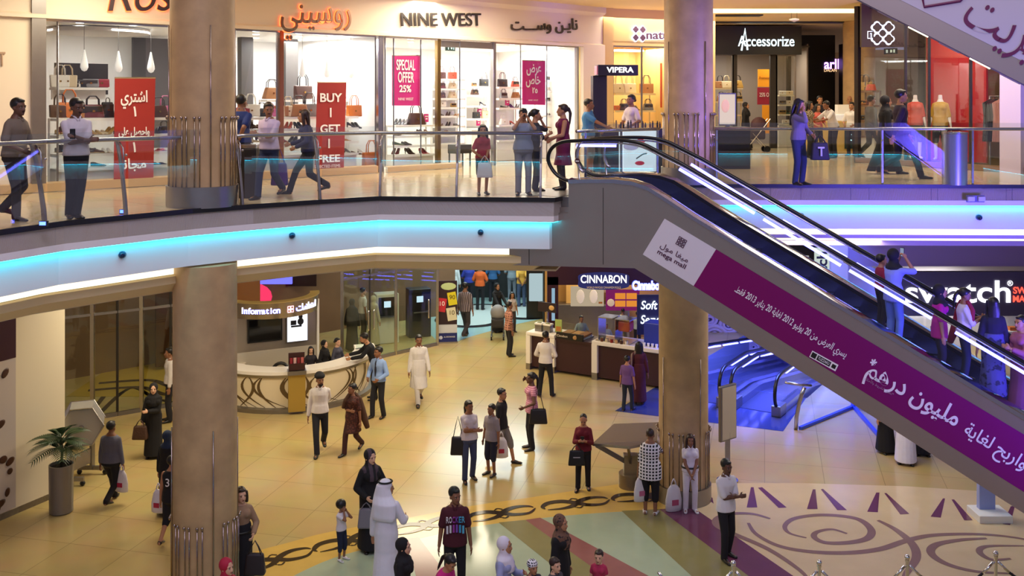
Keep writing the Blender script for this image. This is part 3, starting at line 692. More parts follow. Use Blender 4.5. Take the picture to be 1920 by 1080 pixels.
# ================================================================ upper floor shops
A_, B_, C_ = Vector((-9.6, 17.0, 0)), Vector((-2.92, 23.0, 0)), Vector((2.5, 28.2, 0))
FU = (B_-A_).normalized(); FW = Vector((-FU.y, FU.x, 0)); FANG = math.atan2(FU.y, FU.x)     # along / inward
GU = (C_-B_).normalized(); GW = Vector((-GU.y, GU.x, 0)); GANG = math.atan2(GU.y, GU.x)
class Plane:
    """upright plan line; gives the point where the sight line of a pixel meets it, w metres behind it"""
    def __init__(s, a, b): s.a = Vector((a[0], a[1], 0)); s.u = (Vector((b[0], b[1], 0))-s.a).normalized(); s.n = Vector((-s.u.y, s.u.x, 0)); s.ang = math.atan2(s.u.y, s.u.x)
    def pt(s, x, y, w=0.):
        d = Vector(((x-CX)/F, 1, -(y-HY)/F)); k = (s.a+s.n*w).dot(s.n)/d.dot(s.n); return Vector((0, 0, CZ))+d*k
    def at(s, x, z, w=0.): p = s.pt(x, HY, w); p.z = z; return p
F1, F2 = Plane(A_, B_), Plane(B_, C_)
ZC = 9.35   # shop ceiling and underside of the sign band
BANDM = mat('#ecdcc6', .6)
b = MB(); b.sweep([A_, B_, C_], [(0, ZC), (.12, ZC), (.12, ZC+.06), (.05, ZC+.1), (.05, 10.2), (.16, 10.3), (.16, 10.46)]); struct('wall_sign_band', b, BANDM, label='cream sign band above the two shoe shops')
WSHOP = mat('#f4f2f0', .5)
q1 = F1.at(78, 0); 
b = MB(); b.wall(B_+FW*.1, B_+FW*4.2-FU*.2, ZU, ZC, .1); struct('wall_between_shops', b, WSHOP)
b = MB(); b.wall(A_+FW*4.2, B_+FW*4.2-FU*.3, ZU, ZC, .1); struct('wall_shop_back', b, WSHOP)
def brickm():
    m = mat('#f1efe9', .6, bump=.8, scale=9.3); return m
b = MB(); b.wall(B_+FW*4.3-FU*.3, C_+GW*4.2, ZU, ZC, .1); struct('wall_white_brick', b, brickm(), label='white split stone wall at the back of the second shop')
b = MB(); e_ = F2.at(1088, 0); b.wall(C_+GW*4.2, e_+GW*.1+GU*.0, ZU, ZC, .1); struct('wall_white_brick_side', b, brickm(), label='white split stone side wall on the right of the second shop')
b = MB(); b.prism([A_+FU*.5, B_, e_+GU*.3, C_+GW*4.2, B_+FW*4.3, A_+FW*4.3], ZC, ZC+.05); struct('ceiling_shops', b, mat('#f6f4f2', .6), label='white ceiling of the shoe shops')
b = MB(); b.sweep([A_, F1.at(704, 0)], [(-.02, ZU+.01), (.1, ZU+.01), (.1, ZU+.16), (-.02, ZU+.18)]); struct('baseboard_shop', b, mat('#c9a878', .35), label='stone plinth under the window of the first shop')
p0, p1 = F2.at(722, 0), F2.at(861, 0)
b = MB(); b.sweep([p0, p1], [(-.02, ZU+.01), (.1, ZU+.01), (.1, ZU+.12), (-.02, ZU+.14)]); struct('baseboard_corner_shop', b, mat('#c9a878', .35), label='stone plinth under the left window of the second shop')
# far left pilaster and wall
b = MB(); x0 = F1.at(84, 0); b.wall(A_-FU*2, F1.at(60, 0), ZU, 10.46, .02); struct('wall_gallery_left', b, mat('#efe0c8', .6))
b = MB(); b.box(F1.at(70, 8.35)+FW*.05, (.24, .3, 4.2), rz=FANG); struct('trim_5', b, SATIN, label='grey steel pilaster left of the first shop window')
b = MB(); b.wall(e_, C_, ZU, ZC, .12); struct('wall_gallery_pier', b, BANDM)
# shop window frames and panes
def shopwindow(n, pl, xs, z0, z1, m=STEEL, w=0.05, post=.05, lab=None, pane=GLASS):
    t = thing('window_%d' % n, lab, 'window', pl.at(xs[0], z0)); t['kind'] = 'structure'
    for x in xs: q = pl.at(x, 0, w); MB().beam((q.x, q.y, z0), (q.x, q.y, z1), post, post).build('window_frame', m, t)
    for xa, xb in zip(xs, xs[1:]):
        a, c = pl.at(xa, 0, w), pl.at(xb, 0, w); MB().beam((a.x, a.y, (z0+z1)/2), (c.x, c.y, (z0+z1)/2), .012, z1-z0).build('window_pane', pane, t)
    a, c = pl.at(xs[0], 0, w), pl.at(xs[-1], 0, w); MB().beam((a.x, a.y, z1-.02), (c.x, c.y, z1-.02), .05, .04).build('window_frame', m, t)
    return t
shopwindow(1, F1, [84, 108, 322, 441, 519, 704], ZU+.16, ZC, lab='wide window of the first shoe shop', post=.03)
shopwindow(2, F2, [722, 738, 789, 862], ZU+.12, ZC, lab='left window of the second shoe shop', post=.03)
shopwindow(3, F2, [929, 976, 1025, 1084], ZU+.02, ZC, lab='right window of the second shoe shop', post=.03)
for x, pl, wd, m, l in ((526, F1, .1, mat('#7a4a30', .3), 'brown post in the first shop window'), (712, F1, .14, STEEL, 'steel pilaster between the two shoe shops'), (821, F2, .1, BRONZE, 'bronze post left of the shop doorway'), (925, F2, .09, SATIN, 'grey post right of the shop doorway')):
    q = pl.at(x, 0, .08); tag(MB().box((q.x, q.y, (ZU+ZC)/2), (wd, .12, ZC-ZU), rz=pl.ang).build('shopfront_post', m, bev=.01), l, 'post')
a, c = F2.at(826, 0, .1), F2.at(925, 0, .1); b = MB(); b.beam((a.x, a.y, ZC-.1), (c.x, c.y, ZC-.1), .1, .16); struct('door_1', b, SATIN, label='door head of the second shop')
q = F2.pt(844, 90, .3); t = thing('exit_sign', 'green exit sign above the shoe shop doorway', 'sign', q); MB().box(q, (.3, .03, .14), rz=GANG).build('panel', mat('#0c4a30', .3, emit=.4), t)
MB(frame(q-GW*.02, GU, (0, 0, 1))).box((-.07, 0, 0), (.03, .08, .004)).box((.03, 0, 0), (.05, .06, .004)).box((.1, 0, 0), (.03, .08, .004)).build('pictogram', emis((.8, 1, .9), 1.2), t)
for nm, x, y, pl, pw in (('shop_light_left', 200, 0, F1, 330), ('shop_light_right', 590, 0, F1, 250), ('shop_light_second', 800, 0, F2, 170), ('shop_light_third', 985, 0, F2, 210)):
    p = pl.at(x, ZC-.06, 1.9); lamp(nm, p, 1.8, pw, WHT)
n_ = 0
for x, pl, w in [(x, F1, w) for x in (150, 250, 480, 560, 640) for w in (.5, 1.4, 2.6)]+[(x, F2, w) for x in (770, 870, 960, 1040) for w in (.5, 1.5)]:
    p = pl.at(x, ZC-.012, w); o = MB().cyl(p, .07, .01, 16).build('downlight', emis((1, .97, .93), 9)); tag(o, 'small round recessed downlight in the white ceiling of the shoe shops', 'light', 'downlights in the shoe shop ceiling')
# curved ceiling feature
p = F1.at(185, ZC-.12, 1.9); b = MB(); b.lathe(p, [(.9, .0), (.98, .02), (.98, .1), (.9, .1)], 40); tag(b.build('ceiling_ring', mat('#d9d4cf', .5), smooth='auto'), 'round ceiling ring inside the left part of the first shop', 'ceiling feature')
# ---------------------------------------------------------------- shop signs (letters standing off the band, some back lit)
def sign(name, label, body, pl, x0, x1, yc, size, m, halo=None, bold=.004, shear=0., o=-.1):
    a, c = pl.pt(x0, yc, o), pl.pt(x1, yc, o); z = (a.z+c.z)/2; M = frame((a+c)/2, c-a, (0, 0, 1)); M.translation = Vector((*((a+c)/2).xy, z))
    t = thing(name, label, 'sign', M.translation); w = Vector((c.x-a.x, c.y-a.y)).length
    text('letters', body, size, M, m, t, width=w, depth=.02, bold=bold, shear=shear)
    if halo:
        M2 = M.copy(); M2.translation += -Vector((M.col[2][0], M.col[2][1], 0))*.025; text('back_light', body, size, M2, halo, t, width=w+.02, depth=.003, bold=bold+.012, shear=shear)
    return t
ORG = emis((1, .12, .03), 5.5)
sign('shop_sign', 'back-lit script shop sign cut by the top edge, left of the column', 'Rossini', F1, 192, 420, -8, .95, mat('#6b5a58', .3, .8), ORG, .0, .3)
sign('shop_sign', 'orange back-lit Arabic shop sign beside the left column', ar('روسيني'), F1, 526, 658, 22, .8, mat('#8a6a58', .3, .8), ORG, .004)
sign('shop_sign', 'dark metal letters NINE WEST on the cream band', 'NINE WEST', F2, 751, 901, 38, .44, mat('#4a4648', .25, .7), None, .004)
sign('shop_sign', 'dark metal Arabic letters at the right end of the cream band', ar('نايـن وســـت'), F2, 958, 1083, 47, .42, mat('#5a5450', .25, .7), None, .005)
# ---------------------------------------------------------------- hanging banners
def banner(label, pl, corners, m, lines, w=.02, lm=WHITE):
    pts = [pl.pt(x, y, w) for x, y in corners]; t = thing('sale_banner', label, 'banner', pts[3])
    b = MB(); n = pl.n*-.012; b.skin([pts, [p+n for p in pts]]); b.build('cloth', m, t)
    MB().tube([pts[0]+n*.5, pts[1]+n*.5], .015, 6).build('top_bar', STEEL, t)
    for body, x, y, size, wd in lines:
        c = pl.pt(x, y, w-.03); r = pl.pt(x+10, y, w-.03); r.z = c.z; k = (r-c).length/10
        text('lettering', body, size, frame(c, pl.u, (0, 0, 1)), lm, t, width=(wd*k if wd else None), depth=.002, bold=.006 if size > .12 else 0)
    return t
REDB = mat('#9a2820', .6)
banner('red banner with white Arabic offer in the left shop window', F1, [(215, 146), (291, 146), (287, 338), (213, 341)], REDB,
       [(ar('اشتري'), 252, 182, .3, 50), ('١', 253, 210, .26, None), (ar('واحصل على'), 252, 247, .2, 58), ('١', 252, 277, .26, None), (ar('مجاناً').replace('\u064b', '') if False else ar('مجانا'), 250, 308, .26, 48)], w=-.06)
banner('red banner reading BUY 1 GET 1 FREE in the first shop window', F1, [(595, 154), (649, 154), (644, 318), (590, 318)], REDB,
       [('BUY', 620, 184, .26, 41), ('1', 620, 212, .28, None), ('GET', 619, 242, .24, 37), ('1', 617, 270, .28, None), ('FREE', 616, 298, .22, 42), ('SELECTED ITEMS', 614, 312, .09, 48)], w=-.06)
MAG = mat('#c02070', .5, emit=.12)
banner('magenta poster reading SPECIAL OFFER in the second shop', F2, [(735, 104), (787, 104), (787, 198), (735, 198)], MAG,
       [('SPECIAL', 761, 123, .34, 35), ('OFFER', 761, 146, .34, 30), ('25%', 760, 167, .22, 22), ('NINE WEST', 761, 186, .09, 28)], w=.12)
banner('magenta poster with Arabic offer in the right shop window', F2, [(979, 113), (1022, 114), (1022, 197), (979, 196)], MAG,
       [(ar('عرض'), 1001, 128, .36, 27), (ar('خاص'), 1000, 150, .36, 27), ('٢٥', 1003, 170, .2, 10), ('NINE WEST', 1000, 188, .05, 18)], w=.12)
# ---------------------------------------------------------------- merchandise prototypes
LEATH = mat('#3a2a24', .4); HAND = mat('#2c211c', .45)
def bag_proto(kind):
    t = thing('handbag', 'x', 'handbag', (0, 0, -30)); M = None
    w, d, h, tp = {'tote': (.34, .13, .24, 1.1), 'satchel': (.32, .15, .2, .82), 'clutch': (.26, .07, .14, 1.0), 'bowling': (.36, .17, .22, .7), 'backpack': (.26, .14, .3, .75)}[kind]
    b = MB(); v = bmesh.ops.create_cube(b.bm, size=1)['verts']
    for q in v:
        k = tp if q.co.z > 0 else 1; q.co = Vector((q.co.x*w*k, q.co.y*d*(.55 if q.co.z > 0 else 1), (q.co.z+.5)*h))
    bmesh.ops.bevel(b.bm, geom=b.bm.edges[:], offset=.025, segments=3, affect='EDGES', profile=.6)
    b.build('body', LEATH, t, world=False, smooth=True)
    if kind != 'clutch':
        for sy in ((-1, 1) if kind != 'backpack' else (-1,)):
            hh = {'tote': .2, 'satchel': .13, 'bowling': .15, 'backpack': .08}[kind]; hw = w*(.28 if kind != 'backpack' else .14)
            MB().tube([(-hw, sy*d*.22, h-.02), (-hw*.95, sy*d*.2, h+hh*.6), (-hw*.5, sy*d*.15, h+hh*.97), (hw*.5, sy*d*.15, h+hh*.97), (hw*.95, sy*d*.2, h+hh*.6), (hw, sy*d*.22, h-.02)], .009, 6).build('handle', HAND, t, world=False, smooth=True)
    if kind in ('satchel', 'clutch', 'backpack'):
        MB().box((0, -d*.42, h*.66), (w*.8, .012, h*.42), bev=.005).build('flap', HAND, t, world=False)
    MB().box((0, -d*.46, h*.5), (.035, .015, .03)).build('clasp', mat('#c8a050', .25, 1.), t, world=False)
    return t
def shoe_proto(kind):
    t = thing('shoe', 'x', 'shoes', (0, 0, -31))
    for sx in (-.045, .045):
        b = MB(); heel = .075 if kind == 'pump' else .012
        rings = []
        for f, wd, z0, z1 in ((-.12, .022, heel, heel+.07), (-.08, .03, heel, heel+.065), (-.02, .03, heel*.7, heel*.7+.045), (.05, .04, .006, .035), (.1, .034, .0, .03), (.135, .012, .0, .016)):
            rings.append([(sx+wd*a, -f, z) for a, z in ((-1, z0), (1, z0), (1, z1*.8), (.6, z1), (-.6, z1), (-1, z1*.8))])
        b.skin(rings); b.build('shoe_upper', LEATH, t, world=False, smooth='auto')
        if kind == 'pump': MB().cyl((sx, .105, 0), .009, .08, 6, .016).build('heel', BLACK, t, world=False)
        else: MB().box((sx, 0, .004), (.075, .25, .01), bev=.003).build('sole', mat('#b08a5a', .6), t, world=False)
    return t
BAGS = {k: bag_proto(k) for k in ('tote', 'satchel', 'clutch', 'bowling', 'backpack')}; SHOES = {k: shoe_proto(k) for k in ('pump', 'flat')}
COLS = {'black': '#17161a', 'brown': '#4b2a1c', 'tan': '#a8703c', 'red': '#8e1d2a', 'white': '#e2dcd2', 'pink': '#d06a9a', 'orange': '#d07022', 'cream': '#d8c4a0', 'purple': '#5a2a7a', 'gold': '#b08a40', 'grey': '#7d7a7c', 'navy': '#20263f', 'dark red': '#5e1420', 'coral': '#c0503a', 'green': '#3f5a40'}
ORD = ['first', 'second', 'third', 'fourth', 'fifth', 'sixth', 'seventh', 'eighth', 'ninth', 'tenth', 'eleventh', 'twelfth', 'thirteenth', 'fourteenth']
def setmat(root, names, m):
    for ch in root.children:
        if ch.name.split('.')[0] in names: ch.material_slots[0].link = 'OBJECT'; ch.material_slots[0].material = m
def goods(pl, w, where, items, lift=0.):
    """items: (kind, colour, x, y[, scale]) — y is the pixel row of the shelf top"""
    for i, it in enumerate(items):
        kind, col, x, y = it[:4]; sc = it[4] if len(it) > 4 else 1.
        sc *= .74 if (pl is F2 and w > 1.2) else 1; p = pl.pt(x, y, w); p.z += .003+lift; isb = kind in BAGS
        nm = {'tote': 'tote bag', 'satchel': 'handbag', 'clutch': 'clutch bag', 'bowling': 'bowling bag', 'backpack': 'backpack', 'pump': 'high heels', 'flat': 'flat shoes'}[kind]
        r = dup(BAGS[kind] if isb else SHOES[kind], p, pl.ang+random.uniform(-.15, .15)+(0 if isb else random.choice((-.9, .9, 0))), '%s %s, %s along %s' % (col, nm, ORD[i], where), ('handbags' if isb else 'shoes')+' on '+where)
        r.scale = (sc,)*3; m = mat(COLS[col], .4)
        setmat(r, ('body', 'shoe_upper'), m)
        if col in ('white', 'cream', 'pink', 'orange', 'red'): setmat(r, ('handle', 'flap'), mat(COLS[col], .5))
def board(label, pl, x0, x1, y, w, dep=.34, th=.05, m=None, parent=None):
    a, c = pl.pt(x0, y, w), pl.pt(x1, y, w); z = (a.z+c.z)/2-th/2; a.z = c.z = z
    o = MB().beam(a+pl.n*(dep/2-.1), c+pl.n*(dep/2-.1), dep, th).build('shelf_board', m or PLAST, parent); return o
def rack(label, pl, x0, x1, ys, w, y_base, dep=.4, ends=True, back=None, m=None):
    a = pl.pt(x0, y_base, w); t = thing('shelf_unit', label, 'shelf', (a.x, a.y, ZU))
    for y in ys: board('', pl, x0, x1, y, w, dep, parent=t, m=m)
    a, c = pl.pt(x0, ys[0], w), pl.pt(x1, ys[0], w); zt = (a.z+c.z)/2
    for q in (a, c):
        q = q+pl.n*(dep-.06); MB().beam((q.x, q.y, ZU), (q.x, q.y, zt), .04, .05).build('upright', m or PLAST, t)
    if back:
        a2, c2 = a+pl.n*dep, c+pl.n*dep; MB().beam((a2.x, a2.y, (ZU+back)/2), (c2.x, c2.y, (ZU+back)/2), .03, back-ZU).build('back_panel', m or PLAST, t)
    zb = pl.pt((x0+x1)/2, ys[-1], w).z
    a, c = pl.pt(x0, ys[0], w), pl.pt(x1, ys[0], w); MB().beam((a.x, a.y, (ZU+zb)/2)+0*a if False else Vector((a.x, a.y, (ZU+zb)/2))+pl.n*(dep/2-.05), Vector((c.x, c.y, (ZU+zb)/2))+pl.n*(dep/2-.05), dep-.08, zb-ZU-.02).build('base', PLAST, t)
    return t
# first shop, left
rack('white shelf unit with bags and shoes in the left shop window', F1, 104, 330, [221, 252, 286, 312], .45, 333)
goods(F1, .5, 'the upper shelf left of the red Arabic banner', [('tote', 'brown', 112, 221), ('tote', 'orange', 130, 221, 1.2), ('satchel', 'tan', 148, 221), ('satchel', 'dark red', 174, 221, 1.25), ('backpack', 'black', 201, 221)])
goods(F1, .5, 'the upper shelf right of the red Arabic banner', [('bowling', 'brown', 297, 221, 1.1), ('tote', 'pink', 310, 221)])
goods(F1, .5, 'the second shelf of the left shop window', [('satchel', 'dark red', 120, 252, .7), ('flat', 'coral', 140, 252), ('pump', 'brown', 152, 252), ('flat', 'tan', 165, 252), ('flat', 'gold', 112, 252), ('pump', 'black', 128, 252), ('flat', 'gold', 180, 252), ('flat', 'cream', 192, 252), ('pump', 'gold', 204, 252), ('pump', 'navy', 296, 252), ('satchel', 'navy', 308, 252, .8)])
goods(F1, .5, 'the third shelf of the left shop window', [('pump', 'black', 124, 286), ('flat', 'gold', 136, 286), ('pump', 'brown', 150, 286), ('flat', 'navy', 168, 286), ('flat', 'black', 112, 286), ('flat', 'brown', 184, 286), ('flat', 'white', 200, 286), ('flat', 'coral', 296, 286), ('flat', 'red', 308, 286)])
goods(F1, .5, 'the lowest shelf of the left shop window', [('flat', 'black', 184, 312), ('flat', 'brown', 298, 312), ('flat', 'navy', 311, 312)])
n = thing('display_niche', 'dark wall niche holding a row of clutch bags', 'niche', F1.pt(150, 163, 1.5)); a, c = F1.pt(102, 148, 1.7), F1.pt(202, 148, 1.7); a.z = c.z = (a.z+c.z)/2
MB().beam(a, c, .04, .62).build('niche_back', mat('#2c2624', .5), n); board('', F1, 102, 204, 164, 1.4, .4, .05, parent=n)
a, c = F1.pt(103, 176, 1.4), F1.pt(204, 176, 1.4); a.z = c.z = (a.z+c.z)/2; MB().beam(a+FW*.2, c+FW*.2, .06, .22).build('niche_front', PLAST, n)
goods(F1, 1.5, 'the dark niche', [('tote', 'white', 112, 164), ('tote', 'cream', 126, 164), ('clutch', 'white', 138, 164), ('clutch', 'black', 152, 164, 1.1), ('clutch', 'grey', 170, 164, 1.2), ('clutch', 'red', 190, 164, 1.2)])
for x0, x1, y0, y1 in ((248, 272, 105, 220), (272, 318, 108, 230)):
    a, c = F1.pt(x0, (y0+y1)/2, 3.6), F1.pt(x1, (y0+y1)/2, 3.6); tag(MB().beam((a.x, a.y, 8.05), (c.x, c.y, 8.05), .08, 2.5).build('wall_panel', mat('#55504e' if x0 > 260 else '#3a3634', .5)), 'grey wall panel at the back of the first shop, '+('right one' if x0 > 260 else 'left one'), 'panel')
# first shop, right
rack('white stepped shelf unit behind the BUY 1 GET 1 banner', F1, 443, 668, [219, 241, 267, 290], .45, 322)
goods(F1, .55, 'the top shelf behind the BUY banner', [('satchel', 'red', 455, 219), ('tote', 'white', 470, 219, 1.1), ('satchel', 'black', 491, 219, .9), ('tote', 'cream', 540, 219), ('bowling', 'tan', 560, 219, 1.25), ('tote', 'grey', 580, 219, 1.2), ('satchel', 'pink', 506, 219, .9), ('tote', 'tan', 526, 219), ('tote', 'orange', 664, 219, 1.1)])
goods(F1, 1.5, 'the wall behind the top shelf of the first shop', [('bowling', 'tan', 510, 186, 1.2), ('tote', 'brown', 568, 186, 1.3), ('tote', 'purple', 653, 186, 1.1)])
rack('high white shelf at the back of the first shop', F1, 497, 672, [187, 202], 1.45, 322, .3)
goods(F1, .5, 'the second shelf behind the BUY banner', [('pump', 'gold', 447, 241), ('pump', 'tan', 497, 241), ('flat', 'cream', 510, 241), ('pump', 'coral', 540, 241), ('flat', 'grey', 575, 241), ('flat', 'gold', 456, 241), ('pump', 'black', 470, 241), ('flat', 'brown', 484, 241), ('pump', 'navy', 560, 241), ('pump', 'navy', 660, 241), ('pump', 'black', 668, 241)])
goods(F1, .5, 'the third shelf behind the BUY banner', [('pump', 'brown', 490, 267), ('flat', 'red', 530, 267), ('pump', 'black', 548, 267), ('flat', 'white', 565, 267), ('pump', 'gold', 582, 267), ('flat', 'black', 456, 267), ('flat', 'cream', 476, 267), ('flat', 'tan', 655, 267)])
goods(F1, .5, 'the lowest shelf behind the BUY banner', [('pump', 'grey', 655, 290), ('flat', 'brown', 668, 290), ('pump', 'white', 680, 290)])
goods(F1, .28, 'the window floor at the right end of the first shop', [('tote', 'orange', 697, 312, 1.35)])
for x0, x1 in ((449, 471), (532, 555)):
    a, c = F1.pt(x0, 150, 2.6), F1.pt(x1, 150, 2.6); tag(MB().beam((a.x, a.y, (ZU+ZC)/2), (c.x, c.y, (ZU+ZC)/2), .2, ZC-ZU).build('shop_column', mat('#4a4440', .4)), 'dark square column inside the first shop, '+('left one' if x0 < 500 else 'right one'), 'column')
def pendant(x, yb, w, label):
    p = F1.pt(x, yb, w); t = thing('pendant_lamp', label, 'lamp', p, group=None)
    MB().lathe(p, [(.001, 0), (.045, .02), (.075, .08), (.07, .14), (.045, .26), (.022, .38), (.012, .42)], 16).build('shade', mat('#f4f1ec', .3, emit=.35), t, smooth=True)
    MB().tube([p+Vector((0, 0, .41)), Vector((p.x, p.y, ZC))], .005, 5).build('cord', SATIN, t)
for x, yb, l in ((158, 134, 'leftmost of three left of the column'), (222, 136, 'middle of three left of the column'), (283, 137, 'rightmost of three left of the column'), (567, 145, 'leftmost of three above the BUY banner'), (613, 146, 'middle of three above the BUY banner'), (658, 147, 'rightmost of three above the BUY banner')): pendant(x, yb, .9, 'white drop-shaped pendant lamp in the first shop, '+l)
# second shop
rack('glass display steps in the left window of the second shop', F2, 738, 812, [234, 254, 272, 289], .5, 306, .34)
goods(F2, .55, 'the top step in the left window of the second shop', [('pump', 'black', 745, 234), ('pump', 'grey', 758, 234), ('bowling', 'brown', 780, 234, 1.3)])
goods(F2, .55, 'the second step in the left window of the second shop', [('flat', 'black', 746, 254), ('pump', 'brown', 790, 254), ('pump', 'tan', 804, 254)])
goods(F2, .55, 'the third step in the left window of the second shop', [('flat', 'green', 746, 272), ('flat', 'black', 762, 272)])
goods(F2, .55, 'the lowest step of the second shop left window', [('pump', 'dark red', 742, 289, 1.1), ('pump', 'brown', 768, 289), ('pump', 'red', 795, 289)])
rack('tall shelf stack of bags left of the shop doorway', F2, 821, 868, [148, 166, 184, 201, 217, 236, 252, 268], 1.6, 300, .3, back=ZC-.4)
goods(F2, 1.62, 'the top shelf left of the shop doorway', [('tote', 'brown', 828, 148), ('tote', 'coral', 848, 148)])
goods(F2, 1.62, 'the second shelf left of the shop doorway', [('satchel', 'dark red', 828, 166), ('satchel', 'cream', 848, 166)])
goods(F2, 1.62, 'the third shelf left of the shop doorway', [('satchel', 'brown', 828, 184), ('bowling', 'cream', 848, 184)])
goods(F2, 1.62, 'the fourth shelf left of the shop doorway', [('tote', 'white', 828, 201), ('clutch', 'gold', 850, 201)])
for k, y in enumerate((217, 236, 252)): goods(F2, 1.62, 'the %s shoe shelf left of the shop doorway' % ORD[k], [('flat', ('black', 'brown', 'gold')[k], 826, y), ('pump', ('brown', 'black', 'tan')[k], 840, y), ('flat', ('tan', 'grey', 'brown')[k], 856, y)])
rack('back shelf stack seen through the shop doorway', F2, 884, 922, [162, 178, 198, 222, 240], 2.4, 296, .3, back=8.8)
goods(F2, 2.42, 'the top shelf seen through the shop doorway', [('clutch', 'tan', 889, 162), ('tote', 'black', 908, 162, 1.2)])
goods(F2, 2.42, 'the middle shelves seen through the shop doorway', [('satchel', 'brown', 890, 178), ('pump', 'navy', 905, 198), ('pump', 'white', 915, 198), ('tote', 'black', 893, 222), ('tote', 'cream', 910, 222, 1.2)])
rack('white shelf stack behind the right window of the second shop', F2, 931, 978, [163, 184, 202, 234, 250, 262], 1.3, 296, .3, back=8.7)
goods(F2, 1.32, 'the top shelf behind the right window', [('tote', 'black', 942, 163, 1.2), ('satchel', 'coral', 966, 163, 1.1)])
goods(F2, 1.32, 'the second shelf behind the right window', [('satchel', 'grey', 944, 184), ('bowling', 'tan', 967, 184)])
goods(F2, 1.32, 'the third shelf behind the right window', [('flat', 'black', 944, 202), ('pump', 'purple', 958, 202), ('pump', 'grey', 970, 202)])
goods(F2, 1.32, 'the fourth shelf behind the right window', [('bowling', 'white', 944, 234), ('pump', 'coral', 962, 234), ('pump', 'red', 974, 234)])
rack('short shelf stack right of the magenta Arabic poster', F2, 1014, 1040, [150, 170, 190, 216, 240, 262], 1.3, 296, .3)
goods(F2, 1.32, 'the stack right of the magenta Arabic poster', [('clutch', 'navy', 1028, 150), ('clutch', 'white', 1028, 170), ('clutch', 'grey', 1028, 190), ('flat', 'brown', 1028, 216), ('flat', 'gold', 1028, 240)])
for x, y, w_, l in ((799, 234, .55, 'right of the brown bag'), (899, 222, 2.42, 'on the middle doorway shelf'), (897, 240, 2.42, 'low behind the shop doorway'), (951, 202, 1.32, 'behind the right window'), (970, 250, 1.32, 'low behind the photographing teenager')):
    p = F2.pt(x, y, w_)+Vector((0, 0, .165)); t = thing('price_card', 'small magenta price card '+l, 'sign', p); MB().box(p, (.14, .02, .2), rz=GANG).build('card', MAG, t); MB().tube([p-Vector((0, 0, .1)), p-Vector((0, 0, .16))], .01, 5).build('stem', STEEL, t)
    MB(frame(p-GW*.014, GU, (0, 0, 1))).box((0, .04, 0), (.09, .03, .003)).box((0, -.02, 0), (.06, .03, .003)).build('print', WHITE, t)
p = F2.pt(862, 296, .6); p.z = ZU; t = thing('side_table', 'small black side table in the shop doorway', 'table', p); MB().box(p+Vector((0, 0, .42)), (.5, .35, .22), rz=GANG, bev=.01).build('tabletop', DARK, t)
for sx in (-.22, .22):
    for sy in (-.14, .14): MB().box(p+GU*sx+GW*sy+Vector((0, 0, .16)), (.03, .03, .32), rz=GANG).build('leg', DARK, t)
# ---------------------------------------------------------------- wall and bag shop beyond the corner, sign natu(ralizer)
D_ = Vector((5.9, 29.7, 0)); F3 = Plane(C_, D_); N3 = F3.n
b = MB(); a, c = C_, F3.at(1147, 0); b.wall(a, c, ZU, 10.46, .1); a2 = F3.at(1262, 0)
b.wall(a2, D_, ZU, 10.46, .1); e3 = c.copy(); b.prism([c, a2, a2+N3*.1, c+N3*.1], 9.42, 10.46); struct('wall_gallery_back', b, mat('#e2c080', .7))
b = MB(); b.wall(c+N3*2.2, a2+N3*2.2, ZU, 9.6, .1); b.wall(c+N3*2.2, c, ZU, 9.6, .05); b.wall(a2, a2+N3*2.2, ZU, 9.6, .05); b.prism([c, a2, a2+N3*2.2, c+N3*2.2], 9.5, 9.55); struct('wall_bag_shop', b, mat('#e8c888', .7), label='warm inside walls of the bag shop')
pm = F3.at(1205, 9.4, 1.0); lamp('bag_shop_light', pm, 1.2, 100, (1, .85, .55))
tag(MB().box(F3.at(1178, 9.35, 1.2), (.9, .3, .06), rz=F3.ang).build('ceiling_light', emis((1, .9, .68), 3)), 'bright strip light inside the bag shop doorway', 'light')
shopwindow(4, F3, [1149, 1203, 1260], ZU+.05, 9.42, lab='window of the bag shop with the four-petal sign', m=SATIN)
rack('warm shelves of cream bags in the bag shop window', F3, 1150, 1226, [175, 207, 232, 255], .7, 300, .3, m=mat('#e6cf9a', .5))
goods(F3, .75, 'the upper shelf of the bag shop', [('tote', 'cream', 1160, 175, 1.2), ('tote', 'cream', 1180, 175, 1.2), ('tote', 'tan', 1212, 175, 1.2)])
goods(F3, .75, 'the lower shelf of the bag shop', [('clutch', 'orange', 1156, 207), ('satchel', 'brown', 1170, 207), ('pump', 'brown', 1192, 207), ('satchel', 'grey', 1215, 207)])
a, c = F3.pt(1238, 160, .6), F3.pt(1247, 160, .6); tag(MB().beam(a, c, .02, 1.3).build('hanging_banner', mat('#d2542a', .6)), 'orange banner inside the bag shop beside the column', 'banner')
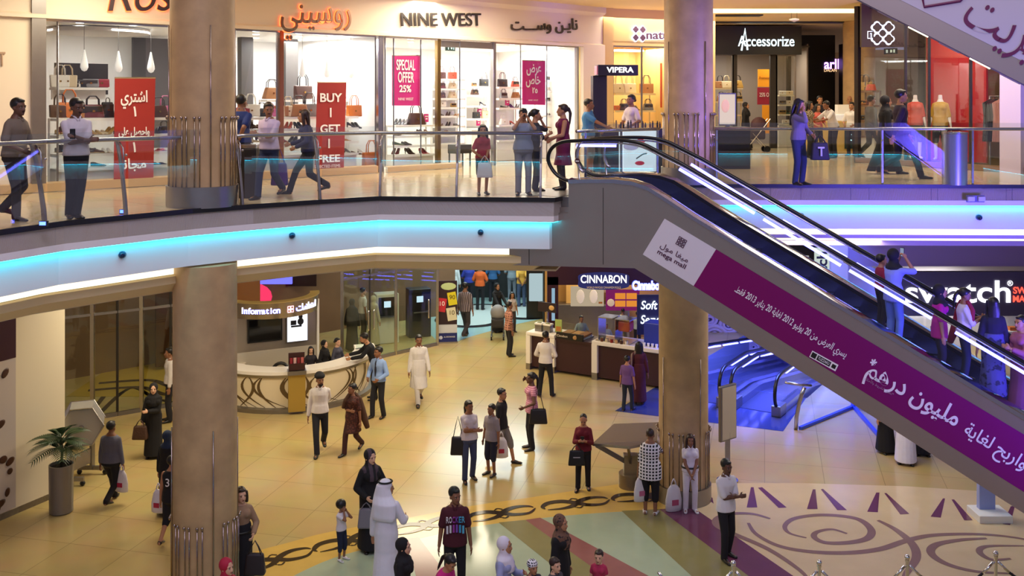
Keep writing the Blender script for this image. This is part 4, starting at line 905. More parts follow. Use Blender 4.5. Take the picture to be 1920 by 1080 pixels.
def petal_sign(label, pl, cx, cy, r, lettering, lx0, lx1, mm, halo, o=-.1):
    c = pl.pt(cx, cy, o); t = thing('shop_sign', label, 'sign', c)
    for k, (sx, sz) in enumerate(((-1, 1), (1, 1), (-1, -1), (1, -1))):
        ctr = c+pl.u*sx*r+Vector((0, 0, sz*r))
        for nm, g, off, m in (('petal', .82, 0, mm), ('back_light', 1.08, .03, halo)):
            b = MB(); pts = [ctr+pl.n*off+pl.u*(r*g*math.cos(a)*(.75+.25*abs(math.cos(2*a))))+Vector((0, 0, r*g*math.sin(a)*(.75+.25*abs(math.cos(2*a))))) for a in [2*PI*i/16 for i in range(16)]]
            b.skin([pts, [p+pl.n*.015 for p in pts]]); b.build(nm, m, t)
    a, d = pl.pt(lx0, cy+2, o), pl.pt(lx1, cy+2, o); z = c.z-.02; M = frame((a+d)/2, d-a, (0, 0, 1)); M.translation.z = z
    text('letters', lettering, .34, M, mm, t, width=(d-a).xy.length, depth=.015, bold=.006); M2 = M.copy(); M2.translation += pl.n*.025; text('back_light', lettering, .34, M2, halo, t, width=(d-a).xy.length+.02, depth=.003, bold=.02); return t
petal_sign('back-lit sign with four petals and lettering cut by the right column', F3, 1199, 63, .115, 'naturalizer', 1211, 1318, mat('#5a3a52', .4), emis((.75, .75, 1), 4))
# ---------------------------------------------------------------- accessories shop with the black sign
F4 = Plane((6.0, 34.5), (10.0, 34.5)); zs = F4.pt(1400, 103).z
t = thing('shop_sign', 'long black sign box reading Accessorize', 'sign', F4.pt(1420, 103)); a, c = F4.pt(1338, 76), F4.pt(1499, 76); z1, z0 = F4.pt(1400, 50).z, zs
MB().beam((a.x, a.y, (z0+z1)/2), (c.x, c.y, (z0+z1)/2), .5, z1-z0).build('sign_box', mat('#17110f', .3), t)
M = frame(F4.pt(1437, 78, -.27), (1, 0, 0), (0, 0, 1)); text('letters', 'Accessorize', .5, M, emis((.75, .95, 1), 2.6), t, width=1.9, bold=.004)
MB(frame(F4.pt(1396, 77, -.27), (1, 0, 0), (0, 0, 1))).tube([(-.1, -.32, 0), (.02, .42, 0), (.1, -.3, 0)], .03, 5).tube([(-.16, -.05, 0), (.18, .02, 0)], .02, 5).build('tall_initial', emis((.75, .95, 1), 2.6), t)
b = MB(); b.wall((5.5, 38), (10.3, 38), ZU, zs+.4, .1); b.wall((10.2, 38), (10.2, 34.9), ZU, zs+.4, .05); struct('wall_accessory_shop', b, mat('#9a8f88', .7)); b = MB(); b.box((7.8, 36.4, zs+.3), (4.8, 3.4, .05)); struct('ceiling_accessory_shop', b, mat('#4a4340', .6))
lamp('accessory_shop_light', (7.6, 35.9, zs+.2), 1.6, 75, (1, .9, .75)); lamp('accessory_window_light', (9.3, 35.2, zs+.2), .6, 25, WARM)
for x in (1377, 1450): q = F4.at(x, 0, .1); tag(MB().box((q.x, q.y, (ZU+zs)/2), (.16 if x < 1400 else .24, .15, zs-ZU)).build('shopfront_post', DARK), 'dark post under the black sign box, '+('left one' if x < 1400 else 'right one'), 'post')
shopwindow(5, F4, [1456, 1491], ZU+.1, zs, lab='glass display window right of the accessories shop door', m=SATIN)
shopwindow(6, F4, [1338, 1374], ZU+.1, zs, lab='left window of the accessories shop beside the column', m=SATIN)
def panel(name, label, pl, x0, x1, y0, y1, w, m, th=.04, cat='sign'):
    a, c = pl.pt(x0, (y0+y1)/2, w), pl.pt(x1, (y0+y1)/2, w); h = (y1-y0)*a.y/F; a.z = c.z = (a.z+c.z)/2; return tag(MB().beam(a, c, th, h).build(name, m), label, cat)
pp = thing('promotion_board', 'orange promotion board with a red 25% panel in the accessories shop', 'sign', F4.pt(1433, 250, 1.2)); 
for x0, x1, y0, y1, m in ((1421, 1448, 130, 163, mat('#f0a020', .5)), (1420, 1448, 164, 196, mat('#9a1f3a', .5)), (1429, 1448, 197, 250, mat('#f0a020', .5))):
    a, c = F4.pt(x0, (y0+y1)/2, 1.2), F4.pt(x1, (y0+y1)/2, 1.2); MB().beam(a, c, .05, (y1-y0)*a.y/F).build('board_panel', m, pp)
text('lettering', '25% OFF', .2, frame(F4.pt(1436, 178, 1.16), (1, 0, 0), (0, 0, 1)), WHITE, pp, width=.45); text('lettering', 'Promotion', .13, frame(F4.pt(1435, 146, 1.16), (1, 0, 0), (0, 0, 1)), mat('#8a4a10', .5), pp, width=.42)
rack('accessory shelves behind the left window beside the column', F4, 1340, 1392, [165, 190, 215, 240], 1.4, 270, .3, m=mat('#c9b088', .5))
goods(F4, 1.42, 'the accessories shop shelves', [('tote', 'tan', 1350, 165), ('tote', 'cream', 1362, 165), ('bowling', 'gold', 1382, 165, 1.2), ('satchel', 'tan', 1352, 190), ('satchel', 'cream', 1366, 190), ('satchel', 'gold', 1384, 190), ('clutch', 'white', 1354, 215), ('clutch', 'tan', 1370, 215)])
rack('lit glass shelf stack in the display window under the black sign', F4, 1460, 1488, [178, 196, 214, 232], .6, 270, .3, m=mat('#e6e0c8', .4))
goods(F4, .62, 'the lit display window under the black sign', [('clutch', 'white', 1467, 178), ('clutch', 'cream', 1480, 178), ('clutch', 'grey', 1467, 196), ('clutch', 'white', 1480, 196), ('clutch', 'gold', 1467, 214), ('clutch', 'green', 1480, 214), ('clutch', 'white', 1473, 232)])
# upper far background
struct('wall_far', MB().box((2, 55, 8.4), (40, .3, 4.4)), mat('#c9a870', .8))
b = MB(); b.box((10.9, 37, 8.2), (1.7, .3, 4.1)); struct('wall_dark_shop', b, mat('#1a1413', .5), label='black shop wall right of the accessories shop')
b = MB(); b.box((12.2, 36.0, 8.1), (.7, 1.5, 3.6)); struct('wall_dark_shop_side', b, mat('#2a2022', .5))
FS = Plane((9, 36.82), (14, 36.82)); t = thing('shop_sign', 'small violet lit sign on the far dark shop', 'sign', FS.pt(1557, 118)); text('letters', 'arll', .5, frame(FS.pt(1560, 121), (1, 0, 0), (0, 0, 1)), emis((.5, .25, 1), 4), t, width=.55, bold=.01); text('letters', 'DALAN', .16, frame(FS.pt(1557, 132), (1, 0, 0), (0, 0, 1)), emis((1, .6, .3), 1.5), t, width=.45)
for i, y in enumerate((30.5, 33.2)):
    tag(MB().box((8.5 if i else 4.5, y, 10.43), (6, .5, .03)).build('air_grille', DARK), 'dark linear air grille in the gallery ceiling, '+('far one' if i else 'near one'), 'grille')
tag(MB().box((8.2, 29.0, 10.44), (5.5, 1.2, .02)).build('ceiling_light', emis((1, .82, .45), 2.2)), 'warm recessed ceiling light panel above the right gallery', 'light')
# ---------------------------------------------------------------- clothes shop with glass corner, right
R0, R1 = Vector((9.06, 26.6, 0)), Vector((11.55, 22.6, 0)); F5 = Plane(R0, R1); N5 = F5.n; F6 = Plane(R0+Vector((3.2, 2.2, 0)), R0)
t = shopwindow(7, F5, [1610, 1698, 1742, 1820, 1890], ZU+.14, 10.3, lab='tall glass front of the clothes shop', m=DARK, post=.06)
b = MB(); b.sweep([R0, R1], [(-.02, ZU+.01), (.08, ZU+.01), (.08, ZU+.14), (-.02, ZU+.14)]); struct('baseboard_clothes_shop', b, mat('#8a6a4c', .4))
p = F5.at(1608, 8.3); tag(MB().box(p, (.12, .12, 4.1), rz=F5.ang).build('corner_post', mat('#2e2620', .35, .5)), 'dark corner post of the clothes shop', 'post')
bz = F5.pt(1650, 40).z; FQ = Plane((9.2, 26.35), (12, 26.35)); a, c = FQ.at(1614, 0), FQ.at(1702, 0); b = MB(); zb = F5.pt(1650, 87).z; b.beam((a.x, a.y, (zb+10.4)/2), (c.x, c.y, (zb+10.4)/2), .12, 10.4-zb); struct('wall_brown_panel', b, mat('#4a3428', .35), label='brown panel behind the sign reflection in the clothes shop glass')
petal_sign('reflection of the four petal sign, modelled as glowing shapes before the brown panel', FQ, 1656, 62, .15, 'n', 1628, 1638, mat('#4a3428', .4), emis((.7, .75, 1), 4), o=-.1)  # mirror image of the petal sign in the glass, built as glowing geometry
a, c = F5.at(1704, 0, 1.3), F5.at(1728, 0, 1.3); tag(MB().beam((a.x, a.y, (ZU+10.4)/2), (c.x, c.y, (ZU+10.4)/2), .3, 10.4-ZU).build('shop_column', mat('#3a2c26', .4)), 'dark square column inside the clothes shop', 'column')
q = F5.pt(1670, 96, .5); t = thing('exit_sign', 'dim exit sign inside the clothes shop', 'sign', q); MB().box(q, (.4, .03, .15), rz=F5.ang).build('panel', mat('#1c2a20', .3), t); MB(frame(q-N5*.02, F5.u, (0, 0, 1))).box((-.1, 0, 0), (.06, .08, .004)).box((.03, 0, 0), (.06, .07, .004)).box((.12, 0, 0), (.05, .08, .004)).build('pictogram', mat('#b8c8b0', .4, emit=.5), t)
a, c = F5.at(1740, 0, 1.0), F5.at(1852, 0, 1.0); b = MB(); b.wall(a, c, ZU+.12, 10.3, .06) ; struct('wall_red_panel', b, mat('#b0101c', .35), label='big red display panel behind the mannequins')
b = MB(); b.wall(R0+N5*5, R1+N5*5+F5.u*2, ZU, 10.4, .1); b.wall(R0+N5*5, R0+N5*2.0, ZU, 10.4, .05); struct('wall_clothes_shop', b, mat('#b49a74', .7)); lamp('clothes_shop_light', tuple(F5.at(1660, 10.2, 2.2)), 1.6, 75, WARM); lamp('display_light', tuple(F5.at(1790, 10.2, .5)), .8, 40, WARM)
b = MB(); b.box(F5.at(1906, 8.3, .05), (.5, .5, 4.1), rz=F5.ang); struct('wall_gallery_right', b, mat('#d8c8e0', .6), label='pale pier right of the clothes shop')
rack('bag shelf inside the clothes shop glass', F5, 1612, 1640, [170, 197, 225, 255], 1.6, 300, .3, m=mat('#7a5a40', .5))
goods(F5, 1.62, 'the shelf inside the clothes shop glass', [('tote', 'brown', 1616, 170), ('tote', 'gold', 1624, 170), ('bowling', 'coral', 1633, 170, .8), ('clutch', 'tan', 1618, 197), ('clutch', 'brown', 1632, 197), ('clutch', 'black', 1620, 225), ('clutch', 'tan', 1634, 225)])
# clothes rail
t = thing('clothes_rail', 'clothes rail with dark and pink garments right of the red panel', 'clothes rail', F5.at(1872, ZU, .6))
a, c = F5.at(1856, 0, .8), F5.at(1888, 0, .8)
for q in (a, c): MB().tube([(q.x, q.y, ZU), (q.x, q.y, 8.0)], .02, 6).build('upright', STEEL, t)
MB().tube([(a.x, a.y, 7.98), (c.x, c.y, 7.98)], .02, 6).build('bar', STEEL, t)
for i in range(7):
    q = a+(c-a)*((i+.6)/7); o = thing('hanging_garment', ('black' if i < 4 else 'pink')+' garment on the clothes rail, %s from the left' % ORD[i], 'clothes', (q.x, q.y, 7.9), F5.ang+.9, 'garments on the clothes rail'); 
    MB().skin([[(sx*wx, sy, z) for sx, sy in ((-1, -.03), (1, -.03), (1, .03), (-1, .03))] for wx, z in ((.03, .02), (.2, -.08), (.17, -.4), (.2, -1.0))]).build('cloth', mat('#1a181c' if i < 4 else '#c08a80', .8), o, world=False); MB().tube([(0, 0, .0), (0, 0, .08)], .006, 5).build('hook', STEEL, o, world=False)
# ================================================================ people
SKIN = {'tan': '#b07c58', 'brown': '#8a5c40', 'dark': '#62402e', 'fair': '#d8a888'}
HAIRC = {'black': '#120e0e', 'brown': '#2e1a14', 'grey': '#4a4644'}
def rings_tube(b, pts, n=10):
    """closed tapered tube; pts: (centre, radius) or (centre, rx, ry, xaxis, yaxis)"""
    rs = []
    for i, q in enumerate(pts):
        if len(q) == 5: c, rx, ry, X, Y = q
        else:
            c, rx = q; ry = rx; d = (pts[min(i+1, len(pts)-1)][0]-pts[max(i-1, 0)][0]).normalized(); X = d.orthogonal().normalized() if i == 0 else None
            if X is None: X = (px-d*px.dot(d)).normalized()
            Y = d.cross(X); px = X
        if len(q) == 5: px = X
        rs.append([c+X*rx*math.cos(2*PI*k/n)+Y*ry*math.sin(2*PI*k/n) for k in range(n)])
    b.skin(rs)
def capsule(b, p, q, r0, r1, n=10):
    d = (q-p).normalized(); rings_tube(b, [(p-d*r0*.9, r0*.4), (p-d*r0*.5, r0*.85), (p, r0), ((p+q)/2, (r0+r1)/2), (q, r1), (q+d*r1*.5, r1*.85), (q+d*r1*.9, r1*.4)], n)
def ik(a, tgt, l1, l2, pole):
    d = tgt-a; L = d.length; mx = (l1+l2)*.998
    if L > mx: d = d*(mx/L); L = mx; tgt = a+d
    if L < abs(l1-l2)+.01: L = abs(l1-l2)+.02; tgt = a+d.normalized()*L
    x = d.normalized(); k = (l1*l1-l2*l2+L*L)/(2*L); h = math.sqrt(max(0, l1*l1-k*k)); p = (pole-x*pole.dot(x))
    if p.length < 1e-4: p = Vector((0, 1, 0))
    return a+x*k+p.normalized()*h, tgt
ARMS = {'down': (.25, .03, .80), 'fwd': (.23, .22, .86), 'back': (.25, -.2, .85), 'fold': (-.10, .22, 1.13), 'fold2': (-.07, .25, 1.18), 'clasp': (.03, .21, .90), 'behind': (.06, -.15, .95),
        'phone': (.05, .30, 1.20), 'face': (.06, .15, 1.48), 'hip': (.22, .04, 1.02), 'reach': (.2, .50, 1.10), 'hold': (.18, .30, 1.05), 'wait': (.16, .22, 1.0), 'cam': (.07, .24, 1.54), 'ear': (.1, .1, 1.58), 'push': (.17, .42, 1.0), 'out': (.24, .36, 1.0)}
LEGS = {'stand': ((.1, .0, 0), (.1, .02, 0)), 'walk': ((.06, .27, 0), (.07, -.30, .09)), 'walk2': ((.07, -.30, .09), (.06, .27, 0)), 'stride': ((.06, .36, .0), (.07, -.36, .1)), 'cross': ((.1, .02, 0), (-.03, .12, .0)), 'cross2': ((-.06, .1, 0), (.1, -.02, 0)), 'shift': ((.12, .1, 0), (.1, -.06, 0)), 'wide': ((.16, .06, 0), (.16, -.03, 0)), 'leanback': ((.06, .08, 0), (.05, -.20, .10)), 'sit': ((.1, .40, 0), (.1, .42, 0))}
def remesh(o, v, it=2):
    m = o.modifiers.new('one_surface', 'REMESH'); m.mode = 'VOXEL'; m.voxel_size = v; m.use_smooth_shade = True
    s = o.modifiers.new('soften', 'SMOOTH'); s.factor = .5; s.iterations = it
def cloth(c, bump=.35):
    return c if not isinstance(c, str) else mat(c, .85, bump=bump, scale=9., var=.08)
HANDS = {}
def person(label, pos, H=1.7, face=0, sex='m', skin='tan', hair='short', hc='black', top=None, sleeve=.35, low=None, leg_len=1., robe=None, shoes='#15120f', arms=('down', 'down'), legs='stand', lean=0., look=(0, 0), fat=1., skirt=None, headless=False, shawl=None, belt=None, vox=.0095, tie=None, seat=None, tuck=True, child=False, beard=None, under=None, hem=None):
    s = H/1.72; t = thing('person' if not headless else 'mannequin', label, 'person' if not headless else 'mannequin', pos, math.radians(face))
    fem = sex == 'f'; hs = s*(1.0 if not child else 1.0+.34*max(0, (1.45-H)/.55))
    V = lambda x, f, z: Vector((x*s, -f*s, z*s))
    # ---- skeleton
    lg = LEGS[legs] if isinstance(legs, str) else legs; feet = []; hz = 9
    for sg, (fx, ff, fz) in zip((-1, 1), lg):
        a = V(sg*fx, ff, .075+fz); feet.append(a); d = Vector((sg*.085*s-a.x, a.y, 0)).length; hz = min(hz, a.z+math.sqrt(max(.01, (.83*s)**2-d*d)))
    if seat: hz = seat
    pc = Vector((0, 0, hz+.03*s)); ln = math.radians(lean); UP = Vector((0, -math.sin(ln), math.cos(ln))); FD = Vector((0, -math.cos(ln), -math.sin(ln))); X = Vector((1, 0, 0))
    T = lambda u, x=0., f=0.: pc+UP*u*s+X*x*s+FD*f*s
    sw = .136 if fem else .16
    hips = [Vector((-.085*s, 0, hz)), Vector((.085*s, 0, hz))]; knees = []; ank = []
    for i in (0, 1):
        k, a = ik(hips[i], feet[i], .425*s, .41*s, Vector(((-1, 1)[i]*.15, -1, .1))); knees.append(k); ank.append(a)
    nb = T(.53); hp = T(.66, 0, .02); hy, hpi = math.radians(look[0]), math.radians(look[1])
    HM = Matrix.Rotation(hy, 4, 'Z') @ Matrix.Rotation(ln*.6+hpi, 4, 'X')
    HP = lambda x, f, z: hp+(HM @ Vector((x*hs, -f*hs, z*hs)))
    sh = [T(.43, -sw), T(.43, sw)]; elb = []; wr = []
    for i, a in enumerate(arms):
        q = ARMS[a] if isinstance(a, str) else a; sg = (-1, 1)[i]; tg = Vector((sg*q[0]*s, -q[1]*s, q[2]*s+(hz-.905*s)))
        if lean: tg += FD*0+Vector((0, -math.sin(ln)*.3*s, 0))
        e, w = ik(sh[i], tg, .285*s, .25*s, Vector((sg*.5, .15, -.85)) if q[1] > .1 else Vector((sg*.45, .85, -.15))); elb.append(e); wr.append(w)
    # ---- one continuous body
    b = MB()
    def torso(b, g, lo=-.1, hi=.56, neck=True, fw=1.):
        R = [(-.10, .12, .095), (-.04, .162, .112), (.04, .17 if fem else .16, .115), (.12, .148, .105), (.2, .122 if fem else .142, .095), (.28, .14 if fem else .155, .105), (.36, .148 if fem else .166, .118 if fem else .118), (.42, .15 if fem else .17, .102), (.46, .13 if fem else .148, .086), (.505, .082 if fem else .096, .068), (.56, .058, .056)]
        R = [r for r in R if lo <= r[0] <= hi]; rings_tube(b, [(T(u, 0, .0), (x*fat+g)*s, (y*fat*fw+g)*s, X, FD) for u, x, y in R], 14)
        if fem and hi > .4:
            for sg in (-1, 1): b.ell(T(.37, sg*.072, .085), (.062*s+g*s, .05*s+g*s, .06*s+g*s), n=10)
    torso(b, 0)
    rings_tube(b, [(T(.48), .058*s), (T(.56), .052*s), (T(.62, 0, .012), .05*s)])
    if not headless:
        b.ell(HP(0, -.012, .035), (.08*hs, .098*hs, .094*hs), HM, 14); b.ell(HP(0, .03, -.03), (.066*hs, .07*hs, .09*hs), HM, 12); b.ell(HP(0, .07, -.085), (.03*hs, .028*hs, .026*hs), HM, 8)
        b.ell(HP(0, .098, -.018), (.013*hs, .02*hs, .03*hs), HM, 8); b.ell(HP(0, .108, -.032), (.017*hs, .014*hs, .013*hs), HM, 8)
        for sg in (-1, 1): b.ell(HP(sg*.076, -.01, -.015), (.012*hs, .022*hs, .032*hs), HM, 8); b.ell(HP(sg*.032, .075, .028), (.03*hs, .02*hs, .012*hs), HM, 8)
    else: rings_tube(b, [(T(.58), .05*s), (T(.66, 0, .01), .047*s), (T(.675, 0, .01), .04*s)])
    for i in (0, 1):
        sg = (-1, 1)[i]; capsule(b, sh[i], elb[i], .052*s*fat**.5, .04*s); capsule(b, elb[i], wr[i], .04*s, .027*s)
        d = (wr[i]-elb[i]).normalized(); inn = Vector((-sg, 0, 0)); n = (inn-d*inn.dot(d))
        if n.length < .2: n = Vector((0, 0, -1))-d*Vector((0, 0, -1)).dot(d)
        n.normalize(); w = d.cross(n).normalized()
        if w.dot(Vector((0, -1, 0))) < 0 and abs(d.z) > .5: w = -w
        if abs(d.z) <= .5 and w.z < 0: w = -w
        M3 = Matrix((d, w, n)).transposed().to_4x4(); pm = wr[i]+d*.05*s; b.ell(pm, (.052*s, .04*s, .019*s), M3, 8)
        bent = arms[i] in ('down', 'back', 'fwd', 'behind', 'clasp'); cl = .35 if bent else .7
        for k, (off, L) in enumerate(((.03, .068), (.011, .077), (-.009, .072), (-.028, .056))):
            p0 = wr[i]+d*.082*s+w*off*s; p1 = p0+(d+n*cl*.4).normalized()*L*.5*s; p2 = p1+(d*(1-cl)+n*cl).normalized()*L*.55*s
            rings_tube(b, [(p0-d*.02*s, .010*s), (p0, .0105*s), (p1, .0095*s), (p2, .008*s), (p2+(p2-p1)*.12, .004*s)], 6)
        p0 = wr[i]+d*.03*s+w*.032*s; p1 = p0+(d*.6+w*.75+n*.2).normalized()*.035*s; p2 = p1+(d*.85+w*.15+n*.4).normalized()*.032*s
        rings_tube(b, [(p0, .012*s), (p1, .011*s), (p2, .009*s), (p2+(p2-p1)*.15, .004*s)], 6)
        capsule(b, hips[i]+Vector((0, 0, -.02*s)), knees[i], .082*s*fat**.5, .054*s); capsule(b, knees[i], ank[i], .053*s, .036*s)
        toe = ank[i]+Vector(((-1, 1)[i]*.03*s, -.14*s, -.045*s)); capsule(b, ank[i]+Vector((0, .03*s, -.04*s)), toe, .036*s, .028*s, 8)
    body = b.build('body', mat(SKIN[skin], .55) if not headless else mat('#e8e0d6', .4), t, world=False); remesh(body, vox)
    if not headless:
        for sg in (-1, 1):
            MB().ell(HP(sg*.032, .081, .008), (.0145*hs, .010*hs, .0068*hs), HM, 8).build('eye', mat('#b9aca2', .4), body, world=False, smooth=True)
            MB().ell(HP(sg*.032, .0885, .008), (.0085*hs, .006*hs, .0075*hs), HM, 8).build('iris', mat('#140c0a', .2), body, world=False, smooth=True)
            MB().ell(HP(sg*.033, .088, .029), (.021*hs, .008*hs, .0045*hs), HM, 8).build('eyebrow', mat('#120c0a', .7), body, world=False, smooth=True)
        MB().ell(HP(0, .093, -.062), (.022*hs, .01*hs, .0075*hs), HM, 8).build('lips', mat('#7a3a34' if skin != 'dark' else '#4a2220', .4), body, world=False, smooth=True)
        if beard in ('moustache', 'full'): MB().ell(HP(0, .093, -.049), (.03*hs, .012*hs, .007*hs), HM, 8).build('moustache', mat('#120e0e', .8), body, world=False, smooth=True)
        if beard == 'full':
            q = MB(); q.ell(HP(0, .052, -.085), (.055*hs, .05*hs, .042*hs), HM, 10); q.build('beard', mat('#120e0e', .85), body, world=False, smooth=True)
    # ---- hair and head covers
    hm = mat(HAIRC.get(hc, hc), .45) if isinstance(hc, str) else hc
    def hairpart(nm, m, fn, v=.012, it=3):
        q = MB(); fn(q); o = q.build(nm, m, t, world=False); remesh(o, v, it); return o
    if hair in ('short', 'long', 'pony', 'bun', 'bob', 'afro', 'crop'):
        def fn(q):
            e = .006 if hair == 'crop' else .014
            q.ell(HP(0, -.03, .05), ((.078+e)*hs, (.088+e)*hs, (.082+e)*hs), HM, 14)
            if hair != 'crop':
                q.ell(HP(0, .045, .098), (.06*hs, .045*hs, .026*hs), HM, 10)
            if hair == 'afro': q.ell(HP(0, -.03, .06), (.125*hs, .125*hs, .115*hs), HM, 14)
            if hair in ('long', 'bob'):
                L = -.2 if hair == 'bob' else -.42
                rings_tube(q, [(HP(0, -.06, .06), .085*hs, .06*hs, X, FD), (HP(0, -.075, -.05), .1*hs, .05*hs, X, FD), (HP(0, -.08, -.14), .105*hs, .04*hs, X, FD), (HP(0, -.085, L), .07*hs, .03*hs, X, FD)])
                for sg in (-1, 1): rings_tube(q, [(HP(sg*.075, .02, .07), .03*hs), (HP(sg*.09, .015, -.03), .03*hs), (HP(sg*.095, .0, L*.65), .028*hs)])
            if hair == 'pony': q.ell(HP(0, -.13, .04), (.035*hs, .035*hs, .035*hs)); rings_tube(q, [(HP(0, -.13, .05), .03*hs), (HP(0, -.165, -.05), .035*hs), (HP(0, -.15, -.25), .022*hs), (HP(0, -.14, -.33), .008*hs)])
            if hair == 'bun': q.ell(HP(0, -.125, .0), (.05*hs, .045*hs, .045*hs), HM, 10)
        hairpart('hair', hm, fn)
    elif hair == 'hijab':
        def fn(q):
            q.ell(HP(0, -.03, .035), (.103*hs, .112*hs, .112*hs), HM, 14); q.ell(HP(0, -.012, -.07), (.088*hs, .084*hs, .08*hs), HM, 12)
            rings_tube(q, [(HP(0, -.01, -.08), .08*hs, .08*hs, X, FD), (T(.53, 0, .0), .1*s, .095*s, X, FD), (T(.48, 0, .01), (sw+.03)*s, .125*s, X, FD), (T(.36, 0, .03), (sw+.01)*s, .145*s, X, FD), (T(.28, 0, .05), .11*s, .12*s, X, FD)], 14)
        hairpart('headscarf', hm, fn, .012, 3)
    elif hair == 'turban':
        def fn(q):
            q.ell(HP(0, -.02, .085), (.115*hs, .125*hs, .075*hs), HM, 14); q.ell(HP(0, -.03, .12), (.09*hs, .1*hs, .06*hs), HM, 12)
        hairpart('turban', hm, fn)
    elif hair == 'ghutra':
        def fn(q):
            q.ell(HP(0, -.025, .045), (.1*hs, .11*hs, .1*hs), HM, 14)
            rings_tube(q, [(HP(0, -.06, .06), .1*hs, .09*hs, X, FD), (HP(0, -.06, -.1), .15*hs, .1*hs, X, FD), (T(.45, 0, -.06), .2*s, .12*s, X, FD), (T(.25, 0, -.09), .2*s, .08*s, X, FD), (T(.2, 0, -.1), .18*s, .05*s, X, FD)], 14)
        hairpart('head_cloth', hm, fn, .012, 3)
        MB().tube([HP(.093*math.cos(a), -.02+.103*math.sin(a), .1) for a in [2*PI*k/20 for k in range(20)]], .014*hs, 6, closed=True).build('head_cord', mat('#0e0c0c', .7), t, world=False, smooth=True)
    elif hair == 'cap':
        hairpart('cap', hm, lambda q: q.ell(HP(0, -.02, .06), (.1*hs, .112*hs, .085*hs), HM, 14))
    # ---- clothes
    def sleeves(q, frac, g):
        for i in (0, 1):
            L = .285+.25; cut = frac*L; p = sh[i]; d1 = (elb[i]-sh[i]).normalized(); d2 = (wr[i]-elb[i]).normalized()
            if cut <= .285: capsule(q, p, p+d1*cut*s, (.05*fat**.5+g)*s, (.055+g)*s)
            else: capsule(q, p, elb[i], (.05*fat**.5+g)*s, (.048+g)*s); capsule(q, elb[i], elb[i]+d2*(cut-.285)*s*.98, (.047+g)*s, (.038+g)*s)
    if top:
        q = MB(); torso(q, .018, -.01 if tuck else -.05, .53); hm_ = -.03 if tuck else -.09
        if hem: hm_ = hem
        rings_tube(q, [(T(.14), (.15*fat+.02)*s, (.108*fat+.02)*s, X, FD), (T(.02), (.168*fat+.022)*s, (.118*fat+.024)*s, X, FD), (T(hm_), (.17*fat+.024)*s, (.12*fat+.028)*s, X, FD)], 14)
        if sleeve: sleeves(q, sleeve, .008)
        o = q.build('shirt', cloth(top), t, world=False); remesh(o, .0125, 3)
        if tie: MB().tube([T(.5, 0, .085), T(.42, 0, .125), T(.25, 0, .128), T(.1, 0, .14)], [.014*s, .02*s, .03*s, .01*s], 6, flat=.4).build('tie', mat(tie, .6), t, world=False, smooth=True)
        if under or (sleeve > .25 and not fem and top != robe):
            q = MB()
            for sg in (-1, 1): rings_tube(q, [(T(.545, 0, -.055), .012*s), (T(.545, sg*.06, .0), .014*s), (T(.515, sg*.03, .075), .014*s), (T(.47, sg*.012, .105), .008*s)], 6)
            q.build('collar', cloth(under or top), t, world=False, smooth=True)
    if low:
        q = MB(); rings_tube(q, [(T(.075), (.158*fat+.012)*s, (.11*fat+.012)*s, X, FD), (T(.0), (.168*fat+.012)*s, (.118*fat+.012)*s, X, FD), (T(-.08), (.165*fat+.012)*s, (.118*fat+.012)*s, X, FD), (T(-.14), .12*s, .09*s, X, FD)], 14)
        for i in (0, 1):
            if leg_len >= .9: capsule(q, hips[i]+Vector((0, 0, -.02*s)), knees[i], .094*s*fat**.5, .07*s); rings_tube(q, [(knees[i], .07*s), ((knees[i]+ank[i])/2, .064*s), (ank[i]+Vector((0, .01*s, .0)), .062*s), (ank[i]+Vector((0, .005*s, -.035*s)), .064*s)])
            else:
                e = hips[i]+(knees[i]-hips[i])*min(1, leg_len*2); capsule(q, hips[i], e, .1*s*fat**.5, .082*s)
                if leg_len > .5: capsule(q, knees[i], knees[i]+(ank[i]-knees[i])*(leg_len*2-1), .08*s, .07*s)
        o = q.build('trousers' if leg_len >= .9 else 'shorts', cloth(low), t, world=False); remesh(o, .0125, 3)
    if skirt or robe:
        q = MB(); z0 = .06 if robe else (skirt[1] if isinstance(skirt, tuple) else .08); cxy = (ank[0]+ank[1])/2; sp = max(abs(ank[0].y-ank[1].y), abs(ank[0].x-ank[1].x))/2
        rings_tube(q, [(T(.2), (.14*fat+.02)*s, (.1*fat+.02)*s, X, Vector((0, -1, 0))), (T(.0), (.17*fat+.024)*s, (.12*fat+.03)*s, X, Vector((0, -1, 0))), *[(Vector((0, cxy.y*k*w_, (hz-.08*s)*(1-k)+z0*s*k)), (.175+.05*k*w_)*s*fat, (.125+.06*k*w_)*s*fat+sp*.75*k*w_, X, Vector((0, -1, 0))) for k in (.25, .5, .75, 1.0) for w_ in ((1-z0/.95)*1.05,)]], 16)
        if robe: torso(q, .024, -.04, .53); sleeves(q, .97, .016)
        o = q.build('robe' if robe else 'skirt', cloth(robe or (skirt[0] if isinstance(skirt, tuple) else skirt)), t, world=False); remesh(o, .0135, 4)
    if shawl:
        q = MB(); rings_tube(q, [(T(.2, -.2, .1), .05*s), (T(.4, -.12, .13), .05*s), (T(.54, -.05, .07), .045*s), (T(.54, .05, -.04), .045*s), (T(.44, .17, -.06), .05*s), (T(.2, .23, -.08), .07*s), (T(-.05, .26, -.12), .085*s), (T(-.3, .3, -.2), .06*s)]); o = q.build('shawl', cloth(shawl), t, world=False); remesh(o, .013, 3)
    if belt: MB().tube([T(.07, (.168*fat+.02)*math.cos(a), (.12*fat+.022)*math.sin(a)) for a in [2*PI*k/20 for k in range(20)]], .02*s, 6, closed=True, flat=1.0).build('belt', mat(belt, .4), t, world=False, smooth=True)
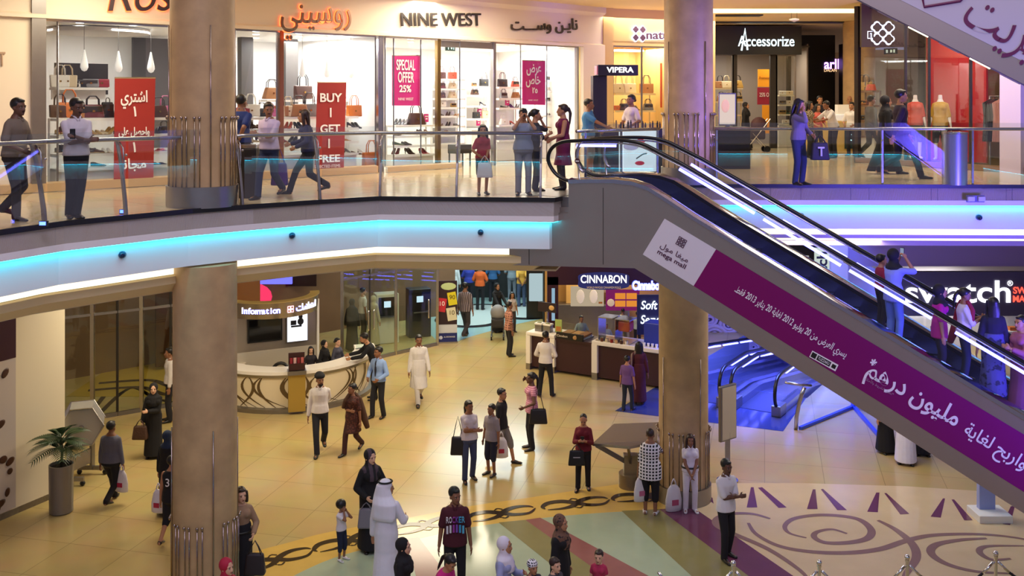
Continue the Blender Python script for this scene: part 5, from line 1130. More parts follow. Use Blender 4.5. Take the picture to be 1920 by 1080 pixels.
    if shoes:
        for i in (0, 1):
            a = ank[i]; g = a.z-.075*s; q = MB(); up = .0 if g < .02*s else .05*s; dx = (-1, 1)[i]*.03*s
            rings_tube(q, [(a+Vector((0, .055*s, -.045*s)), .02*s), (a+Vector((0, .04*s, -.035*s)), .042*s, .038*s, X, Vector((0, 0, 1))), (a+Vector((dx*.3, -.02*s, -.03*s)), .045*s, .044*s, X, Vector((0, 0, 1))), (a+Vector((dx*.7, -.1*s, -.045*s-up*.4)), .046*s, .029*s, X, Vector((0, 0, 1))), (a+Vector((dx, -.17*s, -.052*s-up*.7)), .038*s, .021*s, X, Vector((0, 0, 1))), (a+Vector((dx*1.1, -.195*s, -.055*s-up*.8)), .016*s, .012*s, X, Vector((0, 0, 1)))], 10)
            q.build('shoe', mat(shoes, .4), t, world=False, smooth=True)
    HANDS[t.name] = [wr[0]+(wr[0]-elb[0]).normalized()*.09*s, wr[1]+(wr[1]-elb[1]).normalized()*.09*s, sh[0]+Vector((-.03, 0, .05)), sh[1]+Vector((.03, 0, .05))]
    return t
def hand(t, i):
    return Matrix.Translation(t.location) @ t.rotation_euler.to_matrix().to_4x4() @ HANDS[t.name][i]
def hgt(x, yh, yf, z=0.):
    """standing height of a figure whose head top and feet sit on these pixel rows"""
    p = G(x, yf, z); return (yf-yh)*p.y/F
def pp_(x, yf, z=0.): return G(x, yf, z)
def carry_bag(label, at, w, h, d, m, strap=.25, cat='bag', name='handbag', rz=0., hm=None, grp=None):
    """bag hanging below a hand or shoulder point"""
    t = thing(name, label, cat, at, rz, grp); z = -strap
    b = MB(); v = bmesh.ops.create_cube(b.bm, size=1)['verts']
    for q in v: k = .8 if q.co.z > 0 else 1; q.co = Vector((q.co.x*w*k, q.co.y*d*(.5 if q.co.z > 0 else 1), (q.co.z-.5)*h+z))
    bmesh.ops.bevel(b.bm, geom=b.bm.edges[:], offset=min(w, d)*.25, segments=3, affect='EDGES', profile=.6); b.build('bag_body', m, t, world=False, smooth=True)
    for sy in (-1, 1): MB().tube([(-w*.3, sy*d*.2, z-.02), (-w*.16, sy*.012, z*.5), (0, sy*.008, -.005), (w*.16, sy*.012, z*.5), (w*.3, sy*d*.2, z-.02)], .008, 6).build('strap', hm or m, t, world=False, smooth=True)
    return t
def plastic_bag(label, at, w, h, mark='#b02040', grp=None):
    t = thing('shopping_bag', label, 'shopping bag', at, random.uniform(-.4, .4), grp); m = mat('#d8d2d4', .4, bump=.6, scale=12)
    b = MB(); rings_tube(b, [(Vector((0, 0, -.12)), w*.2, .02, Vector((1, 0, 0)), Vector((0, 1, 0))), (Vector((0, 0, -.2)), w*.38, w*.14, Vector((1, 0, 0)), Vector((0, 1, 0))), (Vector((0, 0, -.2-h*.5)), w*.5, w*.24, Vector((1, 0, 0)), Vector((0, 1, 0))), (Vector((0, 0, -.2-h*.95)), w*.5, w*.22, Vector((1, 0, 0)), Vector((0, 1, 0))), (Vector((0, 0, -.2-h)), w*.4, w*.15, Vector((1, 0, 0)), Vector((0, 1, 0)))], 14); b.build('bag_body', m, t, world=False, smooth=True)
    for sx in (-1, 1): MB().tube([(sx*w*.16, 0, -.13), (sx*w*.1, 0, -.06), (0, 0, 0)], .012, 6).build('handle', m, t, world=False, smooth=True)
    MB().box((0, -w*.245, -.2-h*.55), (w*.4, .006, h*.25)).build('printed_mark', mat(mark, .5), t, world=False); return t
# ================================================================ the people in the hall
def pu(label, x, yh, yf, face=0, **k): return person(label, U(x, yf), hgt(x, yh, yf, ZU), face, **k)
def pg(label, x, yh, yf, face=0, **k): return person(label, G(x, yf), hgt(x, yh, yf), face, **k)
def ph(label, x, yh, H, face=0, z=0., **k):
    Y = F*(CZ-z-H)/(yh-HY); return person(label, Vector(((x-CX)*Y/F, Y, z)), H, face, **k)
BLKC = '#131115'; ABAYA = '#0f0d11'
LEA = mat('#1b1716', .4)
# ---- upper gallery, left
pu('man in khaki short-sleeved shirt standing at the far left railing', 27, 184, 414, 80, top='#6f6153', sleeve=.42, low='#2a2322', skin='dark', legs='leanback', arms=('wait', 'wait'), fat=1.1, lean=4, shoes='#1c1614', beard='moustache', look=(-10, 0))
wt = pu('man in white t-shirt with folded arms leaning by the red Arabic banner', 143, 183, 408, 40, top='#c8bfc4', sleeve=.4, low='#15151c', skin='dark', legs='cross', arms=('fold', 'fold2'), beard='moustache', look=(20, 14), shoes='#14110f')
pu('man in navy polo seen from behind beside the left gallery column', 452, 178, 366, 160, top='#182a66', sleeve=.38, low='#1a1a22', skin='brown', arms=('behind', 'behind'))
pu('man in pale lilac shirt walking with folded arms along the railing', 505, 188, 372, -20, top='#c8b6cc', sleeve=.9, low='#222a4a', skin='brown', arms=('fold', 'fold2'), legs='walk', beard='moustache', look=(40, 8), shoes='#1a1512')
pw = pu('woman in navy top with long brown hair striding past the BUY banner', 578, 198, 364, -75, sex='f', hair='long', hc='brown', top='#26284a', sleeve=.95, low='#191a26', skin='tan', legs='stride', arms=('hold', 'wait'), lean=6)
carry_bag('purple handbag hanging between the two people by the BUY banner', hand(pw, 0)+Vector((-.1, -.05, -.05)), .3, .4, .14, mat('#4a2080', .5), .25)
pg_ = pu('small girl in coral t-shirt and dark skirt on the upper gallery', 905, 235, 365, 15, sex='f', hair='long', child=True, top='#a83a48', sleeve=.4, low='#1e1e26', leg_len=.45, skin='tan', legs='shift', arms=('wait', 'clasp'), look=(-10, 0))
carry_bag('white shoulder bag on the small girl in coral', hand(pg_, 1)+Vector((0, -.1, .12)), .28, .26, .1, mat('#d8d0cc', .5), .12)
t9 = pu('teenager in grey t-shirt holding a phone up at the gallery railing', 981, 204, 366, 5, sex='f', hair='short', top='#8d97ad', sleeve=.4, low='#8a8a94', skin='tan', arms=('cam', 'cam'), fat=1.12, legs='stand')
pu('woman with a dark ponytail behind the teenager at the railing', 1003, 205, 358, 100, sex='f', hair='pony', top='#2a2a33', sleeve=.5, low='#2a2c3c', skin='tan', arms=('phone', 'face'))
pu('woman in magenta sleeveless dress beside the escalator top', 1056, 196, 356, -80, sex='f', hair='pony', hc='brown', top='#6d1440', sleeve=.0, skirt=('#6d1440', .5), low='#1c181c', skin='tan', arms=('wait', 'hold'), look=(-10, 0))
pu('man in blue t-shirt and grey shorts at the black make-up kiosk', 1103, 186, 330, 70, top='#3f78a8', sleeve=.4, low='#75706e', leg_len=.55, skin='brown', arms=('reach', 'wait'), fat=1.1)
pu('saleswoman in white t-shirt behind the make-up kiosk', 1184, 178, 317, -50, sex='f', hair='bun', top='#d8c8cc', sleeve=.4, low='#222', skin='brown', arms=('wait', 'wait')) if False else pu('saleswoman in white t-shirt behind the make-up kiosk', 1184, 178, 317, -50, sex='f', hair='bun', top='#d8c8cc', sleeve=.4, low='#222222', skin='brown', arms=('wait', 'wait'))
# ---- upper gallery, right
pr = pu('woman with long black hair leaning at the right railing', 1497, 186, 347, 40, sex='f', hair='long', top='#6d6478', sleeve=.9, low='#28304e', skin='tan', arms=('face', 'wait'), look=(20, 10))
bb = carry_bag('black tote bag with a white emblem at the woman by the right railing', hand(pr, 1)+Vector((.06, -.12, .05)), .36, .34, .14, mat('#1e1a20', .6), .14)
MB().tube([(-.06, -.085, -.24), (.06, -.085, -.24)], .018, 5).tube([(0, -.085, -.24), (0, -.09, -.4)], .018, 5).build('emblem', mat('#cfc8d0', .5), bb, world=False)
pu('man in dark purple shirt walking past the mannequins', 1688, 160, 335, 85, top='#2a1a30', sleeve=.92, low='#15131a', skin='tan', legs='stride', arms=('back', 'fwd'))
pu('woman in black walking behind the man in the purple shirt', 1660, 176, 326, 88, sex='f', hair='hijab', hc=mat('#16121a', .8), robe=ABAYA, skin='tan', legs='walk', arms=('down', 'down'))
pu('woman in salmon top by the white phone kiosk', 1533, 195, 292, 20, sex='f', hair='bob', top='#b8544a', sleeve=.5, low='#222028', skin='tan', arms=('wait', 'wait'))
pu('person with dark hair behind the woman in salmon', 1537, 180, 284, 0, top='#2a2630', sleeve=.5, low='#222028', skin='tan')
pu('woman in cream patterned top behind the railing woman', 1517, 190, 296, 60, sex='f', hair='bob', top=checks('#c8b890', '#5a4a3a', 40, 'spots'), sleeve=.6, low='#222222', skin='tan')
pu('man in white shirt leaning over the white phone kiosk', 1563, 186, 296, -70, top='#d8d2d0', sleeve=.5, low='#222028', skin='brown', lean=22, arms=('reach', 'reach'))
pu('bald man behind the white phone kiosk', 1593, 180, 284, -20, hair='none', top='#a89890', sleeve=.5, low='#222028', skin='tan')
pu('young man in white shirt at the right end of the phone kiosk', 1597, 192, 292, -40, top='#e0dcd8', sleeve=.5, low='#222028', skin='tan', arms=('wait', 'wait'))
pu('grey figure standing inside the clothes shop glass', 1633, 176, 300, 100, top='#4a4644', sleeve=.9, low='#1c1a1c', skin='brown', legs='walk')
pu('woman in black inside the accessories shop beside the pram', 1398, 192, 281, 60, sex='f', hair='hijab', hc=mat('#141014', .8), robe=ABAYA, skin='tan')
for lab, x, yh, yf, c, f in (('mannequin in a coral jumper by the red panel', 1716, 150, 312, '#c8402c', 10), ('mannequin in a mustard jumper by the red panel', 1763, 170, 322, '#b88a14', -8)):
    p = F5.at(x, ZU+.16, .5); s_ = 1.0
    person(lab, p, 1.72, f-20, sex='f', headless=True, hair='none', top=c, sleeve=.55, low='#14161f', leg_len=.52, shoes=None, arms=('down', 'down'), tuck=False)
# ---- ground floor, left
a = pg('man in grey shirt and black trousers walking away on the left', 208, 786, 944, 172, top='#5f5f6e', sleeve=.92, low='#121116', skin='brown', legs='walk2', fat=1.18)
plastic_bag('white plastic bag in the hand of the man in grey', hand(a, 0)+Vector((-.03, -.02, .1)), .28, .34)
a = pg('woman in black robe carrying a brown bag near the glass entrance', 288, 719, 856, 15, sex='f', hair='hijab', hc=mat(BLKC, .85), robe=ABAYA, skin='fair', arms=('down', 'fold'))
carry_bag('brown handbag carried by the woman in black on the left', hand(a, 0)+Vector((0, -.1, .18)), .34, .3, .16, mat('#4a3022', .5, bump=.5), .14)
pg('man in white shirt half hidden behind the left column', 319, 652, 790, -70, top='#cfc8c4', sleeve=.92, low='#1c1a20', skin='brown')
pg('woman in dark blue headscarf beside the left column', 314, 808, 962, 160, sex='f', hair='hijab', hc=mat('#1c2c48', .8), robe=ABAYA, skin='tan')
a = pg('boy in black basketball jersey beside the left column', 322, 850, 1018, 170, top='#111014', sleeve=0, low='#141318', leg_len=.6, skin='tan', legs='walk', shoes='#2a1c14', tuck=False)
plastic_bag('white plastic bag held by the boy in the jersey', G(297, 1000)+Vector((0, 0, .92)), .28, .34)
text('jersey_number', '3', .2, Matrix.Translation(a.location) @ a.rotation_euler.to_matrix().to_4x4() @ frame((0, .152, 1.12), (-1, 0, 0), (0, 0, 1)), mat('#e8e4e4', .6), a)
text('jersey_lettering', 'WADE', .09, Matrix.Translation(a.location) @ a.rotation_euler.to_matrix().to_4x4() @ frame((0, .15, 1.27), (-1, 0, 0), (0, 0, 1)), mat('#e8e4e4', .6), a) if False else None
a = ph('woman in beige blouse leaning against the left column', 452, 914, 1.66, 25, sex='f', hair='bob', hc='brown', top='#9a7a5e', sleeve=.95, skirt=('#141218', .08), skin='fair', arms=('behind', 'wait'), belt='#1a1412', look=(10, 0))
carry_bag('dark handbag at the hip of the woman in beige', hand(a, 1)+Vector((.05, -.02, -.02)), .34, .34, .16, mat('#2a2022', .5), .2)
ph('woman in crimson headscarf at the bottom edge', 424, 1048, 1.55, 60, sex='f', hair='hijab', hc=mat('#b01438', .7), robe='#2a1a26', skin='fair')
# ---- ground floor, centre
pg('man in white shirt and dark turban walking in front of the information desk', 600, 697, 848, 10, top='#ddd6d2', sleeve=.95, low='#1a1a22', hair='turban', hc=mat('#0f0f14', .8), skin='brown', beard='full', legs='walk', arms=('down', 'behind'), look=(20, 0))
pg('woman in brown printed tunic with a trailing shawl', 661, 716, 849, -25, sex='f', hair='bun', top=checks('#5a2c20', '#3a1812', 22, 'spots'), sleeve=.45, skirt=(checks('#5a2c20', '#3a1812', 22, 'spots'), .52), low='#3c1c18', skin='brown', legs='walk', shawl='#4a3020', arms=('fold', 'down'), look=(-25, 0))
pg('man in light blue shirt and tie beside the information desk', 710, 650, 783, -30, top='#8aa6d8', sleeve=.95, low='#1e1e26', tie='#16162a', skin='brown', arms=('wait', 'wait'), legs='shift', look=(-20, 0))
pg('man in black suit reaching over the information desk', 704, 619, 748, -75, top='#121218', sleeve=.97, low='#101014', skin='tan', lean=24, arms=('reach', 'reach'), beard='full', tuck=False)
pg('man in long white tunic walking across the hall', 785, 625, 756, 15, top='#dcd6d2', skirt=('#dcd6d2', .42), low='#d4cecb', sleeve=.97, skin='brown', legs='walk', arms=('down', 'fwd'), beard='moustache', fat=1.1)
a = pg('woman in white t-shirt and jeans with folded arms in the centre', 879, 751, 900, 20, sex='f', hair='pony', top='#cfc6cc', sleeve=.4, low='#38425e', skin='brown', arms=('fold', 'fold2'), legs='shift', look=(15, 0), fat=1.1)
carry_bag('black shoulder bag of the woman in jeans', hand(a, 2)+Vector((-.07, -.02, .0)), .32, .38, .15, LEA, .42)
a = pg('boy in grey t-shirt and striped dark shorts', 922, 758, 890, -40, top='#8d8488', sleeve=.42, low='#1c1e30', leg_len=.6, skin='brown', legs='stand', child=True, tuck=False)
a = pg('man in dark t-shirt walking with a plastic bag behind the boy', 940, 725, 868, 70, top='#1b181c', sleeve=.4, low='#7a746c', leg_len=.62, skin='tan', legs='walk2', tuck=False, look=(-10, 0))
plastic_bag('white plastic bag with a red mark carried by the man in the dark t-shirt', hand(a, 0)+Vector((.05, -.05, .1)), .3, .36)
a = pg('woman in pink striped top talking on the phone', 997, 699, 842, -75, sex='f', hair='pony', top=checks('#d8a0b4', '#b06a80', 26, 'hstripe'), sleeve=.2, low='#16161c', skin='dark', arms=('ear', 'wait'), tuck=False)
carry_bag('black shoulder bag of the woman in pink', hand(a, 3)+Vector((.1, .0, .0)), .42, .34, .16, LEA, .45)
pg('man in white shirt seen from behind at the cinnamon roll counter', 1023, 621, 744, 165, top='#ddd4d0', sleeve=.8, low='#14131a', skin='brown', arms=('wait', 'wait'), legs='wide')
pg('boy in purple t-shirt at the cinnamon roll counter', 1176, 667, 770, 150, top='#6a4684', sleeve=.42, low='#1e2436', skin='tan', child=True, legs='shift', tuck=False)
pg('woman in maroon with a striped shawl beside the kiosk column', 1198, 641, 757, 170, sex='f', hair='long', top='#4c1420', sleeve=.9, skirt=('#4c1420', .1), skin='brown', shawl=checks('#8a7468', '#4c1c28', 12, 'stripe'))
dr = a = pg('woman in dark red jumper looking down at her phone', 1094, 776, 917, -8, sex='f', hair='crop', top='#6a1020', sleeve=.85, low='#121117', skin='tan', arms=('phone', 'phone'), look=(0, 30), legs='shift')
cb = carry_bag('small black paper carrier bag of the woman in dark red', hand(a, 0)+Vector((-.12, -.05, -.05)), .34, .3, .1, mat('#111013', .4), .12)
MB().box((0, -.046, -.25), (.14, .004, .02)).build('printed_line', mat('#a8a4a8', .5), cb, world=False)
a = pg('woman in black and white checked top seen from behind', 1219, 804, 965, 165, sex='f', hair='crop', hc='brown', top=checks('#e2dee0', '#121016', 17, 'check'), sleeve=.6, low='#121015', leg_len=.72, skin='brown', fat=1.25, hem=-.2, tuck=False, arms=('reach', 'down'), shoes='#d8d2cc')
plastic_bag('pink and white bag in the hand of the woman in checks', hand(a, 1)+Vector((.05, -.05, .1)), .28, .38, '#c06a8a')
plastic_bag('pink striped shopping bag standing on the floor by the column', G(1263, 958)+Vector((0, 0, .62)), .34, .42, '#b0506a')
pg('woman in white uniform standing against the kiosk column', 1294, 815, 958, 0, sex='f', hair='long', hc='brown', top='#d8d0d8', sleeve=.25, low='#d8d0d6', skin='brown', arms=('clasp', 'clasp'), belt='#141216', shoes='#cfc8cc', under='#e0dae0')
pg('man in white short-sleeved shirt with folded arms on the right', 1361, 861, 1046, 30, top='#e4dfe2', sleeve=.45, low='#17141a', skin='dark', arms=('fold', 'fold2'), legs='shift', beard='moustache', look=(-5, 5), tuck=False)
# ---- ground floor, front
pg('woman in black robe with striped headscarf talking to the man in white', 694, 843, 1030, 30, sex='f', hair='hijab', hc=checks('#121014', '#4a3a44', 9, 'stripe'), robe=ABAYA, skin='fair', arms=('wait', 'hold'), look=(15, 5))
bg = carry_bag('grey backpack on the ground-floor pushcart by the woman in black', G(686, 1018)+Vector((0, -.3, .8)), .3, .32, .18, mat('#6a666c', .7), .06, name='backpack') if False else carry_bag('grey bag hanging at the side of the woman in black', G(688, 1035)+Vector((0, -.08, .9)), .3, .34, .16, mat('#77747c', .7), .1)
ph('man in white robe and head cloth seen from behind', 724, 900, 1.8, 160, hair='ghutra', hc=mat('#e6e2ea', .8, bump=.3, scale=8), robe='#e2dee6', skin='tan', arms=('hold', 'down'), look=(-50, 0))
pg('toddler with curly black hair in white shirt and navy shorts', 640, 942, 1050, 60, top='#d8d0d4', sleeve=.3, low='#182038', leg_len=.7, hair='afro', child=True, skin='brown', shoes='#d8d4d0', arms=('face', 'face'))
ph('woman in black headscarf at the bottom edge left of the pink polo', 755, 1010, 1.6, 80, sex='f', hair='hijab', hc=mat('#121014', .85), robe=ABAYA, skin='fair')
a = ph('girl in bright pink polo bending forward at the bottom edge', 822, 1026, 1.5, 50, sex='f', hair='pony', top='#c8207a', sleeve=.35, low='#22222a', skin='tan', lean=22, look=(0, 18))
a = ph('young man in maroon t-shirt with coloured lettering', 853, 914, 1.76, 5, top='#4a1220', sleeve=.4, low='#131116', skin='brown', tuck=False, look=(30, 5), arms=('down', 'down'))
TM = Matrix.Translation(a.location) @ a.rotation_euler.to_matrix().to_4x4()
for ch, dx, c in (('R', -.125, '#d8d4d8'), ('O', -.075, '#d8d4d8'), ('C', -.025, '#9a3a9a'), ('K', .025, '#7a4ab0'), ('E', .075, '#3aa0c8'), ('R', .125, '#58b8d8')):
    text('shirt_letter', ch, .13, TM @ frame((dx, -.166, 1.31), (1, 0, 0), (0, 0, 1)), mat(c, .6), a, width=.042, depth=.012); MB(TM).box((dx, -.168, 1.18-.02*(dx*8)**2), (.03, .012, .12)).build('shirt_print', mat(c, .6), a)
a = ph('woman in white headscarf and pale blue blouse holding a phone', 945, 1008, 1.6, 70, sex='f', hair='hijab', hc=mat('#dcd4e0', .8), top='#9aa0c8', sleeve=.97, low='#22222a', skin='tan', arms=('wait', 'phone'))
ph('child in black and white checked cap at the bottom edge', 998, 1052, 1.2, 30, hair='cap', hc=checks('#e6e2e8', '#16141a', 34, 'check'), top='#3a3a48', low='#22222a', skin='tan', child=True)
ph('woman in brown patterned headscarf and black robe at the bottom', 1050, 966, 1.63, 60, sex='f', hair='hijab', hc=checks('#1c1416', '#6a4a38', 24, 'noise'), robe=ABAYA, skin='tan')
ph('boy with brown hair in front of the woman in the patterned scarf', 1040, 1048, 1.25, 45, hair='short', hc='brown', top='#4a4248', low='#22222a', skin='fair', child=True)
ph('small girl in pink dress at the bottom edge', 1123, 1034, 1.1, -15, sex='f', hair='bun', hc='brown', top='#b02a50', sleeve=.25, skirt=('#b02a50', .4), low='#8a2040', skin='fair', child=True)
# ---- far food court
pg('man in plaid shirt standing at the edge of the food court', 954, 566, 668, 110, top=checks('#b8806a', '#6a4038', 14, 'check'), sleeve=.5, low='#1c1a1e', skin='brown', tuck=False)
pg('man in striped shirt walking into the food court', 872, 527, 632, 160, top=checks('#9a8a8c', '#4a4048', 16, 'stripe'), sleeve=.8, low='#3a3438', skin='brown', legs='walk2', tuck=False)
pg('woman in black pushing a grey pram in the food court', 932, 531, 622, 30, sex='f', hair='hijab', hc=mat(BLKC, .85), robe=ABAYA, skin='tan', arms=('push', 'push'))
pg('girl with long hair beside the man in plaid', 960, 548, 622, 20, sex='f', hair='long', top='#c8b8b4', low='#3a3438', skin='tan', child=True)
for lab, x, yf, H, c, lc, f in (('man in yellow polo with hands behind his back in the food court', 978, 576, 1.72, '#c8983a', '#3a4a68', 190), ('man in orange t-shirt at the food court counter', 900, 582, 1.75, '#c85a20', '#16161c', 170), ('man in blue shirt at the food court counter', 879, 574, 1.72, '#2a3a9a', '#1c1c26', 180), ('man in teal t-shirt at the food court counter', 924, 566, 1.7, '#2a5a8a', '#1c1c26', 175), ('man in grey shirt at the right of the food court counter', 960, 565, 1.75, '#7a8a94', '#6a7480', 180)):
    person(lab, G(x, yf), H, f, top=c, sleeve=.45, low=lc, skin='brown', arms=('behind', 'behind') if 'yellow' in lab else ('wait', 'wait'), vox=.012)
person('man in white robe at the left of the food court counter', G(850, 574), 1.75, 170, robe='#cfd8d8', skin='tan', vox=.012)
# ---- behind the glass and at the desk
person('woman in black robe at the cash machine behind the glass', G(660, 657), 1.62, 170, sex='f', hair='hijab', hc=mat(BLKC, .85), robe=ABAYA, skin='tan')
person('person in white shirt at the cash machine behind the glass', G(680, 638), 1.72, 120, top='#d4ccc4', low='#3a3630', skin='tan')
person('person in cream tunic at the cash machine behind the glass', G(700, 648), 1.6, 150, sex='f', hair='hijab', hc=mat('#c8b890', .8), robe='#b8a880', skin='tan')
# ---- escalator riders
def rider(label, x, yh, o, face, **k):
    t = ES(x, 600, o)[0]; z = min((b_[1] for a_, b_ in zip(STEPS, STEPS[1:]) if a_[0] <= t < b_[0]), default=ZU-1); p = EP(t, z, o); H = CZ-(yh-HY)*p.y/F-z
    return person(label, p, max(1.1, min(1.85, H)), face, **k)
rw = rider('woman in black headscarf and blue top holding up a phone on the escalator', 1676, 467, .6, 120, sex='f', hair='hijab', hc=mat('#141218', .8), top='#8a96c8', sleeve=.6, low='#6a86c0', skin='tan', arms=('cam', 'cam'), hem=-.12, tuck=False)
rider('child in red behind the woman in blue on the escalator', 1652, 545, 1.05, 100, sex='f', hair='short', top='#8a1c34', sleeve=.3, low='#1a1620', skin='tan', child=True)
rider('girl in pink top and dark headscarf on the escalator', 1762, 534, .6, 75, sex='f', hair='hijab', hc=mat('#18141c', .8), top='#b01878', sleeve=.45, low='#1a1826', skin='tan', hem=-.16, tuck=False)
rider('woman in white top with a red scarf on the escalator', 1808, 541, .7, 75, sex='f', hair='pony', top='#cfc8d4', sleeve=.6, low='#1c2440', skin='brown', shawl='#8a1c38', arms=('phone', 'phone'), look=(0, 12), tuck=False)
rider('woman in spotted white headscarf and dark dress on the escalator', 1863, 558, .65, 170, sex='f', hair='long', top='#1c1a2c', sleeve=.8, skirt=(checks('#22223c', '#4a4a78', 12, 'noise'), .1), skin='tan')
rider('woman in dusky pink at the right edge on the escalator', 1916, 592, .7, -70, sex='f', hair='short', top='#a05a70', sleeve=.9, skirt=('#7a3a58', .1), skin='tan', arms=('phone', 'phone'))
# ---- beneath the escalator
person('woman in black robe standing beneath the escalator', G(1660, 848), 1.62, 20, sex='f', hair='hijab', hc=mat(BLKC, .85), robe=ABAYA, skin='tan')
person('man in long white robe standing beneath the escalator', G(1698, 868), 1.78, -20, hair='ghutra', hc=mat('#e6e2ea', .8), robe='#dcd8e8', skin='tan')
person('second woman in black robe beneath the escalator, right of the man in white', G(1728, 852), 1.6, -10, sex='f', hair='hijab', hc=mat(BLKC, .85), robe=ABAYA, skin='tan')

def phone(label, who, i=None, up=0.):
    p = (hand(who, 0)+hand(who, 1))/2 if i is None else hand(who, i); t = thing('mobile_phone', label, 'phone', p+Vector((0, 0, up)), who.rotation_euler.z)
    MB().box((0, 0, 0), (.072, .012, .14), bev=.003).build('phone_body', BLACK, t, world=False); MB().box((0, .0075, 0), (.062, .003, .125)).build('screen', emis((.5, .6, .9), .5), t, world=False)
phone('black phone held up by the teenager at the railing', t9, None, .03); phone('phone held up by the woman in blue on the escalator', rw, None, .03); phone('phone in the hands of the woman in dark red', dr, None, .02); phone('phone in the hand of the man in the white t-shirt at the railing', wt, 1, .02)
# ================================================================ information desk
IC = Vector((-6.05, 27.7, 0)); IR = 2.15
def arcp(r, a, z): return IC+Vector((r*math.cos(a), r*math.sin(a), z))
t = thing('information_desk', 'round white information desk with a swirling brown line pattern', 'desk', IC)
A0, A1 = math.radians(-200), math.radians(20)
na = 48; an = [A0+(A1-A0)*i/na for i in range(na+1)]
def arcwall(prof, name, m, parent, aa=an, smooth='auto'):
    b = MB(); b.skin([[arcp(r, a, z) for r, z in prof] for a in aa]); return b.build(name, m, parent, smooth=smooth)
fr = arcwall([(IR-.12, .12), (IR-.02, .12), (IR+.06, .92), (IR-.08, .92)], 'front_panel', mat('#efe0c0', .4), t)
arcwall([(IR-.42, .98), (IR+.14, .98), (IR+.14, 1.06), (IR-.42, 1.06)], 'counter_top', mat('#f4efe8', .25), t)
arcwall([(IR+.0, .90), (IR+.1, .90), (IR+.12, .98), (IR+.0, .98)], 'metal_trim', SATIN, t)
arcwall([(IR-.1, 0), (IR+.1, 0), (IR+.1, .1), (IR-.1, .13)], 'plinth', SATIN, t)
arcwall([(IR-.95, .70), (IR-.4, .70), (IR-.4, .74), (IR-.95, .74)], 'inner_worktop', mat('#e8e0d4', .4), t)
random.seed(5); sw = mat('#6a5638', .4, .3)
for k in range(30):
    a = math.radians(-158+k*5.8+random.uniform(-2, 2)); cv = random.choice((-1, 1))*random.uniform(.12, .3); b = MB(); pts = []
    for i in range(12):
        q = i/11; pts.append((a+cv*math.sin(q*PI*.8)*1.1+cv*.3*q, .13+q*.78))
    if any(p[0] > A1 for p in pts): continue
    rows = []
    for i, (aa, z) in enumerate(pts):
        w = .012+.03*math.sin(PI*i/11); r = IR-.02+.08*(z-.12)/.8+.006; rows.append((arcp(r, aa-w/IR, z), arcp(r, aa+w/IR, z)))
    vs = [b.ring(r) for r in rows]
    for p, q in zip(vs, vs[1:]): b.bm.faces.new((p[0], p[1], q[1], q[0]))
    b.build('swirl_line', sw, fr)
a = math.radians(-74); bx = thing('brochure_box', 'brown brochure stand on the front of the information desk', 'stand', arcp(IR+.1, a, 0))
M = Matrix.Translation(arcp(IR+.16, a, 0)) @ Matrix.Rotation(a+PI/2, 4, 'Z')
MB(M).box((0, 0, .55), (.42, .16, .95)).build('column', mat('#b89a4a', .35, .5), bx); MB(M).box((0, 0, 1.06), (.46, .3, .1)).build('ledge', SATIN, bx)
MB(M).box((0, .06, 1.32), (.4, .03, .42)).box((0, -.02, 1.2), (.4, .12, .16)).build('rack', mat('#3a1c1c', .4), bx)
for i in range(4): MB(M).box((-.135+.09*i, -.02, 1.32), (.07, .02, .2)).build('leaflet', mat(('#8a2030', '#c8a0a0', '#7a1828', '#b86060')[i], .5), bx)
# back wall pod with screen, light box and ring sign
t = thing('information_wall', 'curved metallic wall behind the information desk', 'wall unit', IC+Vector((0, .5, 0)))
pod = [math.radians(x) for x in range(60, 131, 5)]
W0, W1 = P(440, 600, 27.6), P(592, 600, 28.6); W0.z = W1.z = 0; wx = (W1-W0).normalized(); wn = Vector((wx.y, -wx.x, 0)); wl = (W1-W0).length
MB().beam(W0+Vector((0, 0, 1.15)), W1+Vector((0, 0, 1.15)), .12, 2.3).build('panel', mat('#b0a69c', .3, .7), t)
MB().beam(W0+wn*.01+Vector((0, 0, .5)), W1+wn*.01+Vector((0, 0, .5)), .16, 1.0).build('lower_panel', mat('#d8d0c4', .35, .3), t)
MB().beam(W1+Vector((0, 0, 1.15)), W1+wx*.06+Vector((0, 0, 1.15)), .3, 2.3).build('end_post', WHITE, t)
def onw(px, py, d=.1):
    pl = Plane(W0, W1); return pl.pt(px, py, -d)
tv = thing('television', 'black wall television on the information wall', 'television', onw(497, 618)); a_, c_ = onw(464, 618), onw(529, 618); a_.z = c_.z = (a_.z+c_.z)/2
MB().beam(a_, c_, .06, .66).build('frame', BLACK, tv); MB().beam(a_+wn*.035+wx*.04, c_+wn*.035-wx*.04, .01, .58).build('screen', mat('#101216', .06), tv)
lb = thing('light_box', 'glowing poster of a woman and bags beside the television', 'sign', onw(557, 614)); a_, c_ = onw(537, 614, .12), onw(577, 614, .12); a_.z = c_.z = (a_.z+c_.z)/2
MB().beam(a_, c_, .06, .78).build('housing', SATIN, lb); MB().beam(a_+wn*.035+wx*.02, c_+wn*.035-wx*.02, .01, .74).build('panel', emis((.9, .92, 1), 1.5), lb)
m_ = frame(onw(557, 606, .165), wx, UPV); MB(m_).ell((.1, .18, 0), (.06, .08, .004)).ell((.1, .04, 0), (.09, .1, .004)).box((-.1, .02, 0), (.16, .13, .006)).box((-.02, -.08, 0), (.3, .05, .006)).build('printed_figure', mat('#20222c', .5), lb)
rs = thing('ring_sign', 'curved metal ring sign reading Information above the desk', 'sign', IC+Vector((.0, .2, 2.1)))
rc = Vector((-6.75, 28.15, 0)); rr = 1.32; ra = [math.radians(-180+i*4.5) for i in range(45)]
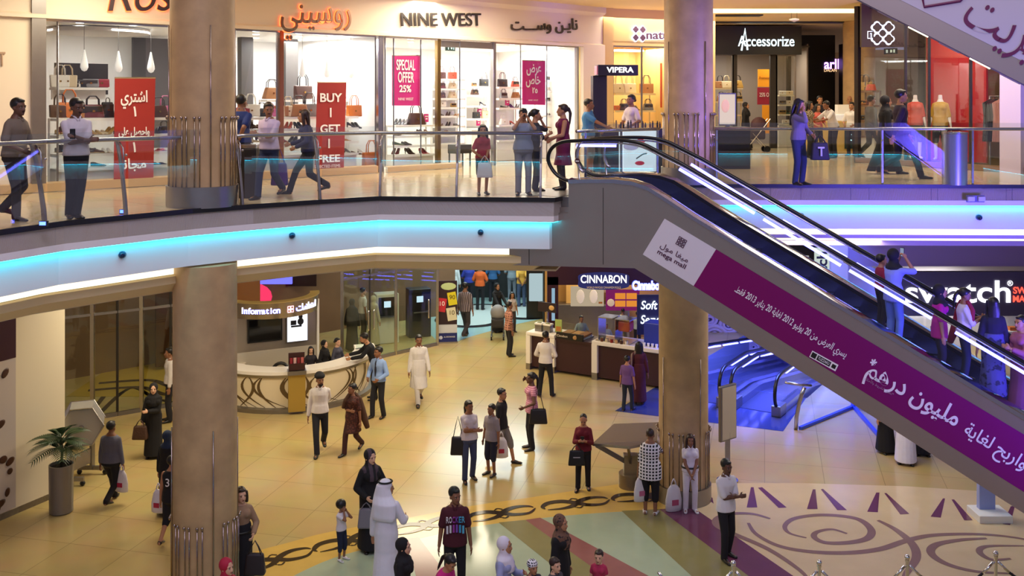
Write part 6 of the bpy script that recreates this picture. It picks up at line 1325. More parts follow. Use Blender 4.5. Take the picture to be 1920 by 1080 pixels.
b = MB(); b.skin([[rc+Vector((q*math.cos(a), q*math.sin(a), z)) for q, z in ((rr-.04, 2.08), (rr, 2.08), (rr+.04, 2.5), (rr, 2.5))] for a in ra]); b.build('band', mat('#a89c8c', .25, .9), rs, smooth='auto')
b = MB(); b.skin([[rc+Vector((q*math.cos(a), q*math.sin(a), z)) for q, z in ((rr-.2, 2.5), (rr+.06, 2.5), (rr+.06, 2.53), (rr-.2, 2.53))] for a in ra]); b.build('rim', mat('#c8b070', .35, .6), rs, smooth='auto')
MB().lathe(rc+Vector((0, 0, 2.3)), [(rr-.06, 0), (rr-.1, .18)], 40, math.radians(-180), math.radians(18)).build('inner_face', mat('#b09a60', .4, .4), rs)
LED = emis((.8, .82, 1), 3.2); HAL = emis((.12, .12, 1), 1.6)
def ringtext(body, a0, a1, size, shp=False):
    n = len(body)
    for i, ch in enumerate(body):
        if ch == ' ': continue
        a = a0+(a1-a0)*(i+.5)/n; p = rc+Vector(((rr+.035)*math.cos(a), (rr+.035)*math.sin(a), 2.3)); M = frame(p, (-math.sin(a), math.cos(a), 0), (0, 0, 1))
        text('letter', ch, size*1.12, M, LED, rs, depth=.01, bold=.003); M2 = M.copy(); M2.translation -= Vector((math.cos(a), math.sin(a), 0))*.012; text('letter_glow', ch, size*1.12, M2, HAL, rs, depth=.002, bold=.012)
ringtext('Information', math.radians(-109), math.radians(-64), .2)
ringtext(ar('استعلامات'), math.radians(-42), math.radians(-8), .22)
a = math.radians(-52); M = frame(rc+Vector(((rr+.04)*math.cos(a), (rr+.04)*math.sin(a), 2.3)), (-math.sin(a), math.cos(a), 0), (0, 0, 1))
b = MB(M)
for i in range(2):
    for j in range(2): b.tube([(.09*(i-.5)+.05*math.cos(q), .09*(j-.5)+.05*math.sin(q), 0) for q in [PI/4+PI/2*k for k in range(4)]], .012, 4, closed=True)
b.build('heart_emblem', emis((1, .5, .55), 2.5), rs)
def stool(p, label, back=False):
    t = thing('office_chair' if back else 'round_stool', label, 'chair' if back else 'stool', p); MB().lathe(p+Vector((0, 0, .5)), [(.05, 0), (.2, .0), (.21, .05), (.18, .08), (.01, .085)], 20).build('seat', BLACK if back else mat('#ddd6c8', .4), t, smooth='auto'); MB().cyl(p, .03, .5, 10).build('stem', STEEL, t); MB().cyl(p, .2, .03, 20).build('base', STEEL, t)
    if back:
        MB().tube([p+Vector((.22*math.cos(q), .16, .72+.24*math.sin(q))) for q in [PI*k/10 for k in range(11)]], .045, 8).tube([p+Vector((-.22, .16, .72)), p+Vector((-.2, .16, .55)), p+Vector((.2, .16, .55)), p+Vector((.22, .16, .72))], .04, 8).build('backrest', BLACK, t, smooth=True)
stool(arcp(1.15, math.radians(-92), 0), 'black office chair behind the information desk', True); stool(arcp(.9, math.radians(-52), 0), 'pale round stool behind the information desk')
for lab, q, H, hr, c, f in (('receptionist in black headscarf behind the information desk', (605, 1.15, -28), 1.45, 'hijab', ABAYA, 60), ('receptionist with tied hair and grey jacket behind the desk', (625, 1.35, -12), 1.45, 'bun', '#4a4a5c', 60), ('seated dark-haired worker behind the information desk', (580, .9, -42), 1.3, 'long', '#2a2630', 20)):
    p = arcp(q[1], math.radians(q[2]), 0); person(lab, p, H, f, sex='f', hair=hr, hc=(mat(BLKC, .85) if hr == 'hijab' else 'black'), top=c, sleeve=.95, low='#1a1a22', skin='fair', arms=('wait', 'wait'))
cpt = arcp(IR-.1, math.radians(2), 1.06); t = thing('counter_screen', 'clear plastic screen on the end of the information desk', 'screen', cpt); MB().box(cpt+Vector((-.1, .1, .16)), (.4, .02, .3), rz=.6).build('panel', GLASSG, t); MB().box(cpt+Vector((-.1, .1, .01)), (.42, .1, .02), rz=.6).build('foot', STEEL, t)
# ================================================================ glass lobby and entrance doors
LG = [V2(-11.5, 24.2), V2(-10.35, 25.0), V2(-9.38, 25.66), V2(-7.6, 27.0) , V2(-6.6, 30.3), V2(-5, 29.85), V2(-3.6, 31.4), V2(-2.4, 32.6)]
LG = [V2(-11.5, 24.2), V2(-10.35, 25.0), V2(-9.38, 25.66), V2(-8.2, 26.5), V2(-7.0, 31.2), V2(-5.0, 29.85), V2(-3.6, 31.4), V2(-2.4, 32.6)]
w8 = thing('window_8', 'glass wall and doors of the entrance lobby', 'window', (LG[0].x, LG[0].y, 0)); w8['kind'] = 'structure'
for i, (p, q) in enumerate(zip(LG, LG[1:])):
    if i in (3, 4): continue
    MB().beam((p.x, p.y, 2.45), (q.x, q.y, 2.45), .02, 4.9).build('window_pane', GLASSG, w8)
    MB().beam((p.x, p.y, .05), (q.x, q.y, .05), .06, .1).build('window_rail', SATIN, w8); MB().beam((p.x, p.y, 2.6), (q.x, q.y, 2.6), .05, .06).build('window_rail', SATIN, w8)
for i, p in enumerate(LG): 
    if i != 4: MB().box((p.x, p.y, 2.47), (.09, .09, 4.94)).build('window_frame', STEEL, w8)
for f in (.5,):
    for i in (1, 2, 5): p = LG[i]+(LG[i+1]-LG[i])*f; MB().box((p.x, p.y, 2.47), (.05, .05, 4.94)).build('window_frame', DARK, w8)
for i, s_ in ((5, .45), (5, .55), (6, .75)):
    p = LG[i]+(LG[i+1]-LG[i])*s_; d = LG[i+1]-LG[i]; n = V2(d.y, -d.x).normalized()*.07
    tag(MB().tube([(p.x+n.x, p.y+n.y, z) for z in (.95, 1.0, 1.5, 1.55)], .025, 8).build('door_handle', CHROME, smooth=True), 'upright steel pull handle on the lobby glass, '+{(5, .45): 'left of a pair', (5, .55): 'right of a pair', (6, .75): 'beside the advertising stand'}[(i, s_)], 'handle')
b = MB(); b.box((-9.6, 29.2, .006), (4.5, 4.5, .004)); b.build('lobby_floor_field', mat('#b99a3c', .2, var=.2, scale=1), floor)
for k, y in enumerate((27.3, 28.0)): ribbon('dark_scroll', spline([Vector((-11.5, y+.2, 0)), Vector((-10.2, y+.5, 0)), Vector((-9.2, y-.2, 0)), Vector((-7.9, y, 0))]), [.2]*25, INK, .012)
for x0, y0, z0, w0, h0, c, nm in ((-9.9, 29.9, 1.3, 1.2, 2.4, '#4a2c1c', 'left'), (-8.3, 30.8, 1.4, 1.3, 2.6, '#8a5a34', 'right')):
    tag(MB().box((x0, y0, z0), (w0, .1, h0), rz=.6).build('lobby_door_leaf', mat(c, .2)), 'tall %s lobby door leaf seen through the dark glass on the %s' % ('dark brown' if nm == 'left' else 'light brown', nm), 'door')
lamp('lobby_light', (-9.0, 28.5, 4.7), 1.2, 60, (1, .75, .45))
# cash machines behind the glass
for x, yb, lab, c in ((722, 652, 'cash machine with a small lit screen behind the lobby glass', '#d8cfc0'), (784, 640, 'dark framed machine behind the lobby glass, right of the cash machine', '#2a2422')):
    p = G(x, yb)+Vector((0, .6, 0)); t = thing('cash_machine', lab, 'cash machine', p); M = Matrix.Translation(p) @ Matrix.Rotation(.35, 4, 'Z')
    MB(M).box((0, .2, .8), (.75, .5, 1.6)).build('cabinet', mat(c, .4), t, bev=.02); MB(M).box((0, -.06, 1.2), (.6, .06, .6)).build('fascia_panel', BLACK, t); MB(M).box((-.02, -.1, 1.28), (.22, .02, .2)).build('screen', emis((.7, .85, 1), 1.2), t); MB(M).box((0, -.12, .86), (.5, .14, .04)).build('keypad_shelf', SATIN, t)
t = thing('lounge_display', 'violet and red glowing display seen above the information ring', 'sign', P(490, 540, 32.3)); p = P(492, 522, 32.4)
MB().box(p, (1.9, .1, .35)).build('blue_screen', emis((.15, .15, 1), 1.6), t); MB().ell(P(478, 556, 32.2), (.55, .05, .42)).build('red_disc', emis((1, .05, .15), 1.0), t, smooth=True)
t['label'] = 'blue glowing screen and red disc above the information ring'
MB().box(P(565, 522, 33.4), (1.0, .1, .5)).build('dark_screen', mat('#2a1a20', .2), t)
# advertising stand by the lobby
p = G(838, 643); t = thing('roll_up_stand', 'roll-up advertising stand with fruit-coloured tags beside the food court', 'advertising stand', p); M = frame(p+Vector((0, 0, 1.02)), (1, .12, 0), (0, 0, 1))
MB(M).box((0, 0, 0), (.66, 2.0, .03)).build('panel', mat('#2a1420', .4), t); MB(M).box((0, -1.0, 0), (.7, .06, .16)).build('foot', STEEL, t)
MB(M).box((0, -.56, .018), (.66, .28, .004)).build('pale_band', mat('#c8cad0', .4), t); MB(M).box((0, -.84, .018), (.66, .3, .004)).build('navy_band', mat('#1a2468', .4), t)
for x, y, w, h, c, tx in ((-.17, .22, .28, .44, '#c02434', '10'), (.17, .42, .28, .42, '#d8c820', '90'), (.15, -.08, .3, .42, '#d8d0b0', '10')):
    MB(M @ Matrix.Translation((x, y, .022)) @ Matrix.Rotation(.15*(1 if x > 0 else -1), 4, 'Z')).box((0, 0, 0), (w, h, .006)).build('price_tag', mat(c, .5), t); text('lettering', tx, .2, M @ Matrix.Translation((x, y+.04, .03)), WHITE if tx == '10' and x < 0 else mat('#5a4a10', .5), t)
MB(M).ell((.05, .82, .02), (.25, .12, .006)).build('flower_print', mat('#b8c890', .5), t); MB(M).ell((-.2, -.84, .024), (.06, .06, .004)).build('round_emblem', mat('#d0d4e8', .4), t); text('lettering', 'AL EXCHANGE', .06, M @ Matrix.Translation((.08, -.82, .024)), WHITE, t, width=.36)
# ================================================================ food court background
t = thing('food_counter', 'long food court counter with teal lit machines at the back', 'counter', (-1.0, 40.6, 0)); MB().box((-2.1, 40.8, .55), (6.2, .7, 1.1)).build('front_panel', mat('#1c2226', .4), t); MB().box((-2.1, 40.8, 1.12), (6.3, .8, .05)).build('counter_top', STEEL, t)
for i in range(5):
    p = Vector((-3.9+i*1.25, 41.6, 0)); m = thing('drink_machine', 'teal lit drinks machine on the food court wall, %s from the left' % ORD[i], 'machine', p, 0, 'drinks machines in the food court')
    MB().box(p+Vector((0, .3, 1.0)), (.9, .6, 2.0)).build('cabinet', mat('#2a3034', .4), m, bev=.03); MB().box(p+Vector((0, -.02, 1.1)), (.7, .05, 1.1)).build('lit_window', emis((.45, .8, .85), .8), m, bev=.02)
p = P(1008, 560, 36.5); p.z = 0; m = thing('display_fridge', 'rounded pale display fridge left of the cinnamon roll kiosk', 'fridge', p); MB().box(p+Vector((0, .3, .95)), (.8, .6, 1.9)).build('cabinet', BLACK, m, bev=.04); MB().box(p+Vector((0, -.03, 1.15)), (.62, .06, 1.0)).build('lit_window', emis((.6, .78, .82), .7), m, bev=.03)
struct('wall_food_court', MB().box((-1.5, 43, 2.47), (12, .2, 4.94)), mat('#3c4a50', .6)); struct('wall_food_side', MB().box((1.2, 39.5, 2.47), (.2, 8, 4.94)), mat('#14171a', .5))
p = G(925, 628)+Vector((0.15, -.45, 0)); t = thing('pram', 'grey hooded pram pushed by the woman in black', 'pram', p)
MB().ell(p+Vector((0, 0, .85)), (.24, .3, .26)).build('hood', mat('#8a8684', .7), t, smooth=True); MB().box(p+Vector((0, -.05, .55)), (.4, .6, .3), bev=.06).build('seat_pod', mat('#2a2626', .7), t)
for sx in (-.2, .2):
    MB().tube([p+Vector((sx, -.3, .1)), p+Vector((sx, .1, .5)), p+Vector((sx, .42, 1.0))], .015, 6).build('frame_tube', STEEL, t)
    for sy in (-.3, .25): MB().cyl((0, 0, -.03), .1, .06, 16).M; q = MB(Matrix.Translation(p+Vector((sx, sy, .1))) @ Matrix.Rotation(PI/2, 4, 'Y')); q.cyl((0, 0, -.025), .1, .05, 16); q.build('wheel', RUBBER, t)
# ================================================================ cinnamon roll kiosk
KD = mat('#3a1a22', .35); KC = mat('#efe6d8', .4)
k0, k1 = G(986, 692), G(1112, 712); k0.z = k1.z = 0; KX = (k1-k0).normalized(); KN = Vector((KX.y, -KX.x, 0)); KI = -KN; ka = math.atan2(KX.y, KX.x); kl = (k1-k0).length
t = thing('kiosk_counter', 'maroon kiosk counter with cream arched ends, left run', 'counter', (k0+k1)/2)
def kb(s0, s1, d0, d1, z0, z1, name, m, par, **k):
    c = k0+KX*(s0+s1)/2+KI*(d0+d1)/2; return MB().box((c.x, c.y, (z0+z1)/2), (s1-s0, d1-d0, z1-z0), rz=ka).build(name, m, par, **k)
kb(.05, kl, .1, .8, .08, 1.0, 'front_panel', KD, t); kb(0, .95, 0, .85, 1.0, 1.1, 'counter_top', KC, t, bev=.02); kb(0, .14, 0, .85, .18, 1.0, 'end_leg', KC, t); kb(.8, .95, 0, .4, .18, 1.0, 'end_leg', KC, t); kb(0, .14, 0, .85, 0, .18, 'leg_foot', SATIN, t); kb(.8, .95, 0, .4, 0, .18, 'leg_foot', SATIN, t); kb(.95, kl, .05, .85, .96, 1.02, 'counter_top', KD, t)
K2 = G(1112, 712); K3 = G(1260, 735); K2.z = K3.z = 0; MX = (K3-K2).normalized(); MI = Vector((-MX.y, MX.x, 0)); mb_ = math.atan2(MX.y, MX.x); ml = (K3-K2).length
t2 = thing('kiosk_counter', 'maroon kiosk counter with a cream top, right run behind the column', 'counter', (K2+K3)/2)
def mb2(s0, s1, d0, d1, z0, z1, name, m, par, **k):
    c = K2+MX*(s0+s1)/2+MI*(d0+d1)/2; return MB().box((c.x, c.y, (z0+z1)/2), (s1-s0, d1-d0, z1-z0), rz=mb_).build(name, m, par, **k)
mb2(.0, ml, .1, .8, .06, .95, 'front_panel', KD, t2); mb2(-.05, ml, 0, .9, .98, 1.1, 'counter_top', KC, t2, bev=.02); mb2(-.05, .12, 0, .5, .2, 1.0, 'end_leg', KC, t2); mb2(-.05, .12, 0, .5, 0, .2, 'leg_foot', SATIN, t2)
# display case
dc = thing('display_case', 'glass display case of cinnamon rolls on the kiosk counter', 'display case', k0+KX*1.5)
kb(1.0, 1.85, .02, .1, 1.02, 1.2, 'menu_strip', BLACK, dc); kb(1.0, 1.85, .05, .75, 1.02, 1.06, 'tray_base', STEEL, dc); kb(1.0, 1.85, .04, .06, 1.2, 1.5, 'case_glass', GLASS, dc)
kb(1.05, 1.3, .15, .7, 1.1, 1.15, 'roll_tray', mat('#a87838', .6, bump=.8, scale=40), dc); kb(1.35, 1.6, .15, .7, 1.1, 1.15, 'roll_tray', mat('#b88848', .6, bump=.8, scale=40), dc); kb(1.62, 1.82, .15, .7, 1.1, 1.15, 'roll_tray', mat('#8a5a28', .6, bump=.8, scale=40), dc); kb(1.05, 1.82, .15, .7, 1.06, 1.1, 'tray_support', STEEL, dc)
text('lettering', 'Cinnabon', .09, frame(k0+KX*1.2+KI*.012+Vector((0, 0, 1.11)), KX, UPV), mat('#e8d8c0', .5), dc, width=.34)
ma = k0+KX*1.62+KI*.015+Vector((0, 0, 1.11)); MB().ell(ma, (.07, .02, .06)).build('roll_picture', mat('#c89858', .6), dc, smooth=True)
g_ = thing('display_case', 'tall glass case of cups and topping jars right of the rolls', 'display case', K2+MX*.6)
for s0 in (.1, .62): mb2(s0, s0+.46, .1, .12, 1.1, 1.75, 'case_glass', GLASS, g_); mb2(s0, s0+.46, .1, .6, 1.74, 1.77, 'case_top', STEEL, g_); mb2(s0, s0+.02, .1, .6, 1.1, 1.76, 'case_post', STEEL, g_)
mb2(.05, 1.1, .05, .65, 1.1, 1.13, 'case_base', STEEL, g_)
rb_ = mb2(.66, 1.02, .2, .55, 1.4, 1.7, 'red_tub', mat('#b03018', .4), g_, bev=.05)
for i in range(6):
    q = K2+MX*(.25+.15*i)+MI*.0+Vector((0, 0, 1.1)); q += MI*.06; j = thing('topping_jar', 'small glass topping jar on the kiosk counter, %s from the left' % ORD[i], 'jar', q, 0, 'topping jars on the kiosk counter'); MB().cyl(q, .045, .1, 14).build('jar', mat(('#6a3a20', '#d8c8a0', '#8a2020', '#c8a070', '#4a2a1a', '#e0d8c8')[i], .3), j, smooth='auto'); MB().cyl(q+Vector((0, 0, .1)), .047, .02, 14).build('lid', STEEL, j)
# till, scale, napkin holder
q = k0+KX*.45+KI*.5; t = thing('menu_stand', 'slanted dark menu board on the left end of the kiosk counter', 'sign', q+Vector((0, 0, 1.1))); MB(Matrix.Translation(q+Vector((0, .1, 1.75))) @ Matrix.Rotation(ka, 4, 'Z')).box((0, 0, 0), (.62, .04, .28)).build('board', mat('#2a1a1c', .4), t); MB(Matrix.Translation(q+Vector((.05, .09, 1.75))) @ Matrix.Rotation(ka, 4, 'Z')).ell((.1, -.03, 0), (.1, .02, .08)).build('roll_picture', mat('#d8a860', .5), t, smooth=True); MB().box(q+Vector((0, .1, 1.36)), (.05, .05, .55), rz=ka).build('stand_post', STEEL, t)
for i in range(2):
    q = k0+KX*(.3+.28*i)+KI*.3+Vector((0, 0, 1.1)); t = thing('sample_box', 'cream lidded sample box on the kiosk counter, '+('left' if i == 0 else 'right'), 'box', q); MB(Matrix.Translation(q) @ Matrix.Rotation(ka, 4, 'Z')).box((0, 0, .22), (.25, .22, .05)).build('lid', KC, t, bev=.01); MB(Matrix.Translation(q) @ Matrix.Rotation(ka, 4, 'Z')).box((0, 0, .1), (.22, .2, .2)).build('box_body', SATIN, t); MB(Matrix.Translation(q) @ Matrix.Rotation(ka, 4, 'Z')).box((0, -.02, .25), (.12, .08, .02)).build('opening', mat('#6a6a20', .5), t)
q = k0+KX*.9+KI*.35+Vector((0, 0, 1.1)); t = thing('card_stand', 'small green and orange flyer stand on the kiosk counter', 'sign', q); MB(Matrix.Translation(q) @ Matrix.Rotation(ka, 4, 'Z')).box((0, 0, .2), (.22, .02, .38)).build('flyer', mat('#a8b860', .5), t); MB(Matrix.Translation(q) @ Matrix.Rotation(ka, 4, 'Z')).box((0, -.012, .12), (.16, .006, .14)).build('picture', mat('#c07030', .5), t); MB().box(q+Vector((0, .03, .01)), (.2, .1, .02), rz=ka).build('foot', STEEL, t)
# header, menus, back of kiosk
KB = 31.6; hz0, hz1 = 2.05, 2.75
t = thing('kiosk_sign', 'maroon header of the cinnamon roll kiosk reading CINNABON', 'sign', P(1130, 530, KB)); hx0, hx1 = P(1026, 530, KB).x, P(1330, 530, KB).x
MB().box(((hx0+hx1)/2, KB, (hz0+.6+hz1+.6)/2-.35), (hx1-hx0, .3, 1.0)).build('header', mat('#3a1420', .4), t); MB().box((hx0+.17, KB, 1.2), (.34, .3, 2.4)).build('side_pillar', mat('#3a1420', .4), t)
MB().box((P(1037, 565, KB).x, KB-.16, 1.55), (.1, .02, 1.0)).build('blue_strip', emis((.35, .55, .7), .8), t)
sg = MB(); sc_ = P(1132, 527, KB-.2); pts = [sc_+Vector((.78*math.cos(a)*(1+.12*abs(math.sin(2*a))), 0, .27*math.copysign(abs(math.sin(a))**.5, math.sin(a)))) for a in [2*PI*k/32 for k in range(32)]]; sg.skin([pts, [p+Vector((0, .05, 0)) for p in pts]]); sg.build('sign_plate', emis((.03, .03, .12), 1), t)
text('letters', 'CINNABON', .34, frame(sc_+Vector((0, -.02, .05)), (1, 0, 0), UPV), SIGNW, t, width=1.42, bold=.004); text('small_letters', 'WORLD FAMOUS CINNAMON ROLLS', .09, frame(sc_+Vector((0, -.02, -.2)), (1, 0, 0), UPV), mat('#c8a878', .5, emit=.6), t, width=1.05)
text('script_letters', 'Cinnabon', .36, frame(P(1215, 536, KB-.2), (1, 0, 0), UPV), SIGNW, t, width=.95, bold=.014); text('script_glow', 'Cinnabon', .36, frame(P(1215, 536, KB-.185), (1, 0, 0), UPV), emis((.1, .15, 1), 3), t, width=1.0, depth=.002, bold=.03)
for x0, x1, y0, y1, m, lab in ((1070, 1132, 537, 574, emis((1, .8, .55), .45), 'cream lit menu board under the CINNABON sign'), (1136, 1199, 543, 582, emis((.25, .02, .14), .7), 'purple and orange lit menu board under the CINNABON sign')):
    c = P((x0+x1)/2, (y0+y1)/2, KB+.6); mn = thing('menu_board', lab, 'menu board', c); MB().box(c, ((x1-x0)*c.y/F, .05, (y1-y0)*c.y/F)).build('panel', m, mn)
    if x0 < 1100:
        for dx in (-.22, .2): MB().ell(c+Vector((dx, -.03, .0)), (.13, .01, .22)).build('drink_picture', mat('#fff0d8', .5, emit=.25), mn, smooth=True)
        MB().box(c+Vector((.42, -.03, -.2)), (.12, .01, .06)).build('roll_picture', mat('#a8642c', .5, emit=.3), mn)
    else:
        MB().ell(c+Vector((-.38, -.03, -.08)), (.12, .01, .12)).build('roll_picture', mat('#d8c0a0', .5, emit=.4), mn, smooth=True)
        for i in range(2):
            for j in range(2): MB().box(c+Vector((-.08+.36*i, -.03, .13-.24*j)), (.33, .01, .19)).build('orange_panel', emis((1, .35, .05), .75), mn)
struct('wall_kiosk', MB().box(((hx0+hx1)/2, KB+2.2, 2.2), (hx1-hx0, .1, 4.4)), mat('#b88a4a', .5)); lamp('kiosk_light', (P(1130, 500, KB+1).x, KB+1.0, 2.7), 1.6, 70, (1, .82, .5))
t = thing('steel_shelf', 'steel hood and oven at the back of the kiosk', 'oven', (P(1110, 600, KB+1.8).x, KB+1.8, 0)); bx_ = P(1110, 600, KB+1.8).x
MB().box((bx_, KB+1.8, .6), (2.4, .5, 1.2)).build('cabinet', SATIN, t, bev=.02); MB().box((bx_+.3, KB+1.7, 1.75), (.9, .5, .3)).build('hood', mat('#c8b898', .3, .7), t, bev=.03); MB().box((bx_-.6, KB+1.9, 1.6), (.5, .2, .8)).build('door_panel', mat('#caa060', .4), t)
q = P(1212, 600, KB-1.2); t = thing('neon_sign', 'blue panel with white script reading Soft Serve', 'sign', q); MB().box(q+Vector((.1, .06, .15)), (.75, .06, 1.2)).build('panel', mat('#26284a', .4), t)
text('script_letters', 'Soft', .36, frame(P(1216, 573, KB-1.25), (1, 0, 0), UPV), emis((.75, .85, 1), 2.2), t, width=.5, bold=.004, shear=.2); text('script_letters', 'Serve', .36, frame(P(1221, 600, KB-1.25), (1, 0, 0), UPV), emis((.75, .85, 1), 2.2), t, width=.66, bold=.004, shear=.2)
MB().box(q+Vector((.1, .06, -.9)), (.06, .06, 1.4)).build('stand_post', STEEL, t)
t = thing('blue_freezer', 'blue drinks dispenser on the kiosk counter beside the column', 'machine', K2+MX*1.75+Vector((0, 0, 1.1))); mb2(1.45, 2.0, .2, .7, 1.1, 1.75, 'cabinet', mat('#2038a8', .3), t, bev=.03)
for i in range(4):
    c = K2+MX*(1.5+.12*i)+MI*.14+Vector((0, 0, 1.1)); cu = thing('paper_cup', 'white paper cup in front of the blue dispenser, %s from the left' % ORD[i], 'cup', c, 0, 'paper cups by the blue dispenser'); MB().cyl(c, .03, .1, 12, .04).build('cup', WHITE, cu, smooth='auto')
for lab, x, yh, Yd, c, hr in (('kiosk worker in grey polo behind the rolls', 1090, 592, 30.9, '#7a8c90', 'short'), ('kiosk worker bending behind the glass case', 1137, 606, 30.9, '#8a9a9c', 'short'), ('kiosk worker in pale grey seen from behind', 1168, 578, 32.2, '#a8b0ae', 'crop'), ('second kiosk worker in pale grey beside the neon panel', 1195, 584, 32.2, '#a8b4b0', 'crop')):
    H = CZ-(yh-HY)*Yd/F; person(lab, Vector(((x-CX)*Yd/F, Yd, 0)), H, 10 if Yd < 31 else 170, top=c, sleeve=.42, low='#1a1a1e', hair=hr, skin='brown', arms=('wait', 'wait'), vox=.012)
# wall graphic of cinnamon rolls behind the ramps
q = P(1385, 620, 34.5); t = thing('wall_graphic', 'purple wall graphic of swirled cinnamon rolls behind the ramps', 'poster', q); MB().box(q+Vector((.2, .1, -.1)), (3.6, .06, 2.2)).build('panel', mat('#6a5a8a', .4, var=.3, scale=2), t)
for x, y, r in ((1338, 628, .42), (1368, 610, .4), (1352, 648, .3), (1330, 598, .35), (1398, 632, .3), (1385, 655, .25), (1412, 650, .25)):
    c = P(x, y, 34.5); MB().tube([c+Vector((r*(1-.85*k/40)*math.cos(k*.42), -.02, r*(1-.85*k/40)*math.sin(k*.42)*.8)) for k in range(41)], [.085*(1-.6*k/40) for k in range(41)], 6).build('roll_print', mat('#d8c8d0', .5), t, smooth=True)
# ================================================================ watch shop at the right
SWY = 30.0; t = thing('shop_sign', 'grey sign band reading swatch with red lettering at its end', 'sign', P(1800, 550, SWY)); a_, c_ = P(1668, 550, SWY), P(2000, 550, SWY); MB().box(((a_.x+c_.x)/2, SWY, a_.z), (c_.x-a_.x, .2, 1.3)).build('sign_band', mat('#54505c', .4), t)
text('letters', 'swatch', .92, frame(P(1797, 549, SWY-.13), (1, 0, 0), UPV), emis((.9, .9, 1), 2.4), t, width=3.1, bold=.012); text('registered_mark', '®', .22, frame(P(1894, 532, SWY-.13), (1, 0, 0), UPV), emis((.9, .9, 1), 2), t)
text('red_letters', 'SWISS', .27, frame(P(1922, 545, SWY-.13), (1, 0, 0), UPV), emis((1, .08, .05), 2), t, width=.7, bold=.006); text('red_letters', 'MADE', .27, frame(P(1920, 561, SWY-.13), (1, 0, 0), UPV), emis((1, .08, .05), 2), t, width=.66, bold=.006)
struct('wall_watch_shop', MB().box((14.0, SWY+2.6, 1.4), (8, .2, 2.8)).box((10.9, SWY+1.3, 1.4), (.15, 2.6, 2.8)), mat('#d8d2d8', .6)); b = MB(); b.box((13.5, SWY+.2, 4.0), (8.5, .2, 2.1)); struct('wall_watch_band', b, mat('#9a8a9c', .6), label='mauve wall above the watch shop sign')
lamp('watch_shop_light', (13.4, SWY+1.3, 2.6), 1.6, 90, WHT)
for i, x in enumerate((1712, 1756, 1868, 1900)):
    q = P(x, 640, SWY+.8); q.z = 0; s_ = thing('watch_showcase', 'lit watch showcase under the swatch sign, %s from the left' % ORD[i], 'display case', q, 0, 'showcases of the watch shop'); MB().box(q+Vector((0, 0, .45)), (.5, .4, .9)).build('cabinet', WHITE, s_, bev=.02); MB().box(q+Vector((0, 0, 1.1)), (.48, .38, .4)).build('glass_top', GLASS, s_); MB().box(q+Vector((0, 0, .95)), (.3, .2, .1)).build('watch_cushion', mat(('#7a2020', '#20407a', '#c8a040', '#d87030')[i], .5), s_)
q = P(1541, 513, 29.5); t = thing('vertical_sign', 'upright pale sign reading swatch beside the cream pillar', 'sign', q); MB().box(q, (.42, .08, 1.5)).build('panel', emis((.85, .95, .85), .8), t); text('letters', 'swatch', .42, frame(q+Vector((0, -.06, 0)), (0, 0, 1), (-1, 0, 0)), BLACK, t, width=1.3, bold=.01)
MB().box(q+Vector((0, .02, -1.6)), (.06, .06, 1.8)).build('sign_post', DARK, t)
struct('wall_pillar', MB().box((P(1569, 600, 30.2).x, 30.2, 2.45), (.5, .5, 4.9)), mat('#c8b8a0', .6), label='cream square pillar beside the upright sign')
q = P(1488, 500, 38.5); t = thing('lit_shelf', 'bright shelf of small goods left of the upright sign', 'shelf', q-Vector((0, 0, 1.6))); MB().box(q+Vector((0, .1, -1.2)), (1.2, .1, 3.2)).build('back_panel', emis((1, .95, .85), .5), t)
for k in range(3): MB().box(q+Vector((0, -.05, .35-.4*k)), (1.2, .25, .04)).build('shelf_board', DARK, t)
# ================================================================ kiosks of the upper gallery
p = U(1192, 324); KM = Matrix.Translation(p) @ Matrix.Rotation(math.radians(6), 4, 'Z')
t = thing('makeup_kiosk', 'black make-up kiosk with a VIPERA sign in the middle of the gallery', 'kiosk', p)
MB(KM).box((0, .35, .5), (1.6, .7, 1.0)).build('counter', BLACK, t, bev=.02); MB(KM).box((-.75, .5, 1.1), (.32, .3, 2.2)).build('pillar', BLACK, t); MB(KM).box((-.38, .3, 2.32), (.92, .4, .24)).build('sign_box', BLACK, t)
text('letters', 'VIPERA', .17, KM @ frame((-.34, .08, 2.32), (1, 0, 0), UPV), SIGNW, t, width=.62, bold=.004); MB(KM).box((-.85, .3, 2.32), (.03, .3, .2)).build('side_logo', mat('#b06a80', .4, emit=.5), t)
pnl = MB(KM).box((.05, -.03, .5), (.88, .03, .94)).build('lit_front', emis((.82, .9, 1), .95), t)
for x, z in ((.1, .72), (.08, .22)): MB(KM).ell((x, -.05, z), (.11, .012, .05)).build('lip_print', mat('#b02038', .4, emit=.3), pnl, smooth=True)
MB(KM).tube([(.0, -.05, .32), (.15, -.05, .42), (.24, -.05, .44)], .016, 5).build('brush_print', mat('#22262c', .4), pnl); MB(KM).ell((-.12, -.05, .6), (.18, .012, .09)).build('jar_print', mat('#a8b4c8', .4, emit=.3), pnl, smooth=True)
random.seed(3)
for i in range(14):
    x = .72-.085*i; q = KM @ Vector((x, .2+.1*(i % 2), 1.0)); b_ = thing('cosmetic_bottle', 'small dark cosmetic bottle on the make-up kiosk, %s from the right' % ORD[i], 'bottle', q, 0, 'cosmetic bottles on the make-up kiosk'); h = random.uniform(.07, .16)
    MB().cyl(q, .022, h, 10).build('bottle', mat(random.choice(('#1a161c', '#5a2030', '#8a7460', '#3a2a3a')), .25), b_, smooth='auto'); MB().cyl(q+Vector((0, 0, h)), .012, .04, 8).build('cap', BLACK, b_)
